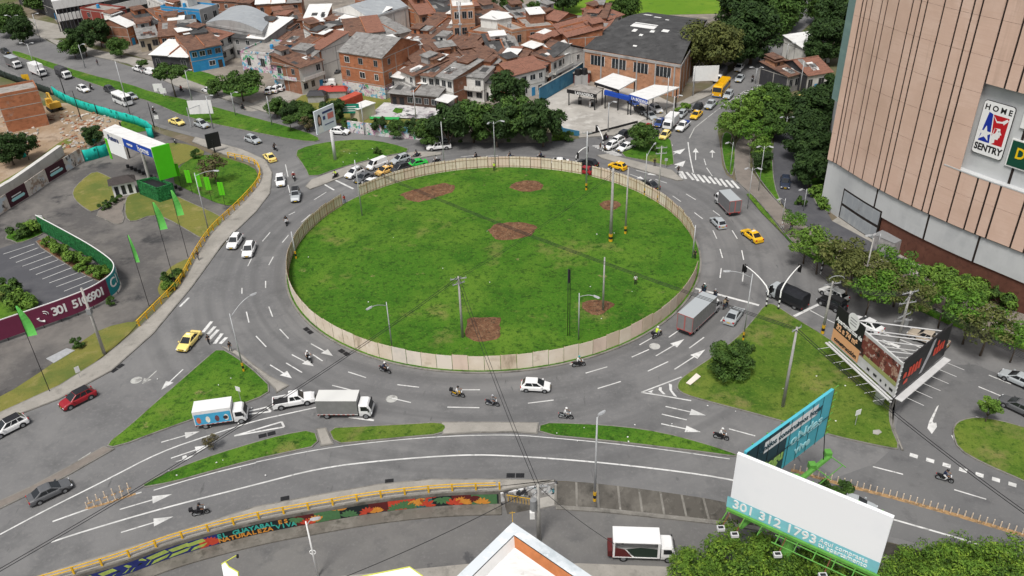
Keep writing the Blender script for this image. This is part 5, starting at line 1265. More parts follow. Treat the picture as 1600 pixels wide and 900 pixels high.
moto(379, 167, -14, -4, "by the hedges on the far carriageway", "black", "black", "black")
moto(479, 201, -14, -4, "in the trees' shade left of the portrait billboard", "black", "grey", "black")
moto(1176, 123, -8, 12, "alone on the upper right road by the zebra", "black", "black", "black")
moto(947, 214, -12, 6, "with red trim at the filling station kerb", "black", "denim", "black", "red")
moto(272, 219, 6, 8, "parked on the lot entrance by the mesh fence", col="black", rider=False)
moto(1352, 448, 12, 5, "parked under the trees by the tall street lamp", col="black", rider=False)
for k in list(MOTO.values()): kill(k)
KIDS.clear()
for pose, x, y, dx, dy, lab, top, legs in (("walk", 325, 530, -4, 10, "man in black walking on the road by the short crossing stripes", "black", "black"), ("walk", 359, 542, 8, 8, "person in black top and shorts at the tip of the left grass triangle", "black", "grey"), ("stand", 993, 438, 1, 10, "person in white shirt and dark trousers standing on the roundabout grass", "white", "black"),
                                 ("walk", 309, 400, -4, 10, "person in a dark top walking on the pavement by the yellow railing", "black", "grey"), ("stand", 772, 261, 0, 10, "worker in a yellow vest at the foot of the far double lamp", "hivis", "black"), ("walk", 538, 312, 4, 6, "worker in a red top at the left gap of the hoarding", "red", "denim"), ("stand", 1060, 266, 4, 8, "person in black standing at the end of the zebra crossing", "black", "black"),
                                 ("walk", 938, 229, 8, 5, "pedestrian in a dark top on the zebra by the filling station, left one", "black", "black"), ("walk", 945, 230, 8, 5, "pedestrian in a dark top on the zebra by the filling station, right one", "navy", "black"), ("stand", 1023, 254, 4, 8, "person standing on the small grass island in dark clothes", "black", "black"), ("walk", 1223, 352, 8, 4, "person in white walking where the brick pavement meets the service lane", "white", "white"),
                                 ("walk", 1236, 353, 8, 4, "person in pink-red top beside the one in white", "red", "denim"), ("stand", 1086, 398, -5, 8, "guard in black at the right opening of the hoarding", "black", "black"), ("walk", 764, 143, -5, 5, "person in a bright vest by the brown low house", "hivis", "black"), ("stand", 922, 163, 4, 8, "attendant in white beside the small grey canopy", "white", "white"), ("stand", 1285, 416, 6, 8, "person in dark clothes under the lime trees by the low signal", "black", "black"), ("walk", 152, 98, 6, 4, "person walking on the far verge of the avenue", "navy", "black"), ("stand", 1262, 385, 6, 8, "person by the kerb under the lime trees", "teal", "black")):
    c = P(x, y, .9); c.z = .13 if x not in (325, 938, 945) else 0
    person(pose, c, heading((x, y), (x + dx, y + dy)), lab, top, legs)
# ------------------------------------------------------------------ BUILDINGS
def brick(name, c):
    return layered(name, [(c, 1, 0, 1, ONE), (tuple(x * 1.28 for x in c), .5, .45, .68, ONE), (tuple(x * .66 for x in c), .9, .5, .7, (1, 1, 2)), ((.3, .25, .21), .35, .6, .75, ONE), (tuple(x * .75 for x in c), 3, .55, .75, (1, 1, 4))], .9, .2, 5)
BRK = brick("brick_orange", (.33, .135, .07)); BRK2 = brick("brick_brown", (.25, .12, .075)); BRK3 = brick("brick_pale", (.38, .2, .12))
PLW = layered("plaster_white", [((.66, .65, .62), 1, 0, 1, ONE), ((.5, .49, .46), .5, .48, .7, (1, 1, .4)), ((.36, .34, .31), 1.2, .6, .75, (1, 1, .3))], .85, .1, 4)
PLC = layered("plaster_cream", [((.52, .46, .34), 1, 0, 1, ONE), ((.4, .35, .27), .5, .5, .7, (1, 1, .4))], .85, .1, 4)
PLG = layered("plaster_grey", [((.34, .335, .33), 1, 0, 1, ONE), ((.22, .215, .21), .5, .48, .7, (1, 1, .5))], .85, .1, 4)
PLB = layered("plaster_blue", [((.03, .22, .45), 1, 0, 1, ONE), ((.05, .28, .5), .6, .5, .7, ONE)], .8, .1, 4)
DARKB = layered("dark_cladding", [((.045, .045, .05), 1, 0, 1, ONE), ((.08, .08, .085), .4, .5, .7, ONE)], .6, 0)
TILE = layered("roof_tile_brown", [((.13, .07, .05), 1, 0, 1, ONE), ((.2, .115, .082), .8, .45, .65, (1, 3, 1)), ((.07, .045, .038), .6, .5, .68, ONE), ((.3, .17, .11), 2.5, .56, .74, (1, 3, 1)), ((.09, .06, .05), 4, .55, .72, (.3, 3, 1))], .9, .6, 4)
TILE_R = layered("roof_tile_red", [((.23, .11, .078), 1, 0, 1, ONE), ((.15, .075, .056), .8, .46, .66, (1, 3, 1)), ((.36, .19, .125), 2.2, .56, .74, (3, 1, 1)), ((.14, .07, .05), 1.2, .6, .72, ONE)], .9, .6, 4)
FIBRE = layered("fibre_cement", [((.21, .205, .2), 1, 0, 1, ONE), ((.3, .295, .285), .5, .45, .68, (1, 3, 1)), ((.11, .105, .1), .8, .5, .68, ONE), ((.14, .13, .12), 3, .55, .75, (4, .4, 1))], .85, .5, 5)
FIBRE_D = layered("fibre_cement_dark", [((.055, .055, .056), 1, 0, 1, ONE), ((.085, .085, .086), .3, .45, .68, ONE), ((.035, .035, .036), .5, .5, .7, ONE), ((.11, .11, .105), 2, .6, .78, (3, .4, 1))], .85, .4, 4)
METW = layered("metal_roof_white", [((.68, .68, .67), 1, 0, 1, ONE), ((.55, .54, .52), .5, .5, .7, (1, 4, 1)), ((.42, .38, .33), 1.5, .62, .78, ONE)], .5, .2, 5)
METG = layered("metal_roof_grey", [((.3, .32, .34), 1, 0, 1, ONE), ((.38, .4, .41), .3, .48, .68, (1, 4, 1)), ((.22, .22, .22), .8, .58, .75, ONE)], .5, .2, 5)
SLAB = layered("roof_slab", [((.3, .28, .26), 1, 0, 1, ONE), ((.2, .185, .17), .6, .45, .65, ONE), ((.4, .38, .35), 1.2, .55, .75, ONE)], .9, .3, 5)
GRAF = layered("graffiti_wall", [((.55, .54, .53), 1, 0, 1, ONE), ((.45, .25, .35), .5, .52, .56, ONE), ((.12, .35, .5), .6, .55, .58, ONE), ((.06, .3, .14), .5, .58, .61, ONE), ((.05, .05, .06), .9, .58, .62, ONE), ((.6, .58, .56), 1.1, .55, .58, ONE)], .8, 0)
DOORM = mat("door_dark", (.05, .035, .028), .6, .2, 2)
WM = {"o": BRK, "b": BRK2, "p": BRK3, "w": PLW, "c": PLC, "g": PLG, "u": PLB, "d": DARKB, "r": mat("wall_red", (.22, .045, .035), .8, .12, 1), "f": GRAF, "s": mat("brown_siding", (.07, .045, .035), .8, .2, 1.5)}
RM = {"t": TILE, "r": TILE_R, "f": FIBRE, "d": FIBRE_D, "w": METW, "g": METG, "s": SLAB}
def house(ax, ay, bx, by, h, depth, walls, roof, floors, nwin, label, name="house", cat="house", balcony=False, tank=False):
    A, B = P(ax, ay, h), P(bx, by, h); A.z = B.z = 0
    u = (B - A); W = u.length; u.normalize()
    rz = math.atan2(u.y, u.x)
    t = empty(name, label, cat, A, rz)
    fm, sm = WM[walls[0]], WM[walls[-1]]
    hb = h                                            # height of the walls at the back
    kind, rm = roof[0], RM[roof[1]]
    rise = {"s": depth * .16, "g": depth * .17, "x": W * .17, "f": 0, "b": -depth * .12}[kind]
    hb = h + (rise if kind in "sb" else 0)
    b = MB()
    vs = [(0, 0, 0), (W, 0, 0), (W, depth, 0), (0, depth, 0), (0, 0, h), (W, 0, h), (W, depth, hb), (0, depth, hb)]
    b.add(vs, [(0, 1, 5, 4)], 0); b.add(vs, [(1, 2, 6, 5), (2, 3, 7, 6), (3, 0, 4, 7), (4, 5, 6, 7)], 1)
    if kind == "g": b.add([(0, 0, h), (0, depth, h), (0, depth / 2, h + rise), (W, 0, h), (W, depth, h), (W, depth / 2, h + rise)], [(0, 2, 1), (3, 4, 5)], 1)
    if kind == "x": b.add([(0, 0, h), (W, 0, h), (W / 2, 0, h + rise), (0, depth, h), (W, depth, h), (W / 2, depth, h + rise)], [(0, 1, 2), (3, 5, 4)], 0)
    if kind == "f":
        p = .55
        for q, mi in (((0, W, -.03, .18), 0), ((0, W, depth - .2, depth), 1), ((-.03, .18, .19, depth - .21), 1), ((W - .18, W + .03, .19, depth - .21), 1)): b.box(q[0], q[1], q[2], q[3], h - .05, h + p, mi)
    fh = h / floors
    for k in range(floors):                            # concrete beams and columns show in the brickwork
        z = fh * (k + 1) - .18 if k < floors - 1 else h - .25
        b.box(-.02, W + .02, -.025, 0.001, z, z + .16, 2); b.box(-.025, .001, .0, depth, z, z + .16, 2); b.box(W - .001, W + .025, .0, depth, z, z + .16, 2)
    for k in range(max(1, int(depth / 4.5)) + 1):
        y = (depth - .2) * k / max(1, int(depth / 4.5)); b.box(-.022, .001, y, y + .2, 0, h - .02, 2); b.box(W - .001, W + .022, y, y + .2, 0, h - .02, 2)
    b.build("wall", [fm, sm, PLG if sm in (PLW, PLC, PLG, PLB) else CONC], t)
    r = MB(); o = .35; th = .09
    def slab(pts): r.loft([[Vector(p) for p in pts], [Vector(p) + Vector((0, 0, th)) for p in pts]])
    rr = random.Random(int(ax * 31 + ay * 17))
    nb = max(1, round(W / 5.2)); bay = [(k, W * k / nb - (o if k == 0 else 0), W * (k + 1) / nb + (o if k == nb - 1 else -.05)) for k in range(nb)]; bm = {}
    def slab2(k, pts):
        dz = 0 if nb == 1 else rr.choice((0, .12, .3)); m_ = rm if floors == 3 or walls == "s" or rr.random() < .5 else rr.choice((TILE, TILE, FIBRE, TILE_R, FIBRE_D, METW))
        q = bm.setdefault(m_.name, (m_, MB()))[1]
        for p_ in pts: p_ = [Vector(x) + Vector((0, 0, dz)) for x in p_]; q.loft([p_, [x + Vector((0, 0, th)) for x in p_]])
    if kind in "sb":
        for k, x0, x1 in bay: e_ = o * rr.uniform(.9, 2.6); slab2(k, [[(x0, -e_, h - rise * e_ / depth + .02), (x1, -e_, h - rise * e_ / depth + .02), (x1, depth + o, hb + rise * o / depth + .02), (x0, depth + o, hb + rise * o / depth + .02)]])
        for k in range(1, nb): r.loft([[Vector((W * k / nb + a, y, z)) for a, y, z in ((-.1, .2, h), (.1, .2, h), (.1, .2, h + .62), (-.1, .2, h + .62))], [Vector((W * k / nb + a, depth, z)) for a, z in ((-.1, hb), (.1, hb), (.1, hb + .55), (-.1, hb + .55))]])
    elif kind == "g" and nb > 1:
        m = depth / 2; e = rise / m * o
        for k, x0, x1 in bay: slab2(k, [[(x0, -o, h - e + .02), (x1, -o, h - e + .02), (x1, m, h + rise + .02), (x0, m, h + rise + .02)], [(x0, m, h + rise + .02), (x1, m, h + rise + .02), (x1, depth + o, h - e + .02), (x0, depth + o, h - e + .02)]])
    elif kind == "g":
        m = depth / 2; e = rise / m * o
        slab([(-o, -o, h - e + .02), (W + o, -o, h - e + .02), (W + o, m, h + rise + .02), (-o, m, h + rise + .02)]); slab([(-o, m, h + rise + .02), (W + o, m, h + rise + .02), (W + o, depth + o, h - e + .02), (-o, depth + o, h - e + .02)])
        r.tube((-o, m, h + rise + .12), (W + o, m, h + rise + .12), .16, .16, 6)
    elif kind == "x":
        m = W / 2; e = rise / m * o
        slab([(-o, -o, h - e + .02), (m, -o, h + rise + .02), (m, depth + o, h + rise + .02), (-o, depth + o, h - e + .02)]); slab([(m, -o, h + rise + .02), (W + o, -o, h - e + .02), (W + o, depth + o, h - e + .02), (m, depth + o, h + rise + .02)])
        r.tube((m, -o, h + rise + .12), (m, depth + o, h + rise + .12), .16, .16, 6)
    else: r.box(.16, W - .16, .16, depth - .16, h + .01, h + .1)
    ro = None
    for m_, q in bm.values(): ro = q.build("roof", m_, t)
    if r.f: ro2 = r.build("party_wall" if kind in "sb" else "roof", BRK if kind in "sb" else rm, t); ro = ro or ro2
    if depth > 6 and cat == "house":                  # lean-tos behind and rooms on top
        for k in range(rr.randint(1, 3)):
            w_, d_, x = rr.uniform(2.5, 4.5), rr.uniform(2.5, 4), rr.uniform(0, max(.1, W - 4.5)); z1 = h + rise * .6 + rr.uniform(.3, 1.9); y = depth * rr.uniform(.55, .8)
            MB().box(x, x + w_, y, y + d_, h - 1, z1).build("rooftop_room", rr.choice((BRK, BRK2, BRK3, PLW, PLG)), t)
            b = MB(); b.loft([[Vector(p) for p in ((x - .3, y - .4, z1 + a), (x + w_ + .3, y - .4, z1 + a), (x + w_ + .3, y + d_ + .3, z1 + .45 + a), (x - .3, y + d_ + .3, z1 + .45 + a))] for a in (.01, .1)]); b.build("rooftop_cover", rr.choice((FIBRE, TILE, TILE, METW, FIBRE_D, TILE_R)), t)
            if rr.random() < .6: MB().box(x + w_ * .3, x + w_ * .6, y - .03, y + .02, z1 - 1.3, z1 - .4).build("window", WGLASS, t)
    # patched sheets, and a water tank on some roofs
    if kind in "sgb" and W > 5:
        pt = MB()
        for k in range(rr.randint(3, 8)):
            w_ = rr.uniform(.9, 1.8); x = rr.uniform(.3, W - w_ - .3); y0 = rr.uniform(.3, depth * .3); y1 = y0 + rr.uniform(1.2, depth * .18 + 1.3)
            sl = rise / depth if kind in "sb" else rise / (depth / 2)
            if kind == "g": y1 = min(y1, depth / 2 - .1)
            z = lambda y: h + sl * y + .02 + th + .012
            pt.poly([(x, y0, z(y0)), (x + w_, y0, z(y0)), (x + w_, y1, z(y1)), (x, y1, z(y1))], rr.choice((0, 1, 1, 2, 3, 3)))
        pt.build("roof_patch", [METW, FIBRE, TILE_R, FIBRE_D], ro)
    if tank or (kind == "f" and rr.random() < .6):
        x, y = rr.uniform(1, max(1.1, W - 1.2)), rr.uniform(1, depth - 1)
        zz = h + (.1 if kind == "f" else rise * .9)
        b = MB(); b.tube((x, y, zz), (x, y, zz + 1.1), .55, .48, 10); b.tube((x, y, zz + 1.1), (x, y, zz + 1.25), .48, .2, 10); b.build("water_tank", rr.choice((BLACK, PLG, PLB)), t)
    if kind == "f" and W > 6 and cat == "house":
        x, y = rr.uniform(.5, W * .4), depth * .45; w_, d_ = W * .5, depth * .5
        b = MB(); b.box(x, x + w_, y, y + d_, h + .1, h + 2.6, 0); b.build("rooftop_room", rr.choice((BRK, BRK2, PLG, PLW)), t)
        b = MB(); b.loft([[Vector(p) for p in ((x - .3, y - .4, h + 2.6), (x + w_ + .3, y - .4, h + 2.6), (x + w_ + .3, y + d_ + .3, h + 3.1), (x - .3, y + d_ + .3, h + 3.1))], [Vector(p) for p in ((x - .3, y - .4, h + 2.7), (x + w_ + .3, y - .4, h + 2.7), (x + w_ + .3, y + d_ + .3, h + 3.2), (x - .3, y + d_ + .3, h + 3.2))]]); b.build("rooftop_cover", rr.choice((FIBRE, METW, TILE, FIBRE_D)), t)
    # openings
    def opening(x, z, w, hh, face, nm, m):
        b = MB()
        if face == "f": M = Matrix.Translation((x, 0, z))
        elif face == "l": M = Matrix.Translation((0, x, z)) @ Matrix.Rotation(-math.pi / 2, 4, 'Z')
        else: M = Matrix.Translation((W, x, z)) @ Matrix.Rotation(math.pi / 2, 4, 'Z')
        b.box(-w / 2, w / 2, -.045, .03, 0, hh, 0, M)
        if nm == "window":
            b.box(-w / 2 - .07, w / 2 + .07, -.06, .02, -.09, -.001, 1, M); b.box(-w / 2 - .07, w / 2 + .07, -.06, .02, hh + .001, hh + .07, 1, M)
            b.box(-w / 2 - .07, -w / 2 - .001, -.06, .02, 0, hh, 1, M); b.box(w / 2 + .001, w / 2 + .07, -.06, .02, 0, hh, 1, M); b.box(-.025, .025, -.058, -.046, 0, hh, 1, M)
        b.build(nm, [m, WHITE if rr.random() < .25 else PLG], t)
    for f in range(floors):
        for i in range(nwin):
            x = W * (i + .5) / nwin + rr.uniform(-.25, .25)
            if f == 0 and rr.random() < .42: opening(x, .02, rr.uniform(.9, 1.3), 2.1, "f", "door", rr.choice((DOORM, BLACK, PLB)))
            elif rr.random() < .9: opening(x, f * fh + fh * .34, rr.uniform(1.0, 1.6), fh * .42, "f", "window", WGLASS)
        ns = max(1, int(depth / 5))
        for i in range(ns):
            for fc in "lr":
                if rr.random() < .4 and f * fh + fh * .8 < h: opening(depth * (i + .5) / ns, f * fh + fh * .38, rr.uniform(.8, 1.2), fh * .38, fc, "window", WGLASS)
    if balcony and floors > 1:
        b = MB(); z = fh; b.box(.3, W - .3, -1.0, -.03, z - .14, z, 0); b.box(.3, W - .3, -1.0, -.92, z, z + .85, 1); b.build("balcony", [CONC, fm], t)
    return t
H = """15 -42 93 -14 11 30 d fg 3 6 dark commercial block with a shopfront at the top left corner
172 20 197 13 7 14 r fs 2 2 red painted block beside the white banded building
198 43 229 32 5.5 12 ob gt 2 3 brown tiled house behind the dark trees at the upper left
228 40 275 31 5.5 12 o st 2 3 long brick house with a brown roof below the brick gable wall
248 57 305 52 6 14 ob gt 2 4 brick house with two brown roof slopes left of the blue house
216 60 246 56 4 10 c sf 1 3 low cream house with a grey roof by the avenue trees
236 86 294 89 4 9 d sw 1 3 low black shop with a broad white roof left of the blue house
295 79 345 70 6 13 uo st 2 4 bright blue two-storey house with a brown roof
340 62 362 52 6.5 12 wo sr 2 2 narrow house with a red balcony right of the blue house
274 24 312 15 8 12 o fs 2 2 orange brick block with a bare gable at the top
312 18 340 9 9 16 gu fg 2 2 grey house with a blue roof edge at the top
360 57 414 62 6 14 g sw 2 3 grey walled workshop with pale roof sheets behind the park
375 82 420 86 5 12 f fs 1 2 graffiti covered low block beside the park
402 43 436 46 6.5 11 co gt 2 4 cream fronted house with brick sides below the grey hangar
437 36 473 31 7 12 o gt 2 2 brick house with a brown gable joined to the cream house
473 33 507 32 6.5 12 o sf 2 2 square brick block with a flat grey roof
508 29 562 40 7 13 o sw 2 2 big bare brick wall with a white roof sheet and a green awning
404 64 436 66 4.5 11 o st 1 2 low brick house with a rusty roof left of the navy shop
438 68 468 70 5.5 9 uo sf 2 2 small navy blue shop front with a grey roof
460 72 501 79 7.5 11 ow sr 2 3 brick house with an orange-red roof above the graffiti house
424 100 466 105 6.5 9 fw sf 2 2 white house painted with graffiti at the street corner
467 105 502 93 7 10 wb st 2 3 white and brick house with red balconies beside the graffiti house
500 60 527 54 8 9 w st 2 2 white three-storey house with small windows behind the red roof
497 82 520 76 6 8 b st 2 2 brown house squeezed behind the brick block
545 56 600 50 7 11 wo st 2 4 white walled house with a broken brown roof behind the brick block
600 58 640 48 6 12 wo sf 2 3 house with scattered pale roof sheets behind the brick block
625 13 676 27 7 16 o fs 2 3 dark red brick row house left of the orange-roofed house
655 23 706 17 7.5 13 p sr 2 4 pale brick house with an orange roof behind the mast
706 13 741 11 13 12 p fw 3 3 tall pale brick apartment house with a white roof at the top
656 42 733 50 6.5 10 o st 2 4 long brick row with a thin brown roof behind the mast
664 62 735 64 5 10 b sf 1 3 low row with grey roof sheets in front of the long brick row
625 66 662 70 6 9 o sf 2 3 brick house with a grey terrace roof behind the white row
660 76 735 84 6 9 o st 2 4 long bare brick wall below the telecom mast
622 78 640 74 7 9 w sw 2 2 small white house right behind the brick block
608 118 630 122 5 9 gw sw 1 2 shed with a pale sloping roof and dark open front by the graffiti wall
626 110 647 118 6.5 10 wb st 2 2 white house with a dark upper terrace, leftmost of the white row
647 114 678 119 6.5 10 w sw 2 3 white two-storey house with a pale roof in the middle of the row
677 117 707 124 6.5 11 wb sf 2 3 white two-storey house with a dark grey roof in the row
712 117 755 122 6 10 w sw 2 3 white house with a projecting upper room right of the row
645 99 700 91 7 11 wo sw 2 3 house with a bright white sheet roof behind the white row
690 106 732 100 6 10 b sf 2 3 house with a dark grey roof behind the white row
735 98 772 92 6.5 12 ob st 2 3 brick house with dark brown roof right of the grey roof
716 124 768 130 4.5 9 wb sw 1 3 low house with a pale veranda roof near the dark tree
609 144 684 151 3.2 7 s sf 1 6 low dark brown house with a grey roof on the lawn
732 50 785 57 8 12 o fs 2 3 plain brick house with a slab roof right of the mast
786 47 803 45 7.5 10 w fs 2 1 narrow white house standing between brick houses
757 110 802 114 6 12 o st 2 3 brick house under a large brown roof behind the dark tree
765 82 812 78 6.5 11 o st 2 3 brick house with patched brown roof left of the long tiled row
800 50 822 46 9 11 p fs 2 1 pale brick tower house with a flat roof
822 46 866 42 8 11 o fs 2 2 brick house with an open rooftop terrace
866 39 888 60 9.5 9 o sr 3 1 tall narrow brick house with steep red roof
872 33 902 24 9 10 o xr 3 2 brick house under a red gable near the green field
911 27 947 28 8 10 ow sw 2 3 brick house with a white sheet roof beside the green field
948 30 972 22 7.5 9 wo sr 2 3 white fronted house with a red roof at the corner of the field
905 45 946 48 6 10 w sf 2 2 white house with curved dark grey roof by the big warehouse
812 75 866 91 6.5 11 ow gt 2 3 long brown-roofed brick row with a flaking front
862 96 898 78 6.5 9 wo st 2 4 white house row facing the blue yard wall
800 120 851 107 6 10 wo gr 2 4 house with bright orange tiles and white front by the yard
851 101 870 92 6 9 wo st 2 2 slim white house next to the orange-tiled house
838 52 866 56 6 9 b st 2 2 small brown-roofed house among the brick houses
745 66 792 70 5.5 9 ob sf 1 3 low brick shed with grey sheets between taller houses
560 46 600 42 5.5 10 o sf 2 2 brick house with grey sheets near the white warehouse
1232 120 1262 112 4 9 gd st 1 3 rustic tiled house beside the road at the upper right
768 30 800 24 7 10 o st 2 3 brown brick house near the top right of the neighbourhood
806 28 836 24 6 9 o sf 2 2 low brick house with a grey roof near the bright field
742 34 772 30 7 9 b st 2 2 narrow brown house right of the tall apartment house
690 30 712 34 6 8 p sf 2 2 pale brick annex at the foot of the telecom mast
880 78 905 66 6 8 o st 2 2 brick house wedged between the row and the warehouse
520 60 548 56 5 9 o sf 2 2 low brick house with grey sheets behind the narrow brown house
1263 118 1300 112 4.5 12 wd gr 1 4 restaurant with an orange tiled roof beside the pink building
-6 152 59 140 8.5 7 o fs 3 0 new brick building with a pale roof beside the building site
590 6 640 -6 7 12 o sr 2 3 brick house with red roof behind the white warehouse
745 12 765 2 7 12 b st 2 2 brown-roofed house at the very top near the apartment house
400 8 470 3 7 16 o sw 2 4 long brick row with pale roofs at the very top
330 2 392 6 6 16 b st 2 4 brown-roofed row at the top behind the grey hangar
255 8 300 0 7 16 w fg 2 4 white and glass block at the top edge
770 108 800 102 5.5 10 o sf 2 2 brick house with a grey roof beside the dark tree
1262 80 1300 74 4 10 w sw 1 2 pale flat shed behind the tiled restaurant"""
for line in H.split("\n"):
    w = line.split(" ")
    house(*[float(t) for t in w[:6]], w[6], w[7], int(w[8]), int(w[9]), " ".join(w[10:]), balcony="balcon" in line or "white house" in line, name="restaurant" if "restaurant" in line else "shop" if "shop" in line and "house" not in line else "house", cat="restaurant" if "restaurant" in line else "shop" if " shop" in line and "house" not in line else "building" if "block" in line or "building" in line else "house")
# three-storey brick block with the graffiti base
t = house(529, 81, 596, 91, 10.2, 16, "o", "gf", 3, 3, "three-storey orange brick block with a graffiti painted base and grey roof", "apartment_block", "apartment block")
b = MB(); W = (P(596, 91, 10.2) - P(529, 81, 10.2)).length; b.box(-.05, W + .05, -.08, -.03, 0, 3.0); b.box(W + .03, W + .08, -.03, 16, 0, 3.0); b.box(-.08, -.03, 0, 16, 0, 3.0); b.build("painted_base", GRAF, t)
# halls with big roofs
def hall(corners, h, wall, rm, label, rise=2.5, name="warehouse", cat="warehouse", skylights=0, ridge=0, win=0):
    """corners: photo pixels of the eaves front-left, front-right, back-right, back-left at height h"""
    c = [P(x, y, h) for x, y in corners]
    o0 = Vector((c[0].x, c[0].y, 0)); t = empty(name, label, cat, o0)
    q = [Vector((p.x, p.y, 0)) - o0 for p in c]
    b = MB()
    for i in range(4):
        a, d = q[i], q[(i + 1) % 4]
        b.quad(a, d, d + Vector((0, 0, h)), a + Vector((0, 0, h)), 0)
        n = (d - a).normalized(); nn = Vector((n.y, -n.x, 0)) * .04
        L = (d - a).length
        for k in range(int(L / 5) + 1):
            p = a + n * min(k * 5, L - .4); b.loft([[p, p + n * .35, p + n * .35 + nn * 3, p + nn * 3], [x + Vector((0, 0, h - .2)) for x in (p, p + n * .35, p + n * .35 + nn * 3, p + nn * 3)]], 1)
        b.loft([[a, d, d + nn * 4, a + nn * 4], [a, d, d + nn * 4, a + nn * 4]], 1) if 0 else None
        b.loft([[x + Vector((0, 0, h - .7)) for x in (a, d, d + nn * 4, a + nn * 4)], [x + Vector((0, 0, h - .1)) for x in (a, d, d + nn * 4, a + nn * 4)]], 1)
    b.build("wall", [WM[wall], PLG], t)
    r = MB(); N = 12
    up = lambda s: h + .05 + (rise * (1 - abs(2 * s - 1)) if ridge == 0 else rise * math.sin(math.pi * s))
    for k in range(N):
        s0, s1 = k / N, (k + 1) / N
        if ridge == 2: e = lambda s: (lerp(q[0], q[3], s), lerp(q[1], q[2], s))       # ridge parallel to the front
        else: e = lambda s: (lerp(q[0], q[1], s), lerp(q[3], q[2], s))
        a0, a1 = e(s0); b0, b1 = e(s1)
        z0, z1 = up(s0), up(s1)
        r.loft([[a0 + Vector((0, 0, z0)), b0 + Vector((0, 0, z1)), b1 + Vector((0, 0, z1)), a1 + Vector((0, 0, z0))], [a0 + Vector((0, 0, z0 + .12)), b0 + Vector((0, 0, z1 + .12)), b1 + Vector((0, 0, z1 + .12)), a1 + Vector((0, 0, z0 + .12))]])
    ro = r.build("roof", RM[rm], t)
    if ridge in (0, 1):
        g = MB()
        for m0, m1 in ((q[0], q[1]), (q[3], q[2])):
            g.poly([m0 + Vector((0, 0, h))] + [lerp(m0, m1, k / N) + Vector((0, 0, up(k / N))) for k in range(N + 1)] + [m1 + Vector((0, 0, h))])
        g.build("gable", WM[wall], t)
    for k in range(win):
        a = lerp(q[0], q[1], (k + .35) / (win + .4)); d = lerp(q[0], q[1], (k + 1.0) / (win + .4)); n = (d - a).normalized(); nn = Vector((n.y, -n.x, 0)) * .05
        b = MB(); b.quad(a + nn + Vector((0, 0, h * .55)), d + nn + Vector((0, 0, h * .55)), d + nn + Vector((0, 0, h * .85)), a + nn + Vector((0, 0, h * .85)), 0)
        for j in range(5): p = lerp(a, d, j / 4); b.box(p.x - .05, p.x + .05, p.y - .08, p.y - .02, h * .55, h * .85, 1)
        b.build("window", [WGLASS, WHITE], t)
    return t, q, up, ro
t, q, up, ro = hall([(912, 76), (1064, 101), (1105, 32), (1012, 20)], 8, "p", "d", "big dark-roofed warehouse with brick walls behind the filling station", 2.2, ridge=2, win=4)
for (s, u_, ds, du) in ((.42, .22, .1, .3), (.33, .3, .05, .05), (.36, .5, .04, .05), (.4, .62, .05, .08), (.28, .42, .03, .04), (.75, .3, .04, .1), (.8, .1, .05, .12), (.7, .5, .03, .05), (.12, .45, .02, .04)):
    f = lambda s, u: lerp(lerp(q[0], q[3], s), lerp(q[1], q[2], s), u) + Vector((0, 0, up(s) + .135))
    MB().poly([f(s, u_), f(s, u_ + du), f(s + ds, u_ + du), f(s + ds, u_)]).build("roof_light", METW, ro)
hall([(322, 36), (410, 50), (425, 28), (360, 12)], 8, "g", "g", "open-sided hall with a wide curved blue-grey metal roof", 1.8, ridge=1)
hall([(520, 16), (577, 29), (637, 10), (590, -4)], 8.5, "w", "g", "white warehouse with a grey roof and arched brick front", 2.5, ridge=0)
# white banded commercial building
t = empty("commercial_building", "white banded modern building with glass shopfronts at the top left", "building", P(95, 50))
o0 = t.location
for z0, z1, m, k in ((0, 3.2, WGLASS, .5), (3.2, 5.4, METW, 0), (5.4, 7.0, WGLASS, .5), (7.0, 9.6, METW, 0)):
    c = [P(95, 50), P(172, 36), P(275, 10), P(84, 8)]
    w = inset(ccw([Vector((p.x - o0.x, p.y - o0.y, 0)) for p in c]), k)
    b = MB(); b.prism([(p.x, p.y) for p in w], z0, z1)
    b.build("glazing" if m is WGLASS else "white_band", m, t)
b = MB(); pr = [P(95, 50) - o0, P(172, 36) - o0]
for k in range(14): p = lerp(pr[0], pr[1], k / 13); b.box(p.x - .12, p.x + .12, p.y + .0, p.y + .25, 0, 7)
b.build("mullions", DARKB, t)
# ------------------------------------------------------------------ filling station
def wall_line(pts, h, th, m, name, label, cat="wall", z=0.0, cap=None):
    p = PX(pts, z); t = empty(name, label, cat, p[0]); b = MB()
    for i in range(len(p) - 1):
        a, c = p[i] - p[0], p[i + 1] - p[0]; d = (c - a).normalized(); n = Vector((-d.y, d.x, 0)) * th / 2
        b.loft([[a - n, c - n, c + n, a + n], [x + Vector((0, 0, h)) for x in (a - n, c - n, c + n, a + n)]])
        if cap: b.loft([[x + Vector((0, 0, h + .003)) for x in (a - n * 1.4, c - n * 1.4, c + n * 1.4, a + n * 1.4)], [x + Vector((0, 0, h + .1)) for x in (a - n * 1.4, c - n * 1.4, c + n * 1.4, a + n * 1.4)]], 1)
    b.build("wall", [m, cap or m], t); return t
BLUEW = layered("wall_blue", [((.045, .17, .28), 1, 0, 1, ONE), ((.08, .23, .34), .4, .48, .7, ONE), ((.03, .11, .19), .7, .52, .72, (1, 1, .4))], .8, .1, 3)
wall_line([(843, 160), (898, 128), (912, 118), (950, 124), (1000, 134), (1042, 145)], 3.6, .25, BLUEW, "yard_wall", "tall blue painted wall round the filling station yard", cap=CONC)
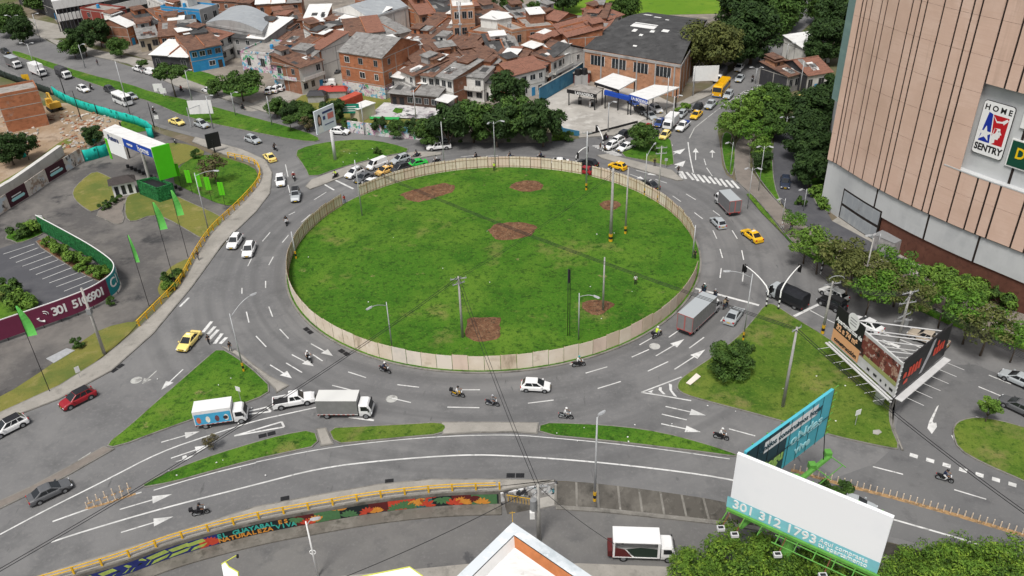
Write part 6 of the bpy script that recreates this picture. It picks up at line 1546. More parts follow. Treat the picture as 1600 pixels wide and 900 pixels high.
def canopy(corners, h, th, label, m, legs, fascia=None, name="canopy", drop=.5):
    c = [P(x, y, h) for x, y in corners]; o0 = sum(c, Vector()) / 4; o0.z = 0
    t = empty(name, label, "canopy", o0); q = [Vector((p.x, p.y, 0)) - o0 for p in c]
    b = MB(); b.loft([[p + Vector((0, 0, h - th)) for p in q], [p + Vector((0, 0, h)) for p in q]]); b.build("roof", m, t)
    for i in legs:
        p = q[i] * .9; MB().box(p.x - .12, p.x + .12, p.y - .12, p.y + .12, 0, h - th).build("leg", BLACK, t)
    if fascia:
        a, d = q[fascia[0]], q[fascia[1]]; n = (d - a).normalized(); nn = Vector((n.y, -n.x, 0)) * .08
        b = MB(); b.loft([[x + Vector((0, 0, h - th - fascia[3])) for x in (a + nn, d + nn, d + nn * .2, a + nn * .2)], [x + Vector((0, 0, h - .02)) for x in (a + nn, d + nn, d + nn * .2, a + nn * .2)]]); f = b.build("fascia", fascia[2], t)
        if len(fascia) > 4: lettering(fascia[4], .95, WHITE, f, frame(lerp(a, d, .6) + nn * 1.15 + Vector((0, 0, h - th - fascia[3] / 2)), d - a), bold=.02)
    return t
BLU = mat("sign_blue", (.012, .06, .36), .45, .06, 1)
canopy([(929, 128), (967, 140), (995, 124), (958, 114)], 5.2, .25, "bright white flat canopy at the middle of the filling station", METW, (0, 1, 2, 3), (0, 1, BLACK, .4))
canopy([(983, 147), (1012, 156), (1062, 136), (1022, 132)], 5.0, .25, "white canopy with a blue lettered sign at the right of the filling station", METW, (0, 1, 2, 3), (0, 1, BLU, .9, "1A BODEGA"))
canopy([(886, 139), (931, 147), (944, 138), (905, 131)], 4.0, .2, "small pale grey canopy with a black lettered edge on the left of the yard", SLAB, (0, 1, 2, 3), (0, 1, BLACK, .7, "LAVADERO"))
canopy([(944, 142), (984, 152), (986, 150), (946, 140)], 4.2, .9, "blue sign beam joining the canopies of the filling station", BLU, (0, 1))
t = empty("kiosk", "small red and black kiosk in the corner of the blue yard wall", "kiosk", P(908, 127))
MB().box(-2, 2, -1.5, 1.5, 0, 2.6).build("wall", WM["r"], t); MB().box(-2.3, 2.3, -1.8, 1.8, 2.6, 2.8).build("roof", SLAB, t); MB().box(-.6, .6, -1.56, -1.5, 0, 2).build("door", BLACK, t)
for x, y, lab in ((903, 122, "black water tank above the kiosk, left one"), (913, 121, "black water tank above the kiosk, right one")):
    p = P(x, y - 5, 3.6); t = empty("water_tank", lab, "tank", Vector((p.x, p.y, 3.7))); MB().tube((0, 0, 0), (0, 0, 1.3), .9, .75, 12).build("drum", BLACK, t); MB().tube((0, 0, 1.3), (0, 0, 1.5), .75, .3, 12).build("lid", BLACK, t); MB().box(-.8, .8, -.8, .8, -3.7, 0).build("stand", PLG, t)
for x, y, lab in ((906, 163, "fuel pump under the small grey canopy, left"), (925, 166, "fuel pump under the small grey canopy, right")):
    t = empty("fuel_pump", lab, "fuel pump", P(x, y)); MB().box(-.4, .4, -.25, .25, 0, 1.7).build("body", BLACK, t); MB().box(-.35, .35, -.27, -.251, 1.1, 1.6).build("display", PLG, t)
wall_line([(917, 212), (950, 204), (996, 192)], .5, .2, BLACK, "low_barrier", "low black barrier along the front of the filling station yard", "barrier")
wall_line([(873, 200), (880, 208), (905, 213)], 1.2, .15, BLUEW, "low_barrier", "short blue barrier at the left corner of the yard", "barrier")
for (c, h, lab) in (([(679, 156), (700, 161), (716, 150), (692, 146)], 3.0, "white lean-to canopy at the right end of the low brown house"), ([(608, 137), (636, 139), (640, 134), (620, 132)], 3.6, "bright white awning at the left end of the low brown house"), ([(528, 28), (556, 32), (567, 26), (540, 21)], 8.2, "white sheet roof above the big bare brick wall")):
    canopy(c, h, .12, lab, METW, (0, 1, 2, 3))
t = empty("awning", "teal green tarpaulin hanging off the big bare brick wall", "awning", P(560, 50)); c = [P(551, 37, 7.2), P(564, 40, 5.5), P(570, 31, 5.8), P(558, 28, 7.4)]
MB().loft([[p - t.location for p in c], [p - t.location + Vector((0, 0, .08)) for p in c]]).build("tarpaulin", mat("teal_tarpaulin", (.02, .38, .3), .7, .2, 1), t)
# graffiti retaining wall at the roadside, tarpaulin print, containers
wall_line([(545, 206), (600, 213), (665, 219), (705, 222)], 2.6, .3, GRAF, "graffiti_wall", "low roadside wall covered in faded graffiti under the bushes")
wall_line([(705, 222), (790, 223), (862, 223)], 2.2, .3, CONC_D, "roadside_wall", "dark weathered wall under the dense hedge trees")
wall_line([(905, 118), (1000, 132), (1062, 150)], 3.0, .3, WM["p"], "brick_wall", "pale brick wall between the warehouse and the yard") if 0 else None
t = empty("shipping_container", "orange-red shipping container between bushes and the printed tarpaulin", "container", P(549, 166), .95)
b = MB(); b.box(-3, 3, -1.2, 1.2, .1, 2.6); [b.box(-2.9 + k * .5, -2.7 + k * .5, -1.25, 1.25, .2, 2.5) for k in range(12)]; b.build("body", mat("container_red", (.42, .08, .05), .6, .2, 1), t); MB().box(3.01, 3.06, -1.1, 1.1, .2, 2.5).build("door", mat("container_black", (.05, .04, .04), .6), t)
for x, y, c, lab in ((513, 151, (.35, .04, .03), "small red stall roof beside the fenced plot, left"), (530, 151, (.35, .05, .03), "small red stall roof beside the fenced plot, right"), (496, 158, (.04, .04, .045), "dark low stall at the fenced plot")):
    t = empty("stall", lab, "stall", P(x, y)); MB().box(-2, 2, -1.3, 1.3, 0, 1.8).build("body", PLG, t); MB().loft([[Vector(p) for p in ((-2.3, -1.6, 1.8), (2.3, -1.6, 1.8), (2.3, 1.6, 1.8), (-2.3, 1.6, 1.8))], [Vector(p) for p in ((-1.6, -.6, 2.6), (1.6, -.6, 2.6), (1.6, .6, 2.6), (-1.6, .6, 2.6))]]).build("roof", mat("stall_" + lab[:9].replace(" ", "_"), c, .7), t)
o = sheet("printed_tarpaulin", [(577, 180), (600, 160), (640, 162), (692, 164), (698, 186), (650, 185), (580, 182)], .35, layered("tarpaulin_print", [((.45, .44, .44), 1, 0, 1, ONE), ((.05, .05, .055), .12, .5, .54, ONE), ((.55, .54, .53), .25, .52, .55, ONE), ((.3, .26, .28), .5, .55, .6, ONE)], .7, 0), kind=None)
tag(o, "large grey and black printed tarpaulin spread on the lawn", "tarpaulin")
o = sheet("printed_tarpaulin", [(577, 182), (625, 183), (622, 187), (578, 186)], .37, mat("tarp_green", (.03, .32, .08), .6, .2, 1), kind=None); tag(o, "narrow green tarpaulin edge beside the grey printed tarpaulin", "tarpaulin")
o = sheet("flower_bed", [(613, 174), (618, 168), (630, 170), (628, 176), (620, 177)], .38, GRASS, kind="stuff")
t = empty("hut", "pale cream hut beside the printed tarpaulin", "hut", P(568, 184), .9); MB().box(-2.6, 2.6, -1.5, 1.5, 0, 3).build("wall", PLC, t); MB().box(-2.8, 2.8, -1.7, 1.7, 3, 3.15).build("roof", METW, t)
t = empty("road_sign", "green and white road sign board beside the orange container", "sign", P(549, 190)); MB().box(-2.2, 2.2, -.06, .06, 2, 4.2).build("board", mat("sign_green", (.01, .2, .13), .5, 0), t); MB().box(-1.9, -1.7, -.05, .05, 0, 2).build("leg", STEEL, t); MB().box(1.7, 1.9, -.05, .05, 0, 2).build("leg", STEEL, t)
for z in (2.5, 3.0, 3.5): MB().box(-1.6, 1.5, -.08, -.062, z, z + .18).build("text_line", WHITE, t)
# white road-sign backs on gantries
for x, y, ty, sx, sy, w, hh, lab in ((299, 198, 168, 313, 168, 5.5, 3.2, "white back of a gantry road sign over the avenue"), (248, 146, 138, 248, 141, 2.4, 2.0, "small white sign board on the median, left one"), (257, 150, 146, 256, 148, 1.6, 1.6, "small white sign board on the median, right one"), (1083, 148, 106, 1103, 114, 6, 3.6, "white back of a gantry road sign beside the large tree")):
    b0 = P(x, y, .1); h = h_for(b0, ty); t = empty("road_sign", lab, "sign", b0); MB().tube((0, 0, 0), (0, 0, h), .16, .12, 8).build("pole", STEEL, t)
    c = P(sx, sy, h - 1) - b0; b = MB(); b.box(c.x - w / 2, c.x + w / 2, c.y - .06, c.y + .06, h - hh + .6, h + .6); b.build("board", WHITE, t); MB().tube((0, 0, h - .5), (c.x, c.y + .12, h - .5), .08, .08, 6).build("arm", STEEL, t)
# ------------------------------------------------------------------ shopping centre with curved pink cladding
PINK = layered("cladding_terracotta", [((.61, .43, .345), 1, 0, 1, ONE), ((.65, .475, .39), .25, .45, .65, ONE), ((.54, .375, .295), .12, .5, .68, ONE), ((.58, .405, .32), 1.5, .48, .68, (.15, .15, 3)), ((.47, .33, .26), .5, .58, .74, (1, 1, .08))], .8, .1, 3)
GREYC = layered("cladding_grey", [((.5, .51, .515), 1, 0, 1, ONE), ((.42, .43, .44), .3, .45, .65, (1, 1, .4)), ((.48, .49, .49), .8, .5, .7, (.3, .3, 3))], .75, .05, 3)
BROWNC = layered("cladding_brown", [((.12, .05, .035), 1, 0, 1, ONE), ((.15, .065, .045), .4, .45, .65, ONE), ((.085, .036, .026), 1.2, .5, .7, ONE)], .8, .1, 3)
Z0, Z1 = 9.0, 43.0
cp = PX([(1292.5, 249), (1305, 254.5), (1322, 265.5), (1342, 278), (1362, 290), (1400, 310), (1422, 321), (1452, 335), (1470, 343), (1495, 354), (1525, 366.5), (1555, 378), (1600, 396), (1660, 420), (1740, 452)], Z0)
cp = [Vector((p.x, p.y, 0)) for p in cp]
fc = resample(chaikin(cp, 2, False), .05)
SEG = .05; LF = (len(fc) - 1) * SEG
def fpt(s, off=0.0):
    i = max(0, min(len(fc) - 2, int(s / SEG))); k = min(1, max(0, s / SEG - i)); p = fc[i] * (1 - k) + fc[i + 1] * k
    j = max(0, min(len(fc) - 12, i)); d = (fc[min(len(fc) - 1, j + 12)] - fc[max(0, j - 12)]).normalized(); n = Vector((d.y, -d.x, 0))
    return p + n * off, d
mall = empty("shopping_centre", "huge shopping centre with curved terracotta cladding, grey and brown base", "building", fc[0])
O = fc[0]
def s_of(px, py, z):
    q = P(px, py, z); q.z = 0
    return min(range(0, len(fc), 4), key=lambda i: (fc[i] - q).length) * SEG
def curve_band(s0, s1, z0, z1, off, th, m, name, par=mall, step=.6):
    n = max(1, int((s1 - s0) / step)); rings = []
    for k in range(n + 1):
        s = lerp(s0, s1, k / n); a, _ = fpt(s, off); c, _ = fpt(s, off - th)
        rings.append([Vector((a.x, a.y, z0)) - O, Vector((a.x, a.y, z1)) - O, Vector((c.x, c.y, z1)) - O, Vector((c.x, c.y, z0)) - O])
    b = MB(); b.loft(rings); return b.build(name, m, par)
# recess for the signs
SR0, SR1 = s_of(1478, 262, 17) , s_of(1700, 300, 17)
def zat(px, py, s):       # height on the facade at arc length s that shows at picture row py
    p, _ = fpt(s); p = Vector((p.x, p.y, 0)); return h_for(p, py)
sa = SR0; 
best = None
# arc position of the recess's left edge: vertical line through pixels (1509,124) and (1468,248)
def s_pix(px, py, lo=0.0, hi=None):
    best = (1e9, 0, 0)
    for k in range(0, int(LF / .1)):
        s = k * .1; p, _ = fpt(s); z = h_for(Vector((p.x, p.y, 0)), py); x = proj((p.x, p.y, z))[0]
        if abs(x - px) < best[0]: best = (abs(x - px), s, z)
    return best[1], best[2]
SRA, ZRT = s_pix(1512, 122); SRB, ZRB = s_pix(1474, 256); SR = (SRA + SRB) / 2
curve_band(0, LF, Z0 - .2, Z1 - .3, -.35, .5, mat("cladding_groove", (.03, .02, .018), .8, 0), "backing_wall") if 0 else None
GRV = mat("cladding_groove", (.02, .014, .012), .8, 0)
curve_band(0, SR, Z0 - .1, Z1 - .4, -.13, .4, GRV, "backing_wall")
curve_band(SR, LF, Z0 - .1, ZRB, -.13, .4, GRV, "backing_wall"); curve_band(SR, LF, ZRT, Z1 - .4, -.13, .4, GRV, "backing_wall")
# panels between dark grooves, irregular widths
cl = MB(); s = 0.0
pat = [1.0, .55, .9, 1.5, .8, 1.6, 1.9, 1.0, .75, 2.0, 1.8, 1.3, .8, 2.2, 1.9, 1.2, 1.1, 2.4, 1.3]
i = 0; zj = [Z0 + k * (Z1 - Z0) / 7 for k in range(8)]
while s < LF - .3:
    w = pat[i % len(pat)] * 1.45; i += 1; e = min(s + w - .3, LF)
    for k in range(7):
        z0, z1 = zj[k] + .02, zj[k + 1] - .02
        parts = [(z0, z1)]
        if e > SR and s < SR: e2 = e
        if s + .3 > SR: parts = [(a, c) for a, c in ((z0, min(z1, ZRB)), (max(z0, ZRT), z1)) if c - a > .05]
        for a_, c_ in parts:
            n = max(1, int((e - s) / .8)); rings = []
            for q in range(n + 1):
                ss = lerp(s, e, q / n); a, _ = fpt(ss, .0); c, _ = fpt(ss, -.12)
                rings.append([Vector((a.x, a.y, a_)) - O, Vector((a.x, a.y, c_)) - O, Vector((c.x, c.y, c_)) - O, Vector((c.x, c.y, a_)) - O])
            cl.loft(rings)
    s += w
cl.build("terracotta_cladding", PINK, mall)
curve_band(0, LF, Z1 - .35, Z1 + .3, .05, .8, GREYC, "roof_edge")
# recess back wall and reveal
RD = 1.0
curve_band(SR - .2, LF, ZRB - .4, ZRT + .4, -RD, .4, GREYC, "recess_wall")
a, _ = fpt(SR, 0); c, _ = fpt(SR, -RD); d_ = (fpt(SR + .3)[0] - fpt(SR)[0])
MB().loft([[Vector((p.x, p.y, z)) - O for p in (a, a + d_ * .6, c + d_ * .6, c)] for z in (ZRB, ZRT)]).build("recess_reveal", PINK, mall)
curve_band(SR, LF, ZRB - .12, ZRB + .06, .04, RD + .1, GREYC, "recess_sill")
curve_band(SR + .35, SR + .55, ZRB, ZRT, -RD + .03, .05, GRV, "dark_joint")
SJ, _ = s_pix(1556, 286)
curve_band(SJ + 1.0, SJ + 1.35, ZRB, ZRT, -RD + .05, .06, GRV, "dark_joint")
# grey band, brown base, dark joints, glazed opening
curve_band(0, LF, 4.6, Z0 - .02, -.35, .5, GREYC, "grey_band")
for px, py in ((1365, 312), (1444, 352), (1523, 385)):
    ss, _ = s_pix(px, py); curve_band(ss, ss + .3, 4.6, Z0, -.32, .1, GRV, "dark_joint")
SG, _ = s_pix(1373, 345)
curve_band(SG, LF, -.1, 4.6, -.6, .5, BROWNC, "brown_base")
SGA, _ = s_pix(1312, 315)
curve_band(0, SGA, -.1, 4.6, -.35, .5, GREYC, "grey_base")
curve_band(SGA, SG, -.1, 5.6, -.32, .1, GRV, "opening_frame")
curve_band(SGA + .3, SG - .3, .3, 2.5, -.28, .1, METG, "shutter"); curve_band(SGA + .3, SG - .3, 3.0, 5.3, -.28, .1, METG, "shutter")
# roof and body behind the facade
bk = [Vector((p.x, p.y, 0)) - O for p in (fpt(s_, -.8)[0] for s_ in [LF * k / 30 for k in range(31)])]
e1 = bk[-1]; d0 = Vector((.25, 1, 0)).normalized()
body = bk + [e1 + Vector((40, 0, 0)), e1 + Vector((40, 90, 0)), bk[0] + d0 * 26 + Vector((3, 0, 0))]
MB().prism([(p.x, p.y) for p in body], 4.6, ZRB - 1).build("body", GREYC, mall)
bk2 = [Vector((p.x, p.y, 0)) - O for p in (fpt(s_, -.8 if s_ < SR else -RD - .5)[0] for s_ in [LF * k / 40 for k in range(41)])]
MB().prism([(p.x, p.y) for p in bk2 + body[-3:]], ZRB - 1, Z1 - .1).build("upper_body", GREYC, mall)
# teal corner strip at the far left edge
tl = fpt(0, -.2)[0] - O
TEAL = layered("cladding_teal", [((.16, .25, .24), 1, 0, 1, ONE), ((.2, .3, .28), .3, .48, .7, (1, 1, 3))], .7, 0)
MB().prism([(tl.x + .05, tl.y + .25), (tl.x + 1, tl.y + 1), (tl.x + 1, tl.y + 3), (tl.x - .3, tl.y + 2.4)], 19, Z1 + .5).build("teal_corner", TEAL, mall)
# signs
ss, zs = s_pix(1537, 200)
sg, dd = fpt(ss + .2, -RD + .15)
def sign_frame(s_, z, off): p, d = fpt(s_, off); return frame(Vector((p.x, p.y, z)), d)
# sign size from its picture corners
s1, zt = s_pix(1526, 163); s2, _ = s_pix(1569, 175); _, zb = s_pix(1506, 230)
SW, SH = 4.3, 7.4
M = sign_frame(ss + .9, zs - .2, -RD + .12)
hs = empty("store_sign", "white rounded sign reading HOME SENTRY with a blue star and red head emblem", "sign", M.translation)
M0 = Matrix.Translation(-M.translation) @ M
def rrect(w, h, r, n=5): return [(sx * (w / 2 - r) + r * math.cos(a), sy * (h / 2 - r) + r * math.sin(a)) for sx, sy, a0 in ((1, 1, 0), (-1, 1, 90), (-1, -1, 180), (1, -1, 270)) for a in [R_(a0 + 90 * k / n) for k in range(n + 1)]]
sc_ = SH / 7.4
MB().prism(rrect(SW + .14, SH + .14, .45), 0, .12, 0, M0).build("edge", BLACK, hs)
MB().prism(rrect(SW, SH, .4), .121, .16, 0, M0).build("panel", mat("sign_white", (.78, .78, .78), .4, 0), hs)
SB, SRD = mat("emblem_blue", (.01, .03, .3), .4, 0), mat("emblem_red", (.45, .012, .02), .4, 0)
def em(pts, m, z, nm="emblem"): b = MB(); b.poly([(x, y, z) for x, y in pts], 0, M0); return b.build(nm, m, hs)
em([(-1.7, -1.9), (-.05, -1.9), (-.55, 2.1), (-1.15, 2.3)][:4], SB, .165)
em([(-.45, 2.1), (1.75, 2.1), (1.75, -1.9), (.2, -1.9), (-.05, -.5)], SRD, .165)
st = [(-1.0 + (1.15 if k % 2 == 0 else .45) * math.sin(k * math.pi / 5), -.75 + (1.15 if k % 2 == 0 else .45) * math.cos(k * math.pi / 5)) for k in range(10)]
em(st, WHITE, .17)
em([(.15, .35), (.95, .45), (1.0, .1), (1.3, -.3), (1.1, -.42), (1.12, -.7), (1.0, -.85), (.95, -1.1), (.55, -1.15), (.6, -1.6), (.2, -1.9), (.0, -1.0)], WHITE, .17)
em([(-.45, 2.0), (.2, 1.35), (.9, 1.45), (1.5, 1.95), (1.75, 1.75), (1.2, 1.05), (1.1, 1.25), (.2, 1.1), (-.3, 1.75)], WHITE, .1705)
em([(.2, .35), (.55, .3), (.4, -.3), (.15, -.5)], SRD, .1715); em([(.7, .05), (.95, .1), (.92, -.02), (.7, -.05)], BLACK, .172)
lettering("H O M E", 1.05, BLACK, hs, M0 @ Matrix.Translation((0, 2.85, .17)), bold=.03, ext=.008)
lettering("SENTRY", 1.3, BLACK, hs, M0 @ Matrix.Translation((0, -2.75, .17)), bold=.05, ext=.008, sx=.86)
ss2, zs2 = s_pix(1600, 246)
M = sign_frame(ss2 + 2.0, zs2 - .2, -RD + .12); gs = empty("store_sign", "dark green sign with yellow letters cut by the right edge", "sign", M.translation); M0 = Matrix.Translation(-M.translation) @ M
MB().box(-4.5, 4.5, -1.95, 1.95, 0, .15, 0, M0).build("edge", WHITE, gs); MB().box(-4.3, 4.3, -1.75, 1.75, .151, .2, 0, M0).build("panel", mat("sign_dark_green", (.006, .06, .035), .5, 0), gs)
lettering("Dollarcity", 2.1, mat("letter_yellow", (.75, .5, .01), .4, 0), gs, M0 @ Matrix.Translation((0, .1, .21)), bold=.04, ext=.02, sx=.85)
ss3, zs3 = s_pix(1599, 190)
M = sign_frame(ss3 + 1.3, zs3, -RD + .12); gs = empty("store_sign", "small black and white sign above the green one at the right edge", "sign", M.translation); M0 = Matrix.Translation(-M.translation) @ M
MB().box(-1.9, 1.9, -1.2, 1.2, 0, .12, 0, M0).build("panel", WHITE, gs); MB().box(-1.6, 1.6, -.1, 1.0, .121, .15, 0, M0).build("symbol", BLACK, gs)
# metal container by the mall wall
t = empty("metal_container", "weathered grey metal container standing against the brown base", "container", P(1383, 392), heading((1375, 383), (1400, 394)))
b = MB(); b.box(-1.9, 1.9, -1.1, 1.1, .1, 2.5); [b.box(-1.8 + k * .4, -1.65 + k * .4, -1.14, 1.14, .2, 2.4) for k in range(10)]; b.build("body", mat("container_grey", (.32, .31, .31), .6, .25, 1), t); MB().box(-1.95, 1.95, -1.15, 1.15, 2.5, 2.6).build("roof", GREY, t)
# ------------------------------------------------------------------ BILLBOARDS AND SIGNS
def quad_board(t, c, th, m, name="board", mi=0):
    """board from four world corners (bl, br, tr, tl), thickness th to its back"""
    o = Vector(t.location); q = [p - o for p in c]
    n = (q[1] - q[0]).cross(q[3] - q[0]).normalized()
    b = MB(); b.loft([[p - n * th for p in q], q]); return b.build(name, m, t), q, n
def on_board(q, n, u, v, off): return lerp(lerp(q[0], q[1], u), lerp(q[3], q[2], u), v) + n * off
def patch(t, q, n, u0, u1, v0, v1, m, off=.03, name="panel"):
    return MB().quad(*[on_board(q, n, u, v, off) for u, v in ((u0, v0), (u1, v0), (u1, v1), (u0, v1))]).build(name, m, t)
def upat(p, z): return Vector((p.x, p.y, z))
TEALB = mat("board_teal", (.08, .42, .52), .5, .08, .5); TEALD = mat("board_dark_teal", (.02, .055, .075), .5, .2, .5)
BOARDW = layered("board_white", [((.8, .81, .82), 1, 0, 1, ONE), ((.74, .76, .78), .1, .5, .7, ONE)], .55, 0)
LIME = mat("lime_steel", (.1, .29, .05), .55, .2, 1)
STRW = mat("white_steel", (.5, .5, .5), .5, .1, 1)
# blank white board with the telephone number (V with the teal one)
Z0B, Z1B = 7.0, 13.6
a = P(1137, 783, Z0B + .2); c = P(1375, 888, Z0B + .2); A0 = upat(P(1155, 713, Z1B), 0); C0 = upat(P(1393, 812, Z1B), 0)
A0 = (A0 + upat(a, 0)) / 2; C0 = (C0 + upat(c, 0)) / 2
t = empty("billboard", "blank white billboard with a telephone number on its light blue lower strip, over the trees", "billboard", upat(lerp(A0, C0, .5), LOW))
o, q, n = quad_board(t, [upat(A0, Z0B), upat(C0, Z0B), upat(C0, Z1B), upat(A0, Z1B)], .35, BOARDW)
patch(t, q, n, -.02, 1.0, -.04, .17, mat("board_pale_teal", (.2, .5, .56), .5, .12, .5), .04, "number_strip")
d = (q[1] - q[0]).normalized()
Lq = (q[1] - q[0]).length
lettering("301 312 1793", 1.45, WHITE, t, frame(on_board(q, n, .02, .065, .06), d), align='LEFT', bold=.02, sx=1.0)
lettering("Aquí compraste", .72, WHITE, t, frame(on_board(q, n, .62, .105, .06), d), align='LEFT', sx=.92)
lettering("tu apartamento", .75, WHITE, t, frame(on_board(q, n, .62, .02, .06), d), align='LEFT', sx=.92)
b = MB()
dn = n
b.loft([[on_board(q, n, u, 0, .1) + Vector((0, 0, z)) + n * k for k, z in ((0, -.5), (.25, -.5), (.25, -.2), (0, -.2))] for u in (-.01, 1.02)])
b.build("edge_beam", LIME, t)
b = MB()
for u in [k / 8 for k in range(9)]: b.tube(on_board(q, n, u, 0, .1) + Vector((0, 0, -.4)), on_board(q, n, u, 0, 1.5) + Vector((0, 0, -.6)), .05, .05, 5)
for k in (.5, 1.5): b.path([on_board(q, n, u, 0, k) + Vector((0, 0, -.6)) for u in (.35, .7, 1.02)], .06, 5)
b.build("catwalk", LIME, t)
for u in (.02, .12, .42, .72):
    p = on_board(q, n, u, 0, .2) + Vector((0, 0, -.5)); e = on_board(q, n, u, 0, 2.4) + Vector((0, 0, -.9))
    f = MB(); f.tube(p, e, .05, .05, 5); f.build("flood_arm", mat("rust_steel", (.14, .05, .03), .7, .2, 2), t)
    f = MB(); f.box(e.x - .35, e.x + .35, e.y - .25, e.y + .25, e.z - .05, e.z + .25, 0); f.box(e.x - .25, e.x + .25, e.y - .15, e.y + .15, e.z + .251, e.z + .26, 1); f.build("floodlight", [STRW, BLACK], t)
b = MB()
for i in range(7):
    u = (i + .5) / 7; b.tube(on_board(q, n, u, -.05, -.4), on_board(q, n, u, 1, -.4), .07, .07, 5)
for v in (.2, .8): b.tube(on_board(q, n, 0, v, -.5), on_board(q, n, 1, v, -.5), .07, .07, 5)
b.build("back_frame", LIME, t)
# the shared column
cb = on_board(q, n, .42, 0, -1.0); MB().tube(Vector((cb.x, cb.y, -.05)), Vector((cb.x, cb.y, Z0B - LOW + .5)), .62, .55, 16).build("column", LIME, t, True)
# teal board
A1 = upat(P(1167, 707, Z1B), 0); C1 = (upat(P(1302, 618, Z1B), 0) + upat(P(1289, 672, Z0B + .4), 0)) / 2
t = empty("billboard", "slanting teal and dark green billboard with a white slogan bar, standing over the road", "billboard", upat(lerp(A1, C1, .5), 0))
o, q, n = quad_board(t, [upat(A1, Z0B + .4), upat(C1, Z0B + .4), upat(C1, Z1B), upat(A1, Z1B)], .3, TEALB)
patch(t, q, n, 0, .47, 0, 1, TEALD, .02, "dark_panel")
patch(t, q, n, .2, .82, .7, .93, BOARDW, .04, "slogan_bar")
d = (q[1] - q[0]).normalized()
lettering("Unidos construimos hogar", .95, TEALD, t, frame(on_board(q, n, .51, .81, .06), d), bold=.02)
lettering("Bogu", 1.7, mat("leaf_letter", (.3, .48, .12), .5, .3, 3), t, frame(on_board(q, n, .33, .36, .06), d), bold=.06)
lettering("oNdas", 1.7, mat("pale_letter", (.35, .65, .7), .5), t, frame(on_board(q, n, .72, .5, .06), d), bold=.05, sx=1.2)
lettering("vive", 1.4, mat("pale_letter", (.35, .65, .7), .5), t, frame(on_board(q, n, .7, .2, .06), d), bold=.05, sx=1.2)
b = MB()
for k in range(9): b.tube(on_board(q, n, k / 8, -.02, .05), on_board(q, n, k / 8, 1.0, .05), .025, .025, 4)
b.tube(on_board(q, n, 0, .45, .07), on_board(q, n, 1, .45, .07), .03, .03, 4)
b.build("cables", BLACK, t)
b = MB(); b.tube(on_board(q, n, -.05, -.35, 1.0), on_board(q, n, 1.0, -.35, 1.0), .28, .28, 8)
for k in range(5): b.box(*sum(([x - .35, x + .35] for x in on_board(q, n, .2 + k * .2, -.3, .8)), []))
b.build("catwalk_beam", LIME, t)
b = MB()
for k in range(6): b.tube(on_board(q, n, .05 + k * .19, -.3, .4), on_board(q, n, .05 + k * .19, -.36, 3.0), .06, .06, 5)
b.path([on_board(q, n, u, -.36, 2.6) for u in (0, .5, 1)], .05, 5); b.build("brackets", LIME, t)
b = MB()
for k in range(8): b.tube(on_board(q, n, 1.0, k / 7, -.1), on_board(q, n, 1.0, k / 7, -.1) + d * .9, .05, .05, 5)
for k in range(6): b.tube(on_board(q, n, .1 + k * .16, .0, -.4), on_board(q, n, .1 + k * .16, 1, -.4), .08, .08, 5)
b.build("back_frame", LIME, t)
e = on_board(q, n, .93, -.35, 1.0); MB().tube(e, e - d * 1.0 + Vector((0, 0, 4.2)), .05, .05, 5).build("stay", BLACK, t)
MB().tube(on_board(q, n, .08, .2, -.6), on_board(q, n, .0, .2, -.6) + (Vector(bpy.data.objects["billboard"].location) + cb - Vector(t.location) - on_board(q, n, 0, .2, -.6)) * .9 * Vector((1, 1, 0)).normalized().length * .5, .25, .25, 8).build("boom", LIME, t)
# V-shaped billboard on the right grass triangle
Z0V, Z1V = 3.2, 8.2
a1, a2, a3 = upat(P(1299, 533, Z0V), 0), upat(P(1396, 621, Z0V), 0), upat(P(1474, 557, Z0V), 0)
t = empty("billboard", "V-shaped billboard with a black and orange apartment advert and a black face with red letters", "billboard", upat(P(1372, 630), .14))
o, q, n = quad_board(t, [upat(a1, Z0V), upat(a2, Z0V), upat(a2, Z1V), upat(a1, Z1V)], .2, STRW, "white_face")
d = (q[1] - q[0]).normalized()
patch(t, q, n, .4, .99, .3, .92, layered("people_photo", [((.16, .045, .035), 1, 0, 1, ONE), ((.4, .26, .2), .9, .5, .56, ONE), ((.04, .02, .02), 1.1, .54, .6, ONE), ((.55, .5, .48), 1.3, .58, .62, ONE), ((.2, .06, .05), 2, .5, .6, ONE)], .5, 0), .03, "photo_panel")
patch(t, q, n, .5, .99, .3, .42, mat("olive_stripe", (.3, .32, .12), .6, .2, .4), .035, "photo_foot")
q2 = [on_board(q, n, u, v, .08) for u, v in ((0.0, .42), (.44, .42), (.44, 1.12), (0.0, 1.12))]
MB().loft([[p - n * .1 for p in q2], q2]).build("black_panel", BLACK, t)
patch(t, q, n, .0, .44, .05, .42, mat("orange_panel", (.68, .36, .18), .5, .06, .5), .085, "orange_panel")
ov = [on_board(q, n, .27 + .09 * math.cos(k * .2618) * (1.0 if math.sin(k * .2618) > 0 else .9), 1.02 + .24 * math.sin(k * .2618), .11) for k in range(24)]
MB().poly(ov).build("logo_oval", WHITE, t)
for k in range(3): patch(t, q, n, .22, .32, .92 + k * .08, .945 + k * .08, GREY, .125, "logo_mark")
lettering("Apartamentos de", .85, WHITE, t, frame(on_board(q, n, .225, .74, .1), d), bold=.02, sx=.85)
lettering("32 a 74 m²", 1.05, mat("orange_letter", (.7, .4, .22), .5), t, frame(on_board(q, n, .21, .54, .1), d), bold=.05, sx=.9)
lettering("construcción", .85, BLACK, t, frame(on_board(q, n, .225, .17, .1), d), bold=.03)
for u, w in ((.58, .04), (.68, .05), (.78, .025), (.86, .02), (.92, .05)): patch(t, q, n, u, u + w, .1, .17, BLACK, .03, "caption_mark")
b = MB()
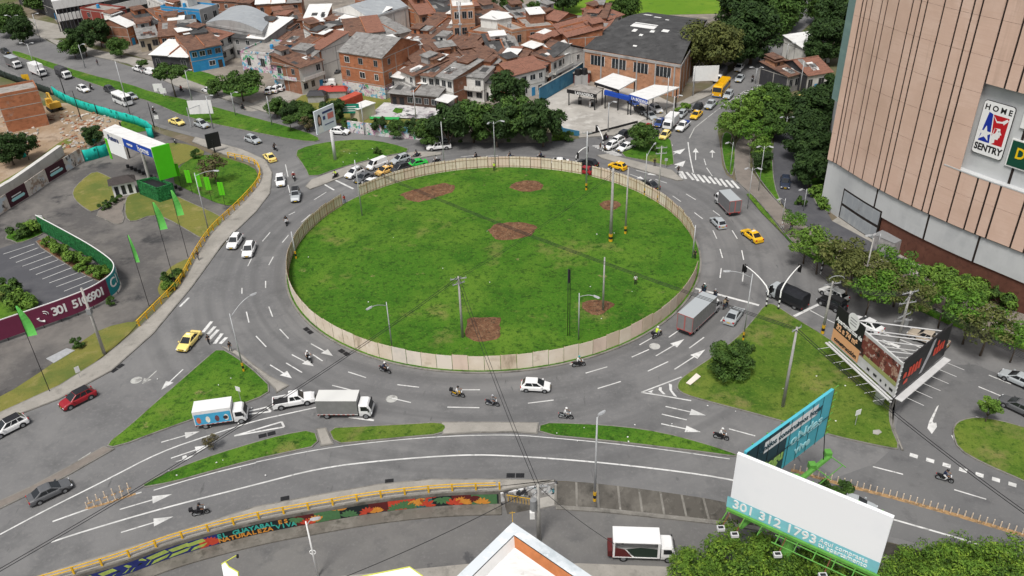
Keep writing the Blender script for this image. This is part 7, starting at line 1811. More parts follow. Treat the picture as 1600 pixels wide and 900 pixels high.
for z0_, z1_, k0, k1 in ((-.3, -.2, .05, .3), (-.3, -.2, .45, .75), (-.75, -.62, .05, .3)): b.loft([[on_board(q, n, u, 0, kk) + Vector((0, 0, zz)) for kk, zz in ((k0, z0_), (k1, z0_), (k1, z1_), (k0, z1_))] for u in (-.02, 1.0)])
for k in range(8): b.tube(on_board(q, n, .05 + k * .13, 0, .6) + Vector((0, 0, -.4)), on_board(q, n, .05 + k * .13, 0, 2.4) + Vector((0, 0, -.3)), .035, .035, 4)
b.build("catwalk", STRW, t)
o2, qr, nr = quad_board(t, [upat(a2, Z0V + .2) + Vector((.25, .1, 0)), upat(a3, Z0V + .2), upat(a3, Z1V), upat(a2, Z1V) + Vector((.25, .1, 0))], .2, BLACK, "black_face")
RL = mat("red_letters", (.6, .06, .03), .5, .1, 1)
rr = random.Random(3)
for u0, u1, v0, v1 in ((.06, .14, .42, .6), (.16, .42, .34, .66), (.1, .2, .2, .34), (.68, .92, .34, .62), (.72, .78, .62, .8)):
    nl = max(1, int((u1 - u0) / .055))
    for k in range(nl):
        ua, ub_ = lerp(u0, u1, k / nl), lerp(u0, u1, (k + .82) / nl); MB().poly([on_board(qr, nr, u, v, .03) for u, v in ((ua, v0 + rr.uniform(0, .05)), (ub_, v0), (ub_, v1 - rr.uniform(0, .06)), (lerp(ua, ub_, .5), v1), (ua, v1 - rr.uniform(0, .05)))]).build("red_letter", RL, t)
MB().poly([on_board(qr, nr, u, v, .03) for u, v in ((.44, .1), (.5, .08), (.62, .55), (.66, .95), (.6, .95), (.52, .5))]).build("picture", mat("pale_picture", (.4, .4, .42), .5, .4, 1), t)
b = MB(); b.loft([[on_board(qr, nr, u, 0, kk) + Vector((0, 0, zz)) for kk, zz in ((.1, -.3), (.95, -.3), (.95, -.2), (.1, -.2))] for u in (-.02, 1.0)])
for k in range(6): b.tube(on_board(qr, nr, .08 + k * .17, 0, .6) + Vector((0, 0, -.3)), on_board(qr, nr, .08 + k * .17, 0, 3.0) + Vector((0, 0, -.2)), .035, .035, 4)
b.build("catwalk", STRW, t)
b = MB()
for v in (.15, .5, .85): b.tube(on_board(q, n, .12, v, -.5), on_board(qr, nr, .88, v, -.5), .09, .09, 6)
for u in (.3, .5, .7, .9):
    for v in (.15, .85): b.tube(on_board(q, n, u, v, -.25), on_board(qr, nr, 1 - u, v, -.25), .07, .07, 5)
    b.tube(on_board(q, n, u, 0, -.3), on_board(q, n, u, 1, -.3), .08, .08, 5); b.tube(on_board(qr, nr, 1 - u, 0, -.3), on_board(qr, nr, 1 - u, 1, -.3), .08, .08, 5)
for k in range(9): b.tube(on_board(q, n, 1, k / 8, .0) , on_board(qr, nr, 0, k / 8, .0), .06, .06, 5)
b.build("truss", STRW, t)
MB().tube((0, 0, -.3), (0, 0, Z0V - .1), .6, .55, 16).build("column", STRW, t, True)
# portrait billboard
b0 = P(524, 249, .14); z1 = h_for(b0, 172) - .3; z0 = z1 - 4.9
A, C = upat(P(496, 211, z0), 0), upat(P(526, 197, z0), 0)
t = empty("billboard", "small white billboard with a woman's portrait on a single white column", "billboard", b0)
o, q, n = quad_board(t, [upat(A, z0), upat(C, z0), upat(C, z1), upat(A, z1)], .25, mat("board_pale", (.66, .7, .76), .5, .05, 1))
def ell(u, v, ru, rv, m, off, nm): MB().poly([on_board(q, n, u + ru * math.cos(k * .5236), v + rv * math.sin(k * .5236), off) for k in range(12)]).build(nm, m, t)
ell(.2, .5, .1, .32, HAIR, .03, "portrait_hair"); ell(.2, .55, .065, .17, mat("portrait_skin", (.5, .3, .23), .6), .04, "portrait_face"); MB().poly([on_board(q, n, u, v, .045) for u, v in ((.06, .03), (.36, .03), (.3, .28), (.2, .36), (.1, .28))]).build("portrait_top", WHITE, t)
dk, rdm = mat("text_navy", (.04, .06, .16), .5), mat("text_red", (.6, .2, .18), .5)
for u0, u1, v0, v1, m in ((.38, .9, .76, .85, dk), (.62, .92, .45, .7, rdm), (.38, .5, .5, .66, dk), (.42, .9, .25, .29, dk)): patch(t, q, n, u0, u1, v0, v1, m, .03, "text_block")
MB().tube((0, 0, -.1), (0, 0, z0 + .6), .35, .32, 12).build("column", STRW, t, True)
# black square board
b0 = P(337, 243, .1); t = empty("billboard", "black square board on a short post beside the avenue pavement", "billboard", b0)
h = h_for(b0, 212); A, C = upat(P(325, 233, h - 3.2), 0), upat(P(346, 228, h - 3.2), 0)
quad_board(t, [upat(A, h - 3.2), upat(C, h - 3.2), upat(C, h), upat(A, h)], .25, BLACK); MB().tube((0, 0, 0), (0, 0, h - 1), .15, .15, 8).build("column", BLACK, t)
# long roof-like sign with the lime green end
ZR = 9.5
fl, fr_, br_, bl = [P(x, y, ZR) for x, y in ((160, 203), (236, 233), (263, 226), (180, 194))]
t = empty("sales_sign", "long white roof-like sign with a lime green end panel and a blue lettered edge", "sign", upat(P(238, 297), 0))
o0 = Vector(t.location)
def sgq(pts): return [p - o0 for p in pts]
b = MB(); w = sgq([fl, fr_, br_, bl]); b.loft([[p - Vector((0, 0, 1.7)) for p in w], w]); b.build("roof_box", METW, t)
b = MB(); d = (w[2] - w[1]).normalized(); s = (w[1] - w[0]).normalized()
b.loft([[w[1] + s * .05 + Vector((0, 0, z)), w[2] + s * .05 + Vector((0, 0, z)), w[2] + s * .35 + Vector((0, 0, z)), w[1] + s * .35 + Vector((0, 0, z))] for z in (-6.3, .3)]); b.build("green_panel", mat("panel_green", (.07, .47, .01), .5, .05, 1), t)
f0, f1 = w[0], w[1]; nn = Vector((s.y, -s.x, 0)) * .06
fq = lambda u, z: lerp(f0, f1, u) + nn + Vector((0, 0, z))
MB().quad(fq(.42, -1.75), fq(.995, -1.75), fq(.995, -.02), fq(.42, -.02)).build("blue_band", BLU, t)
MB().loft([[lerp(f0, f1, u) + nn * k + Vector((0, 0, z)) for k, z in ((0, -4.6), (.9, -4.6), (.9, -1.72), (0, -1.72))] for u in (.05, .4)]).build("white_panel", BOARDW, t)
MB().loft([[lerp(f0, f1, u) + nn * k + Vector((0, 0, z)) for k, z in ((0, -6), (2, -6), (2, -1.72), (0, -1.72))] for u in (0, .045)]).build("green_panel", GREEN_B, t)
lettering("Futura", 1.5, dk, t, frame(fq(.2, -1.1) + nn * .5, s), bold=.03); lettering("home", 1.7, WHITE, t, frame(fq(.82, -.95) + nn * .5, s), bold=.02); lettering("ventas", .8, WHITE, t, frame(fq(.55, -.9) + nn * .5, s), bold=.02)
MB().tube((0, 0, 0), (0, 0, 8.4), .3, .26, 10).build("column", PCONC, t)
lg = P(203, 247, 0) - o0; MB().tube(lg, lg + Vector((0, 0, 8)), .16, .16, 8).build("column", BLACK, t)
b = MB()
for k in range(14): p = lerp(w[3], w[2], k / 13); b.box(p.x - .25, p.x + .25, p.y - .1, p.y + .3, .02, .7)
b.build("parapet_teeth", BLACK, t)
# ivy planter, guard hut
IVY = layered("artificial_ivy", [((.015, .12, .035), 1, 0, 1, ONE), ((.03, .2, .06), 2.2, .5, .6, ONE), ((.006, .05, .015), 3.1, .5, .6, ONE), ((.08, .3, .12), 4.5, .6, .7, ONE)], .8, 1.0, 4)
pc_ = PX([(219, 304), (250, 317), (276, 309), (246, 298)], .05); o0 = pc_[0]
t = empty("planter", "black-topped planter box clad in green ivy at the foot of the long sign", "planter", o0); w = [p - o0 for p in pc_]
for i in range(4):
    a_, c_ = w[i], w[(i + 1) % 4]; dd_ = (c_ - a_).normalized(); n_ = Vector((dd_.y, -dd_.x, 0))
    MB().loft([[a_, c_, c_ - n_ * .3, a_ - n_ * .3], [x + Vector((0, 0, 3.0)) for x in (a_, c_, c_ - n_ * .3, a_ - n_ * .3)]]).build("ivy_panel", IVY, t)
MB().poly([x + Vector((0, 0, 2.6)) for x in w]).build("inside", BLACK, t)
t = empty("guard_hut", "small white guard hut with a dark hipped roof by the car park entrance", "hut", P(196, 302), heading((182, 302), (212, 296)))
b = MB(); b.box(-2, 2, -1.3, 1.3, 0, 2.7); b.build("wall", WHITE, t)
for x in (-1.3, -.1, 1.1): MB().box(x - .35, x + .35, -1.35, -1.301, .4, 2.2).build("window", WGLASS, t)
MB().loft([[Vector(p) for p in ((-2.5, -1.8, 2.7), (2.5, -1.8, 2.7), (2.5, 1.8, 2.7), (-2.5, 1.8, 2.7))], [Vector(p) for p in ((-1.2, -.2, 3.6), (1.2, -.2, 3.6), (1.2, .2, 3.6), (-1.2, .2, 3.6))]]).build("roof", mat("roof_dark", (.05, .042, .04), .8, .2, 2), t)
# curved fence sign: ivy, teal, maroon
line = resample(chaikin(PX([(66, 364), (108, 387), (150, 411), (177, 430), (188, 441), (188, 452), (180, 463), (150, 482), (100, 502), (40, 523), (0, 537), (-120, 578)], .0), 2, False), .4)
t = empty("fence_sign", "long curved sign fence, one arm ivy, the other maroon with a telephone number", "sign", line[0]); o0 = line[0]
LN = len(line)
corner = min(range(LN), key=lambda i: (line[i] - P(188, 446)).length)
def arm_band(i0, i1, z0, z1, off, m, name, th=.08):
    R = []
    for i in range(i0, i1 + 1):
        dd_ = (line[min(i + 1, LN - 1)] - line[max(i - 1, 0)]).normalized(); n_ = Vector((-dd_.y, dd_.x, 0)); p = line[i] - o0
        R.append([p + n_ * off + Vector((0, 0, z0)), p + n_ * off + Vector((0, 0, z1)), p + n_ * (off - th) + Vector((0, 0, z1)), p + n_ * (off - th) + Vector((0, 0, z0))])
    MB().loft(R).build(name, m, t)
iT = corner + 10
MAROON = mat("board_maroon", (.15, .025, .06), .5, .08, .6)
arm_band(0, corner - 2, .5, 3.5, 0, IVY, "ivy_panel"); arm_band(0, LN - 1, 3.5, 3.62, .02, WHITE, "top_edge", .12)
arm_band(corner - 6, iT, .4, 3.5, .06, mat("board_sea", (.01, .22, .24), .5, .06, .6), "teal_panel", .05); arm_band(iT, LN - 1, .5, 3.5, .06, MAROON, "maroon_panel", .05); arm_band(corner - 2, LN - 1, .5, 3.5, .0, WHITE, "back_panel")
b = MB()
for i in range(0, LN, 6): p = line[i] - o0; b.tube((p.x, p.y, 0), (p.x, p.y, .6), .05, .05, 5)
b.build("legs", BLACK, t)
MB().box(-.1, .9, .1, .2, 1.2, 3.4).build("end_panel", WHITE, t)
def along(s_, i0, adv, z, size, m, bold=.04, sx=1.0):     # text reads towards decreasing index
    for k, ch in enumerate(s_):
        if ch == " ": continue
        i = i0 - k * adv; j = int(i); dd_ = (line[max(0, j - 2)] - line[min(LN - 1, j + 2)]).normalized(); n_ = Vector((dd_.y, -dd_.x, 0)); p = lerp(line[j], line[min(LN - 1, j + 1)], i - j) - o0
        lettering(ch, size, m, t, frame(p + n_ * .1 + Vector((0, 0, z)), dd_), bold=bold, sx=sx)
def idx(px, py): return min(range(LN), key=lambda i: (line[i] - P(px, py)).length)
along("301 5106901", idx(92, 505), (idx(92, 505) - idx(166, 474)) / 10.0, 2.0, 1.9, WHITE)
along("CITY", iT - 3, 3.2, 2.1, 2.2, WHITE, .03)
i = idx(75, 512); dd_ = (line[i - 2] - line[i + 2]).normalized(); M = frame(line[i] - o0 + Vector((dd_.y, -dd_.x, 0)) * .1 + Vector((0, 0, 1.9)), dd_)
b = MB(); b.path([M @ Vector((.75 * math.cos(a), .75 * math.sin(a), 0)) for a in [math.pi + k * .17 for k in range(10)]], [.2, .16, .12, .12, .12, .12, .12, .12, .16, .2], 6)
for r_ in (.35, .65): b.path([M @ Vector((.1 + r_ * math.cos(a), .15 + r_ * math.sin(a), 0)) for a in [k * .26 for k in range(7)]], .06, 5)
b.build("phone_icon", WHITE, t)
# hoarding with maroon panels and the white wall behind it
ln = PX([(-60, 376), (-12, 343), (17, 325), (46, 307), (77, 285), (105, 268), (130, 252)], .1); o0 = ln[0]
t = empty("advert_hoarding", "row of picture and dark maroon panels lining the edge of the entrance road", "hoarding", o0)
PICT = layered("picture_panel", [((.55, .5, .45), 1, 0, 1, ONE), ((.3, .22, .17), .6, .5, .6, ONE), ((.5, .55, .6), .5, .52, .6, ONE), ((.08, .07, .07), .9, .58, .64, ONE)], .6, 0)
for i in range(6):
    a_, c_ = ln[i] - o0, ln[i + 1] - o0; mm_ = PICT if i % 2 == 1 or i == 5 else mat("panel_maroon_dark", (.05, .012, .022), .5, .1, .6); dd_ = (c_ - a_).normalized(); n_ = Vector((dd_.y, -dd_.x, 0))
    if i % 2 == 0 and i: mm_ = mat("panel_maroon_dark", (.05, .012, .022))
    MB().loft([[a_ + dd_ * .05, c_ - dd_ * .05, c_ - dd_ * .05 - n_ * .1, a_ + dd_ * .05 - n_ * .1], [x + Vector((0, 0, 2.9)) for x in (a_ + dd_ * .05, c_ - dd_ * .05, c_ - dd_ * .05 - n_ * .1, a_ + dd_ * .05 - n_ * .1)]]).build("panel", mm_, t)
    if mm_ is not PICT:
        L = (c_ - a_).length
        MB().poly([lerp(a_, c_, u) + n_ * .02 + Vector((0, 0, z)) for u, z in ((.2, .8), (.8, .8), (.86, 1.1), (.8, 1.4), (.2, 1.4), (.14, 1.1))]).build("label_bar", mat("pill_teal", (.35, .65, .66), .5), t)
        MB().quad(*[lerp(a_, c_, u) + n_ * .02 + Vector((0, 0, z)) for u, z in ((.2, 1.65), (.7, 1.65), (.7, 1.85), (.2, 1.85))]).build("text_line", WHITE, t)
wall_line([(-80, 360), (0, 310), (22, 297), (60, 270), (98, 242)], 2.2, 1.0, layered("wall_white_cap", [((.55, .54, .52), 1, 0, 1, ONE), ((.4, .39, .37), .5, .5, .7, ONE)], .85, .1, 3), "boundary_wall", "thick whitewashed wall below the building site bank")
# teal mesh of the building site, dark fence on the avenue
MESH = layered("teal_mesh", [((.012, .4, .33), 1, 0, 1, ONE), ((.02, .5, .42), .7, .45, .65, (1, 1, .3)), ((.008, .26, .22), 1.1, .52, .7, (1, 1, .3))], .7, .3, 3)
def mesh_fence(pts, h, label, m=MESH, name="mesh_fence"):
    p = resample(chaikin(PX(pts), 1, False), 1.0); o0 = p[0]; t = empty(name, label, "fence", o0); R = []
    for i, x in enumerate(p):
        k = rnd.uniform(-.12, .12); hh = h + rnd.uniform(-.1, .1); dd_ = (p[min(i + 1, len(p) - 1)] - p[max(i - 1, 0)]).normalized(); n_ = Vector((-dd_.y, dd_.x, 0)); x = x - o0
        R.append([x + n_ * k * .3, x + n_ * k + Vector((0, 0, hh * .5)), x + Vector((0, 0, hh)), x - n_ * .04 + Vector((0, 0, hh)), x + n_ * (k - .04) + Vector((0, 0, hh * .5)), x + n_ * (k * .3 - .04)])
    MB().loft(R).build("mesh_sheet", m, t, True)
    for i in range(0, len(p), 3): x = p[i] - o0; MB().tube((x.x, x.y, 0), (x.x, x.y, h + .2), .05, .05, 5).build("post", BLACK, t)
    return t
mesh_fence([(84, 148), (100, 159), (130, 172), (180, 186), (222, 198), (240, 209), (243, 217), (228, 214)], 2.3, "teal green mesh fence snaking along the building site and the avenue")
mesh_fence([(133, 253), (152, 248), (173, 242)], 2.6, "short teal mesh fence at the top of the entrance road")
mesh_fence([(134, 222), (142, 226), (156, 222), (160, 215)], 1.2, "low curl of teal mesh around the dark shrubs")
mesh_fence([(36, 247), (46, 242)], 1.2, "small scrap of teal mesh among the left trees")
mesh_fence([(-60, 100), (0, 119), (40, 134), (82, 149)], 2.0, "dark green mesh fence along the avenue at the left edge", mat("mesh_dark", (.02, .03, .025), .8, .3, 2))
mesh_fence([(214, 520), (170, 555), (95, 601), (0, 645), (-100, 690)], 1.2, "thin dark wire fence between the verge and the left pavement", mat("wire_dark", (.04, .05, .035), .8, .3, 3)) if 0 else None
# flags
def flag(px, py, ty, label, fh, fw=.8, lean=0.0):
    b0 = P(px, py, .05); h = h_for(b0, ty); t = empty("feather_flag", label, "flag", b0, .5)
    MB().tube((0, 0, 0), (0, 0, h), .05, .03, 6).build("pole", BLACK, t)
    R = []
    for k in range(9):
        s_ = k / 8; z = h - fh + fh * s_; w_ = fw * (1 - .75 * s_ ** 2.2); y = .1 * math.sin(s_ * 5)
        R.append([Vector((.04, y, z)), Vector((w_, y * 2, z - .1 * (1 - s_))), Vector((w_, y * 2 + .02, z - .1 * (1 - s_))), Vector((.04, y + .02, z))])
    MB().loft(R).build("banner", mat("flag_lime", (.16, .62, .12), .6, .1, 1), t)
flag(78, 612, 478, "lime feather flag on a tall black pole beside the maroon sign", 4.6, 1.1)
flag(233, 478, 367, "lime feather flag furled thin, in the middle of the stained car park", 4.6, .55)
flag(276, 452, 316, "tall lime feather flag near the dotted parking line", 4.6, 1.1); flag(294, 402, 297, "tall lime feather flag closest to the ivy planter", 4.6, 1.1)
for i, (x, y, ty) in enumerate(((283, 292, 255), (301, 303, 265), (316, 307, 271), (331, 314, 276), (352, 322, 284))):
    b0 = P(x, y, .06); h = h_for(b0, ty); t = empty("banner", "small lime banner on a thin pole in the row along the lawn", "banner", b0, 0, "lime banners along the lawn"); MB().tube((0, 0, 0), (0, 0, h), .04, .04, 5).build("pole", BLACK, t); MB().box(-.55, .45, -.03, .03, h - 2.7, h - .1).build("cloth", GREEN_B, t)
# excavator and building-site debris
t = empty("excavator", "yellow excavator working on the bare soil of the building site", "excavator", P(86, 172), 2.3)
for s_ in (-1, 1):
    b = MB(); b.loft([[Vector((x, s_ * 1.1 + y, z)) for x, z in ((-1.7, .1), (-1.9, .45), (-1.6, .85), (1.6, .85), (1.9, .45), (1.7, .1))] for y in (-.3, .3)]); b.build("track", RUBBER, t)
b = MB(); b.box(-1.9, 1.2, -1.3, 1.3, .95, 1.9); b.box(-1.9, -1.2, -1.2, 1.2, 1.9, 2.3); b.build("body", mat("machine_yellow", (.55, .32, .04), .5, .15, 1), t)
b = MB(); b.box(-.2, 1.2, .3, 1.25, 1.9, 3.0); b.build("cab", mat("machine_yellow", (.55, .32, .04)), t); MB().box(1.21, 1.24, .4, 1.15, 2.0, 2.85).build("windscreen", GLASS, t)
b = MB(); b.path([(1.0, -.3, 1.6), (2.6, -.3, 3.6), (4.2, -.3, 3.3)], .22, 6); b.build("boom", mat("machine_yellow", (.55, .32, .04)), t); b = MB(); b.path([(4.2, -.3, 3.4), (4.6, -.3, 1.4)], .18, 6); b.build("arm", mat("machine_yellow", (.55, .32, .04)), t)
b = MB(); b.loft([[Vector(p) for p in ((4.3, -.8, 1.4), (5.0, -.8, 1.2), (4.9, -.8, .4), (4.2, -.8, .5))], [Vector(p) for p in ((4.3, .2, 1.4), (5.0, .2, 1.2), (4.9, .2, .4), (4.2, .2, .5))]]); b.build("bucket", TRIM, t)
db = MB(); rr = random.Random(11)
for k in range(420):
    c_ = P(rr.choice((rr.uniform(0, 60), rr.uniform(95, 190), rr.uniform(95, 190))), rr.uniform(175, 232)); x_, y_ = proj(c_)
    if not (x_ * .3 + 152 < y_ + 30): continue
    s_ = rr.uniform(.1, .45); M = Matrix.Translation(c_ + Vector((0, 0, .05))) @ Matrix.Rotation(rr.uniform(0, 6), 4, 'Z') @ Matrix.Rotation(rr.uniform(-.5, .5), 4, 'X'); db.box(-s_, s_, -s_ * .6, s_ * .6, -.1, s_ * .6, rr.randint(0, 2), M)
o = db.build("rubble", [CONC, mat("rubble_brick", (.3, .14, .08), .9, .3, 2), mat("rubble_pale", (.5, .45, .4), .9, .2, 2)]); tag(o, "broken concrete and brick rubble strewn over the building site", "rubble", kind="stuff")
t = empty("scaffold_heap", "rusty heap of steel bars beside the new brick building", "heap", P(48, 190))
b = MB(); [b.tube((rr.uniform(-5, 0), rr.uniform(-1, 1), .2 + rr.uniform(0, .8)), (rr.uniform(1, 6), rr.uniform(-1, 1), .2 + rr.uniform(0, 1.0)), .08, .08, 5) for k in range(40)]; b.build("bars", mat("rust_steel", (.14, .05, .03)), t)
# small road signs and loose boards
def plate(px, py, ty, w_, hh, m, label, yaw=0.0):
    b0 = P(px, py, .13); h = h_for(b0, ty); t = empty("small_sign", label, "sign", b0, yaw); MB().tube((0, 0, 0), (0, 0, h), .04, .04, 6).build("pole", STEEL, t); MB().box(-w_ / 2, w_ / 2, -.05, -.03, h - hh, h).build("plate", m, t)
plate(1336, 664, 640, .8, .8, WHITE, "small white sign on a thin post in the middle of the right grass triangle", .4)
plate(377, 628, 604, .7, .7, WHITE, "small white sign on a thin post on the left grass triangle", -.4)
plate(125, 590, 573, .6, .9, WHITE, "small pale sign post on the verge beside the red crossover", .8)
plate(42, 128, 116, 2.0, 1.6, YEL, "yellow framed sign board at the avenue fence, far left")
plate(250, 205, 180, .9, .9, WHITE, "round white sign at the mesh fence bend", .2)
plate(1040, 262, 247, .6, .6, STEEL, "thin sign post by the zebra crossing island")
for pts, z, m, nm, lb, ct in (([(1072, 598), (1079, 601), (1095, 588), (1088, 583)], .32, FENW, "loose_board", "beige board lying on the tip of the right grass triangle", "board"), ([(1364, 672), (1374, 671), (1378, 675), (1372, 679), (1364, 677)], .22, CONC, "manhole_cover", "round pale manhole cover on the right grass triangle", "manhole"),
                              ([(72, 560), (104, 544), (117, 547), (84, 567)], .12, STEEL, "plastic_sheet", "crumpled grey plastic sheet lying by the maroon sign", "sheet")):
    w = PX(pts, z); b = MB(); b.loft([[p - Vector((0, 0, .08)) for p in w], w]); tag(b.build(nm, m), lb, ct)
for x, y, dx, dy, lb in ((482, 517, 10, 8, "double drain grate at the kerb left of the hoarding front"), (538, 551, 10, 6, "double drain grate at the kerb before the hoarding lamp"), (934, 553, 10, -4, "drain grate at the kerb right of the hoarding front"), (1076, 463, 8, -12, "drain grate beside the hoarding's right end"), (609, 752, 10, -1, "drain grate at the kerb above the mural's middle"), (446, 779, 10, -2, "drain grate at the kerb above the mural lettering"), (806, 743, 12, 0, "double drain grate above the concrete steps"),
                         (418, 679, 12, -3, "double drain grate by the grass strip near the white pickup"), (184, 575, 12, -8, "double drain grate at the left pavement kerb"), (650, 249, 6, -1, "drain grate by the green saloon")):
    t = empty("drain_grate", lb, "drain", upat(P(x, y), .012), heading((x, y), (x + dx, y + dy)))
    n_ = 2 if "double" in lb else 1
    for k in range(n_):
        x0 = (k - n_ / 2) * 1.05; b = MB(); b.box(x0, x0 + .95, -.35, .35, -.002, .01, 0); [b.box(x0 + .08 + j * .14, x0 + .14 + j * .14, -.3, .3, .01, .03, 1) for j in range(6)]; b.build("grating", [BLACK, TRIM], t)
# ------------------------------------------------------------------ white-roofed building and yellow-edged signs at the bottom
ZP = 11.0
Cn, Lf, Rt = P(801, 816, ZP), P(690, 923, ZP), P(962, 925, ZP)
t = empty("corner_building", "white-roofed building with a bright orange parapet, its corner pointing into the lower road", "building", upat(Cn, LOW)); o0 = Vector(t.location)
c_ = Vector((Cn.x, Cn.y, 0)); l_ = Vector((Lf.x, Lf.y, 0)); r_ = Vector((Rt.x, Rt.y, 0)); o0 = Vector((Cn.x, Cn.y, 0))
lw_, rw_ = (l_ - c_), (r_ - c_); lw_ *= 1.6; rw_ *= 1.6
fp = [Vector((0, 0, 0)), lw_, lw_ + rw_, rw_]
fp = ccw(fp)
ins = lambda k: inset(fp, k)
H0 = ZP - LOW
MB().prism([(p.x, p.y) for p in fp], 0, H0 - 1.5).build("wall", PLW, t)
pi, p1, p2 = ins(1.05), ins(1.15), ins(1.5)
b = MB()
for i in range(4):
    j = (i + 1) % 4
    b.quad(*[p + Vector((0, 0, z)) for p, z in ((fp[i], H0 - 1.5), (fp[j], H0 - 1.5), (fp[j], H0), (fp[i], H0))]); b.quad(*[p + Vector((0, 0, z)) for p, z in ((fp[i], H0), (fp[j], H0), (pi[j], H0 + .1), (pi[i], H0 + .1))])
b.build("parapet_flashing", layered("flashing", [((.6, .64, .67), 1, 0, 1, ONE), ((.45, .5, .53), .4, .5, .6, ONE), ((.75, .78, .8), .9, .55, .65, ONE)], .35, .2, 1.2), t)
b = MB()
for i in range(4):
    j = (i + 1) % 4; b.quad(*[p + Vector((0, 0, z)) for p, z in ((pi[i], H0 + .1), (pi[j], H0 + .1), (p1[j], H0 + .12), (p1[i], H0 + .12))], 0)
    b.quad(*[p + Vector((0, 0, z)) for p, z in ((p1[i], H0 + .12), (p1[j], H0 + .12), (p2[j], H0 - .75), (p2[i], H0 - .75))], 1 if abs((fp[j] - fp[i]).normalized().dot(rw_.normalized())) > .9 else 2)
b.build("parapet_inner", [BLACK, mat("parapet_orange", (.42, .15, .055), .7, .2, 1), WHITE], t)
MB().poly([p + Vector((0, 0, H0 - .75)) for p in p2]).build("gutter", WHITE, t); p3 = inset(fp, 1.95)
MB().poly([p + Vector((0, 0, H0 - .6)) for p in p3]).build("roof", METW, t)
b = MB(); b.tube((0, .05, H0), (0, .05, H0 + 1.3), .03, .02, 5); b.tube((-.25, .05, H0 + 1.1), (.25, .05, H0 + 1.15), .02, .02, 5); b.build("antenna", YEL, t)
YLM = mat("sign_lemon", (.5, .52, .08), .5, .1, 1)
t = empty("lit_sign", "white sign with lemon yellow edge and thin arm over the lower road at left", "sign", upat(P(362, 915, 6.0), LOW)); b0 = Vector(t.location)
w = [P(x, y, 6.0) - b0 for x, y in ((346, 882), (352, 878), (358, 886), (372, 894), (374, 915), (352, 915))]
MB().loft([[p - Vector((0, 0, .5)) for p in w], w]).build("panel", BOARDW, t); MB().path([p + Vector((0, 0, .03)) for p in w], .07, 5).build("edge", YLM, t); e = P(371, 867, 6.0) - b0; MB().tube(w[1], e, .06, .06, 5).build("arm", YLM, t); MB().tube(e, e + Vector((.1, -.3, 0)), .12, .12, 8).build("lamp", BLACK, t); MB().tube((0, 0, 0), (0, 0, 7.5), .12, .1, 8).build("post", STEEL, t)
t = empty("awning", "white awning with a lemon yellow edge at the bottom centre", "awning", upat(P(615, 930, 4.0), LOW)); b0 = Vector(t.location)
w = [P(x, y, 4.0) - b0 for x, y in ((560, 902), (640, 886), (660, 900), (690, 940), (560, 940))]
MB().loft([[p - Vector((0, 0, .15)) for p in w], w]).build("sheet", BOARDW, t); MB().path([p + Vector((0, 0, .03)) for p in w[:4]], .07, 5).build("edge", YLM, t)
for k in (0, 3): MB().tube((w[k].x, w[k].y, 0), w[k] - Vector((0, 0, .1)), .08, .08, 6).build("leg", STEEL, t)
sheet("pavement", [(500, 903), (640, 890), (730, 881), (800, 884), (905, 880), (1060, 886), (1060, 960), (500, 960)], LOW + .12, PAVE)
# ------------------------------------------------------------------ TREES AND SHRUBS
def leafmat(name, dark, mid, light):
    return layered(name, [(mid, 1, 0, 1, ONE), (light, .9, .5, .64, ONE), (dark, .6, .5, .64, ONE), (tuple(x * 1.35 for x in light), 3.5, .6, .72, ONE), (tuple(x * .6 for x in dark), 2.8, .58, .7, ONE)], .75, 0, spec=.25)
LM = {"dark": leafmat("leaf_dark", (.014, .032, .008), (.025, .055, .012), (.045, .085, .018)), "mid": leafmat("leaf_mid", (.025, .055, .01), (.045, .095, .016), (.085, .15, .025)), "lime": leafmat("leaf_lime", (.05, .1, .014), (.09, .17, .022), (.16, .26, .035)), "olive": leafmat("leaf_olive", (.045, .06, .016), (.085, .1, .026), (.14, .15, .04)), "fresh": leafmat("leaf_fresh", (.03, .08, .01), (.065, .15, .015), (.13, .25, .025)), "near": leafmat("leaf_near", (.02, .05, .008), (.08, .16, .016), (.22, .33, .035)), "brown": leafmat("leaf_brown", (.05, .045, .02), (.1, .085, .04), (.15, .13, .06))}
BARK = layered("bark", [((.13, .1, .075), 1, 0, 1, ONE), ((.22, .19, .16), 2, .5, .65, (1, 1, .3)), ((.06, .045, .035), 3, .55, .7, ONE)], .95, .5, 8)
def crown_mesh(seed, R, H, nclump, nleaf, leaf, flat=1.0, fill=.55):
    r = random.Random(seed); vs = []; fs = []
    cl = []
    for k in range(nclump):
        a = r.uniform(0, 6.283); q = math.sqrt(r.random()) * R * .78; z = (r.uniform(-.5, .5) * H * (1 - .55 * (q / R) ** 2) + .06 * H)
        cl.append((q * math.cos(a), q * math.sin(a), z, R * r.uniform(.2, .4)))
    for k in range(nleaf):
        cx, cy, cz, cr = cl[k % nclump]
        d = Vector((r.gauss(0, 1), r.gauss(0, 1), r.gauss(0, 1) + .35)).normalized()
        p = Vector((cx, cy, cz)) + Vector((d.x, d.y, d.z * .75 * flat)) * cr * (1 - fill * r.random() ** 2)
        n = (d + Vector((r.gauss(0, .5), r.gauss(0, .5), r.gauss(0, .5) + .5))).normalized()
        u = n.orthogonal().normalized(); u = Matrix.Rotation(r.uniform(0, 6.28), 3, n) @ u; v = n.cross(u)
        s = leaf * r.uniform(.6, 1.35); i = len(vs)
        vs += [p - u * s, p + v * s * .45 + n * s * .1, p + u * s, p - v * s * .45 + n * s * .1]; fs.append((i, i + 1, i + 2, i + 3))
    return vs, fs
TREES = {}
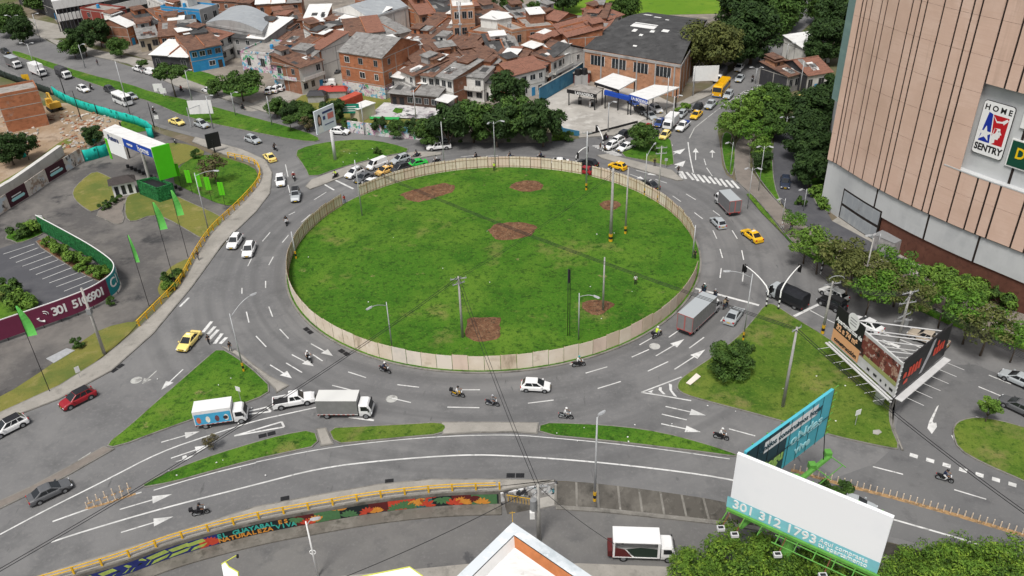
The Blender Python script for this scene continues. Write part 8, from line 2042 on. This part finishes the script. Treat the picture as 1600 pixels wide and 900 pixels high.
def proto(key, R, H, nclump, nleaf, leaf, mt, trunk_h, flat=1.0, seed=1, tr=.16, limbs=5):
    vs, fs = crown_mesh(seed, R, H, nclump, nleaf, leaf, flat)
    b = MB(); b.add([(v.x, v.y, v.z + trunk_h + H * .42) for v in vs], fs)
    cm = b.mesh("crown", LM[mt])
    t = MB(); r = random.Random(seed + 50)
    t.path([(0, 0, -.2), (r.uniform(-.1, .1), r.uniform(-.1, .1), trunk_h * .5), (r.uniform(-.2, .2), r.uniform(-.2, .2), trunk_h), (0, 0, trunk_h + H * .5)], [tr * 1.3, tr, tr * .8, tr * .3], 7)
    for k in range(limbs):
        a = k * 6.283 / limbs + r.uniform(-.4, .4); t.path([(0, 0, trunk_h * .8), (math.cos(a) * R * .3, math.sin(a) * R * .3, trunk_h + H * .25), (math.cos(a) * R * .65, math.sin(a) * R * .65, trunk_h + H * .5)], [tr * .6, tr * .4, tr * .15], 5)
    TREES[key] = (cm, t.mesh("trunk", BARK, True), R, H, trunk_h)
proto("dense", 4.0, 6.0, 34, 5200, .34, "dark", 1.6, seed=1)
proto("dense2", 4.2, 5.4, 30, 5200, .34, "mid", 1.4, seed=2)
proto("big", 8.0, 11, 60, 11000, .5, "olive", 3.0, seed=3, tr=.4)
proto("bigdark", 7.5, 11, 55, 10000, .5, "dark", 3.0, seed=4, tr=.4)
proto("bigmid", 7.0, 9, 50, 9000, .48, "mid", 2.5, seed=14, tr=.35)
proto("lime", 3.6, 2.8, 18, 1700, .26, "lime", 3.4, .7, 5, .12)
proto("airy", 3.8, 3.2, 16, 1400, .26, "fresh", 3.4, .7, 6, .12)
proto("oliveair", 4.2, 3.6, 16, 1500, .26, "olive", 3.4, .7, 16, .13)
proto("umbrella", 4.4, 2.4, 30, 3200, .32, "mid", 5.0, .6, 7, .16)
proto("wide", 6.0, 3.2, 36, 4200, .36, "mid", 3.6, .6, 8, .22)
proto("round", 3.0, 4.6, 40, 7000, .2, "mid", .3, seed=9, tr=.12)
proto("topiary", 1.5, 2.2, 18, 1800, .17, "lime", 1.1, seed=10, tr=.07)
proto("bush", 1.5, 1.7, 12, 1100, .22, "mid", .1, seed=11, tr=.05, limbs=3)
proto("limebush", 1.6, 1.6, 12, 1100, .22, "lime", .1, seed=12, tr=.05, limbs=3)
proto("near", 4.6, 4.8, 44, 8200, .2, "near", 1.6, .9, 13, .2)
proto("near2", 4.4, 4.6, 44, 8200, .2, "near", 1.6, .9, 23, .2)
proto("sparse", 3.0, 4.5, 16, 900, .28, "brown", 1.4, seed=15, tr=.1, limbs=8)
def tree(key, px, py, s, label, name="tree", z=0.0, group=None, sz=1.0, cat=None, mode="base"):
    cm, tm, R, H, th = TREES[key]
    if mode == "crown":      # pixel of the crown's middle
        zc = z + (th + H * .45) * s * sz; c = P(px, py, zc); c.z = z
    else: c = P(px, py, z)
    t = empty(name, label, cat or name.split("_")[-1], c, rnd.uniform(0, 6.28), group)
    t.scale = (s, s, s * sz)
    for nm, me in (("trunk", tm), ("crown", cm)):
        o = bpy.data.objects.new(nm, me); COL.objects.link(o); o.parent = t
    return t
T = """round 1143 563 1.0 round dark green shrub alone near the tip of the right grass triangle
topiary 1547 637 1.0 small round-topped tree on the grass island at the right edge
bush 1304 767 1.2 small leafy tree peeping over the white billboard edge
near2 1085 893 .62 bright bushy tree beside the white open-sided lorry
near 1150 872 .8 leafy tree under the left end of the white billboard
near2 1205 885 .85 yellow-green tree below the telephone number strip
near 1262 905 .9 tree below the middle of the white billboard
near2 1335 925 .8 tree at the bottom edge below the small print
near 1440 893 .72 leafy tree right of the white billboard's corner
near2 1505 884 .75 yellow-green tree at the bottom right by the kerb
near 1570 888 .75 leafy tree at the bottom right corner
near2 1630 905 .8 tree cut by the right edge at the bottom
near 1385 925 .7 dark gap tree between the billboard and the corner trees
dense2 668 204 .85 dark hedge tree at the left end of the roadside thicket
dense 700 194 1.2 dark hedge tree behind the weathered wall, second from the left
dense2 738 186 1.35 tall dark tree in the thicket behind the double lamp
dense 775 194 1.15 dark tree in the middle of the roadside thicket
dense2 812 184 1.35 dark rounded tree of the thicket next to the yard
dense 848 190 1.25 dark tree at the yard's left corner
dense 795 140 1.2 dark round tree alone before the brown-roofed houses
bush 720 212 1.2 low shrub at the foot of the thicket, left
bush 800 212 1.2 low shrub at the foot of the thicket, middle
limebush 872 210 1.2 yellow-green shrub at the yard's left corner
bush 888 213 1.0 low hedge shrub along the yard barrier
dense2 430 167 .65 bushy tree at the left end of the avenue hedge
dense 452 174 .65 dark bush in the avenue hedge below the graffiti house
dense2 478 181 .7 bush in the avenue hedge right of the fenced plot
dense 520 172 .75 dark tree left of the orange container
bush 545 192 1.2 yellowish bush at the end of the graffiti wall
dense 592 196 .5 dark bush above the graffiti wall, left
dense2 620 199 .55 bush above the graffiti wall, middle
dense 645 199 .5 dark bush above the graffiti wall, right
umbrella 265 112 1.05 round-topped tree on the avenue edge before the blue house
wide 374 127 1.0 wide flat-topped tree in the little park
dense2 338 136 .6 small tree beside the wide flat-topped one
dense 128 62 1.1 dark tree cluster at the avenue corner, left one
dense 152 48 1.1 dark tree near the red painted block
dense2 112 72 .9 dark low tree nearest the avenue corner
dense 168 40 .9 dark tree at the foot of the red painted block
dense2 185 72 .8 dark tree in front of the low cream house
bigmid 12 30 .8 big bright green tree at the top left corner
bigdark 30 46 .55 darker tree right of the big corner tree
big 1113 72 .95 large olive-green tree behind the white road sign back
bigdark 1152 66 .8 dark tree right of the large olive tree
bigdark 1178 52 1.0 big dark tree over the parked white lorry
bigmid 1210 28 1.0 large green tree at the top by the right road
bigdark 1160 18 1.1 big dark tree at the top edge above the warehouse
bigmid 1228 10 1.0 green tree at the very top near the right road
bigdark 1190 -8 1.0 dark tree on the top edge
bigmid 975 12 .75 dark green tree at the edge of the bright field
bigdark 1310 28 .9 dark tree behind the pink building's corner
bigdark 1295 62 .75 dark tree above the tiled restaurant
bigmid 1285 10 .8 green tree at the top right beside the road end
dense 1275 82 .9 small dark tree beside the tiled house
lime 1155 172 1.3 pale green tree with flat layers beside the main road
lime 1178 158 1.3 pale green tree just above the layered one
lime 1146 192 1.1 pale green tree nearest the zebra crossing
dense2 1190 172 1.15 dark green tree in the roadside clump
dense2 1208 150 1.0 dark green tree near the white SUV
airy 1178 205 1.0 green tree overhanging the brick pavement
dense2 1210 198 .8 tree beside the service lane's bend
lime 1188 228 .8 small light tree beside the curled lamps
dense 1190 250 .55 shrubby tree between pavement and service lane
bigdark 1272 182 .75 dark tree on the bank by the pink building, topmost
bigdark 1262 214 .6 dark tree on the bank by the pink building, lower
dense 1280 240 1.15 dark tree close against the grey wall
dense 1268 262 .9 dark shrubby tree on the service lane bank
dense 1300 150 1.3 dark tree in the corner behind the pink building
limebush 1278 300 1.3 yellow-green shrub at the foot of the grey wall, upper
limebush 1290 318 1.2 yellow-green shrub at the foot of the grey wall, lower
bush 1252 315 .8 low shrub at the service lane bend
lime 1262 372 .95 bright green street tree nearest the service lane
lime 1283 388 .95 bright green street tree above the low signal
oliveair 1310 398 1.0 olive street tree near the tall lamp
oliveair 1338 402 .95 olive street tree before the metal container
airy 1240 343 .6 small dark street tree by the mall lane end
oliveair 1375 428 .9 olive street tree in the middle of the row
airy 1408 433 1.0 green street tree in the middle of the row
lime 1452 438 .85 pale street tree right of the crowded pole
airy 1478 470 .9 dark green street tree behind the beige pickup
airy 1520 487 1.05 broad dark green street tree near the right edge
airy 1592 527 .8 small street tree at the right edge
limebush 1465 420 1.3 yellow-green hedge shrub at the brown wall, first
limebush 1482 426 1.3 yellow-green hedge shrub at the brown wall, second
bush 1500 436 1.3 dark hedge shrub at the brown wall
limebush 1518 440 1.4 yellow-green hedge shrub at the brown wall, fourth
limebush 1538 452 1.6 tall yellow-green shrub at the brown wall
bush 1562 462 1.4 hedge shrub at the brown wall near the right edge
limebush 1585 470 1.4 hedge shrub at the right edge of the brown wall
dense2 1005 210 .75 young round tree on the small upper island
bush 1022 232 .7 low plant on the small upper island
oliveair 1330 424 1.0 olive street tree over the pavement by the striped signal
airy 1362 450 .95 green street tree over the verge by the tall lamp
oliveair 1425 462 .95 olive street tree behind the crowded pole
airy 1395 408 .9 green tree before the brown wall, near the container
oliveair 1548 505 1.0 olive street tree near the right edge, over the verge
lime 1500 452 .95 pale tree over the slabs by the brown wall
bigdark 760 8 .6 dark tree at the top behind the brown houses
bigmid 800 6 .6 green tree at the top edge left of the far silver car
dense2 835 14 .8 tree beside the far silver car
sparse 333 262 1.0 thin brownish tree on the lawn by the yellow railing
bush 305 240 .9 small round shrub on the dry lawn
bush 30 362 1.3 dark clipped shrub on the car park island, left
limebush 52 352 1.5 bright shrub on the car park island, right
limebush 75 378 .9 small shrub at the top of the planted strip
limebush 92 388 1.2 bright shrub in the planted strip, second
limebush 112 400 1.3 bright shrub in the planted strip, third
limebush 130 410 1.1 bright shrub in the planted strip, fourth
limebush 152 424 1.2 bright shrub at the bottom of the planted strip
bush 8 452 1.6 leafy shrub behind the maroon sign, left
limebush 30 468 1.5 leafy shrub behind the maroon sign, right
bigdark 12 232 .45 dark tree at the left edge below the new brick building
dense 38 228 .7 olive dark tree beside the scrap of teal mesh
dense 146 212 .6 dark shrubby tree inside the curl of teal mesh
bush 162 322 .7 clipped hedge bush by the guard hut path, first
bush 172 316 .7 clipped hedge bush by the guard hut path, second
bush 182 310 .7 clipped hedge bush by the guard hut path, third
bush 268 432 1.1 bush at the corner of the stained car park
limebush 262 446 .9 low bush under the yellow railing
bush 120 536 .7 small round bush on the dry verge
bush 172 470 .6 small flowering bush under the teal sign end
umbrella 452 186 .45 small tree at the right end of the avenue median
sparse 478 192 .6 thin young tree on the tip of the avenue median
umbrella 222 98 .4 small palm-like tree on the avenue median
bush 590 236 .7 small shrub on the upper grass island
bush 1125 560 .7 low bush beside the big round shrub
bush 1170 545 .6 small bush by the lamp foot on the right triangle
sparse 330 690 .35 thin bare sapling on the lower left grass strip
bigmid 60 -4 .8 green tree behind the dark commercial block
bigdark 880 -12 .8 tree at the far edge of the bright field
dense2 1225 165 .9 tree beside the upper right yellow taxi
limebush 1068 168 1.3 bright shrub at the corner of the filling station
dense2 470 168 .5 small bush by the fenced plot"""
for line in T.split("\n"):
    w = line.split(" "); k = w[0]; lab = " ".join(w[4:])
    z = LOW if k in ("near", "near2") else .15
    tree(k, float(w[1]), float(w[2]), float(w[3]), lab, "shrub" if k in ("bush", "limebush", "round") and "tree" not in lab else "tree", z=z, mode="crown")

# pale scraps of litter on the grass
rr = random.Random(21); b = MB()
for (x0, y0, x1, y1, n) in ((480, 320, 1060, 540, 14), (1090, 520, 1330, 660, 9), (230, 590, 400, 680, 8), (860, 662, 1100, 700, 7), (260, 710, 480, 750, 6), (500, 225, 620, 255, 8)):
    for k in range(n):
        p = P(rr.uniform(x0, x1), rr.uniform(y0, y1), .2); s_ = rr.uniform(.04, .09); M = Matrix.Translation(p) @ Matrix.Rotation(rr.uniform(0, 6), 4, 'Z') @ Matrix.Rotation(rr.uniform(-.4, .4), 4, 'X'); b.box(-s_, s_, -s_ * .7, s_ * .7, -.02, .05, 0, M)
tag(b.build("litter", WHITE), "scraps of white litter lying on the grass", "litter", kind="stuff")
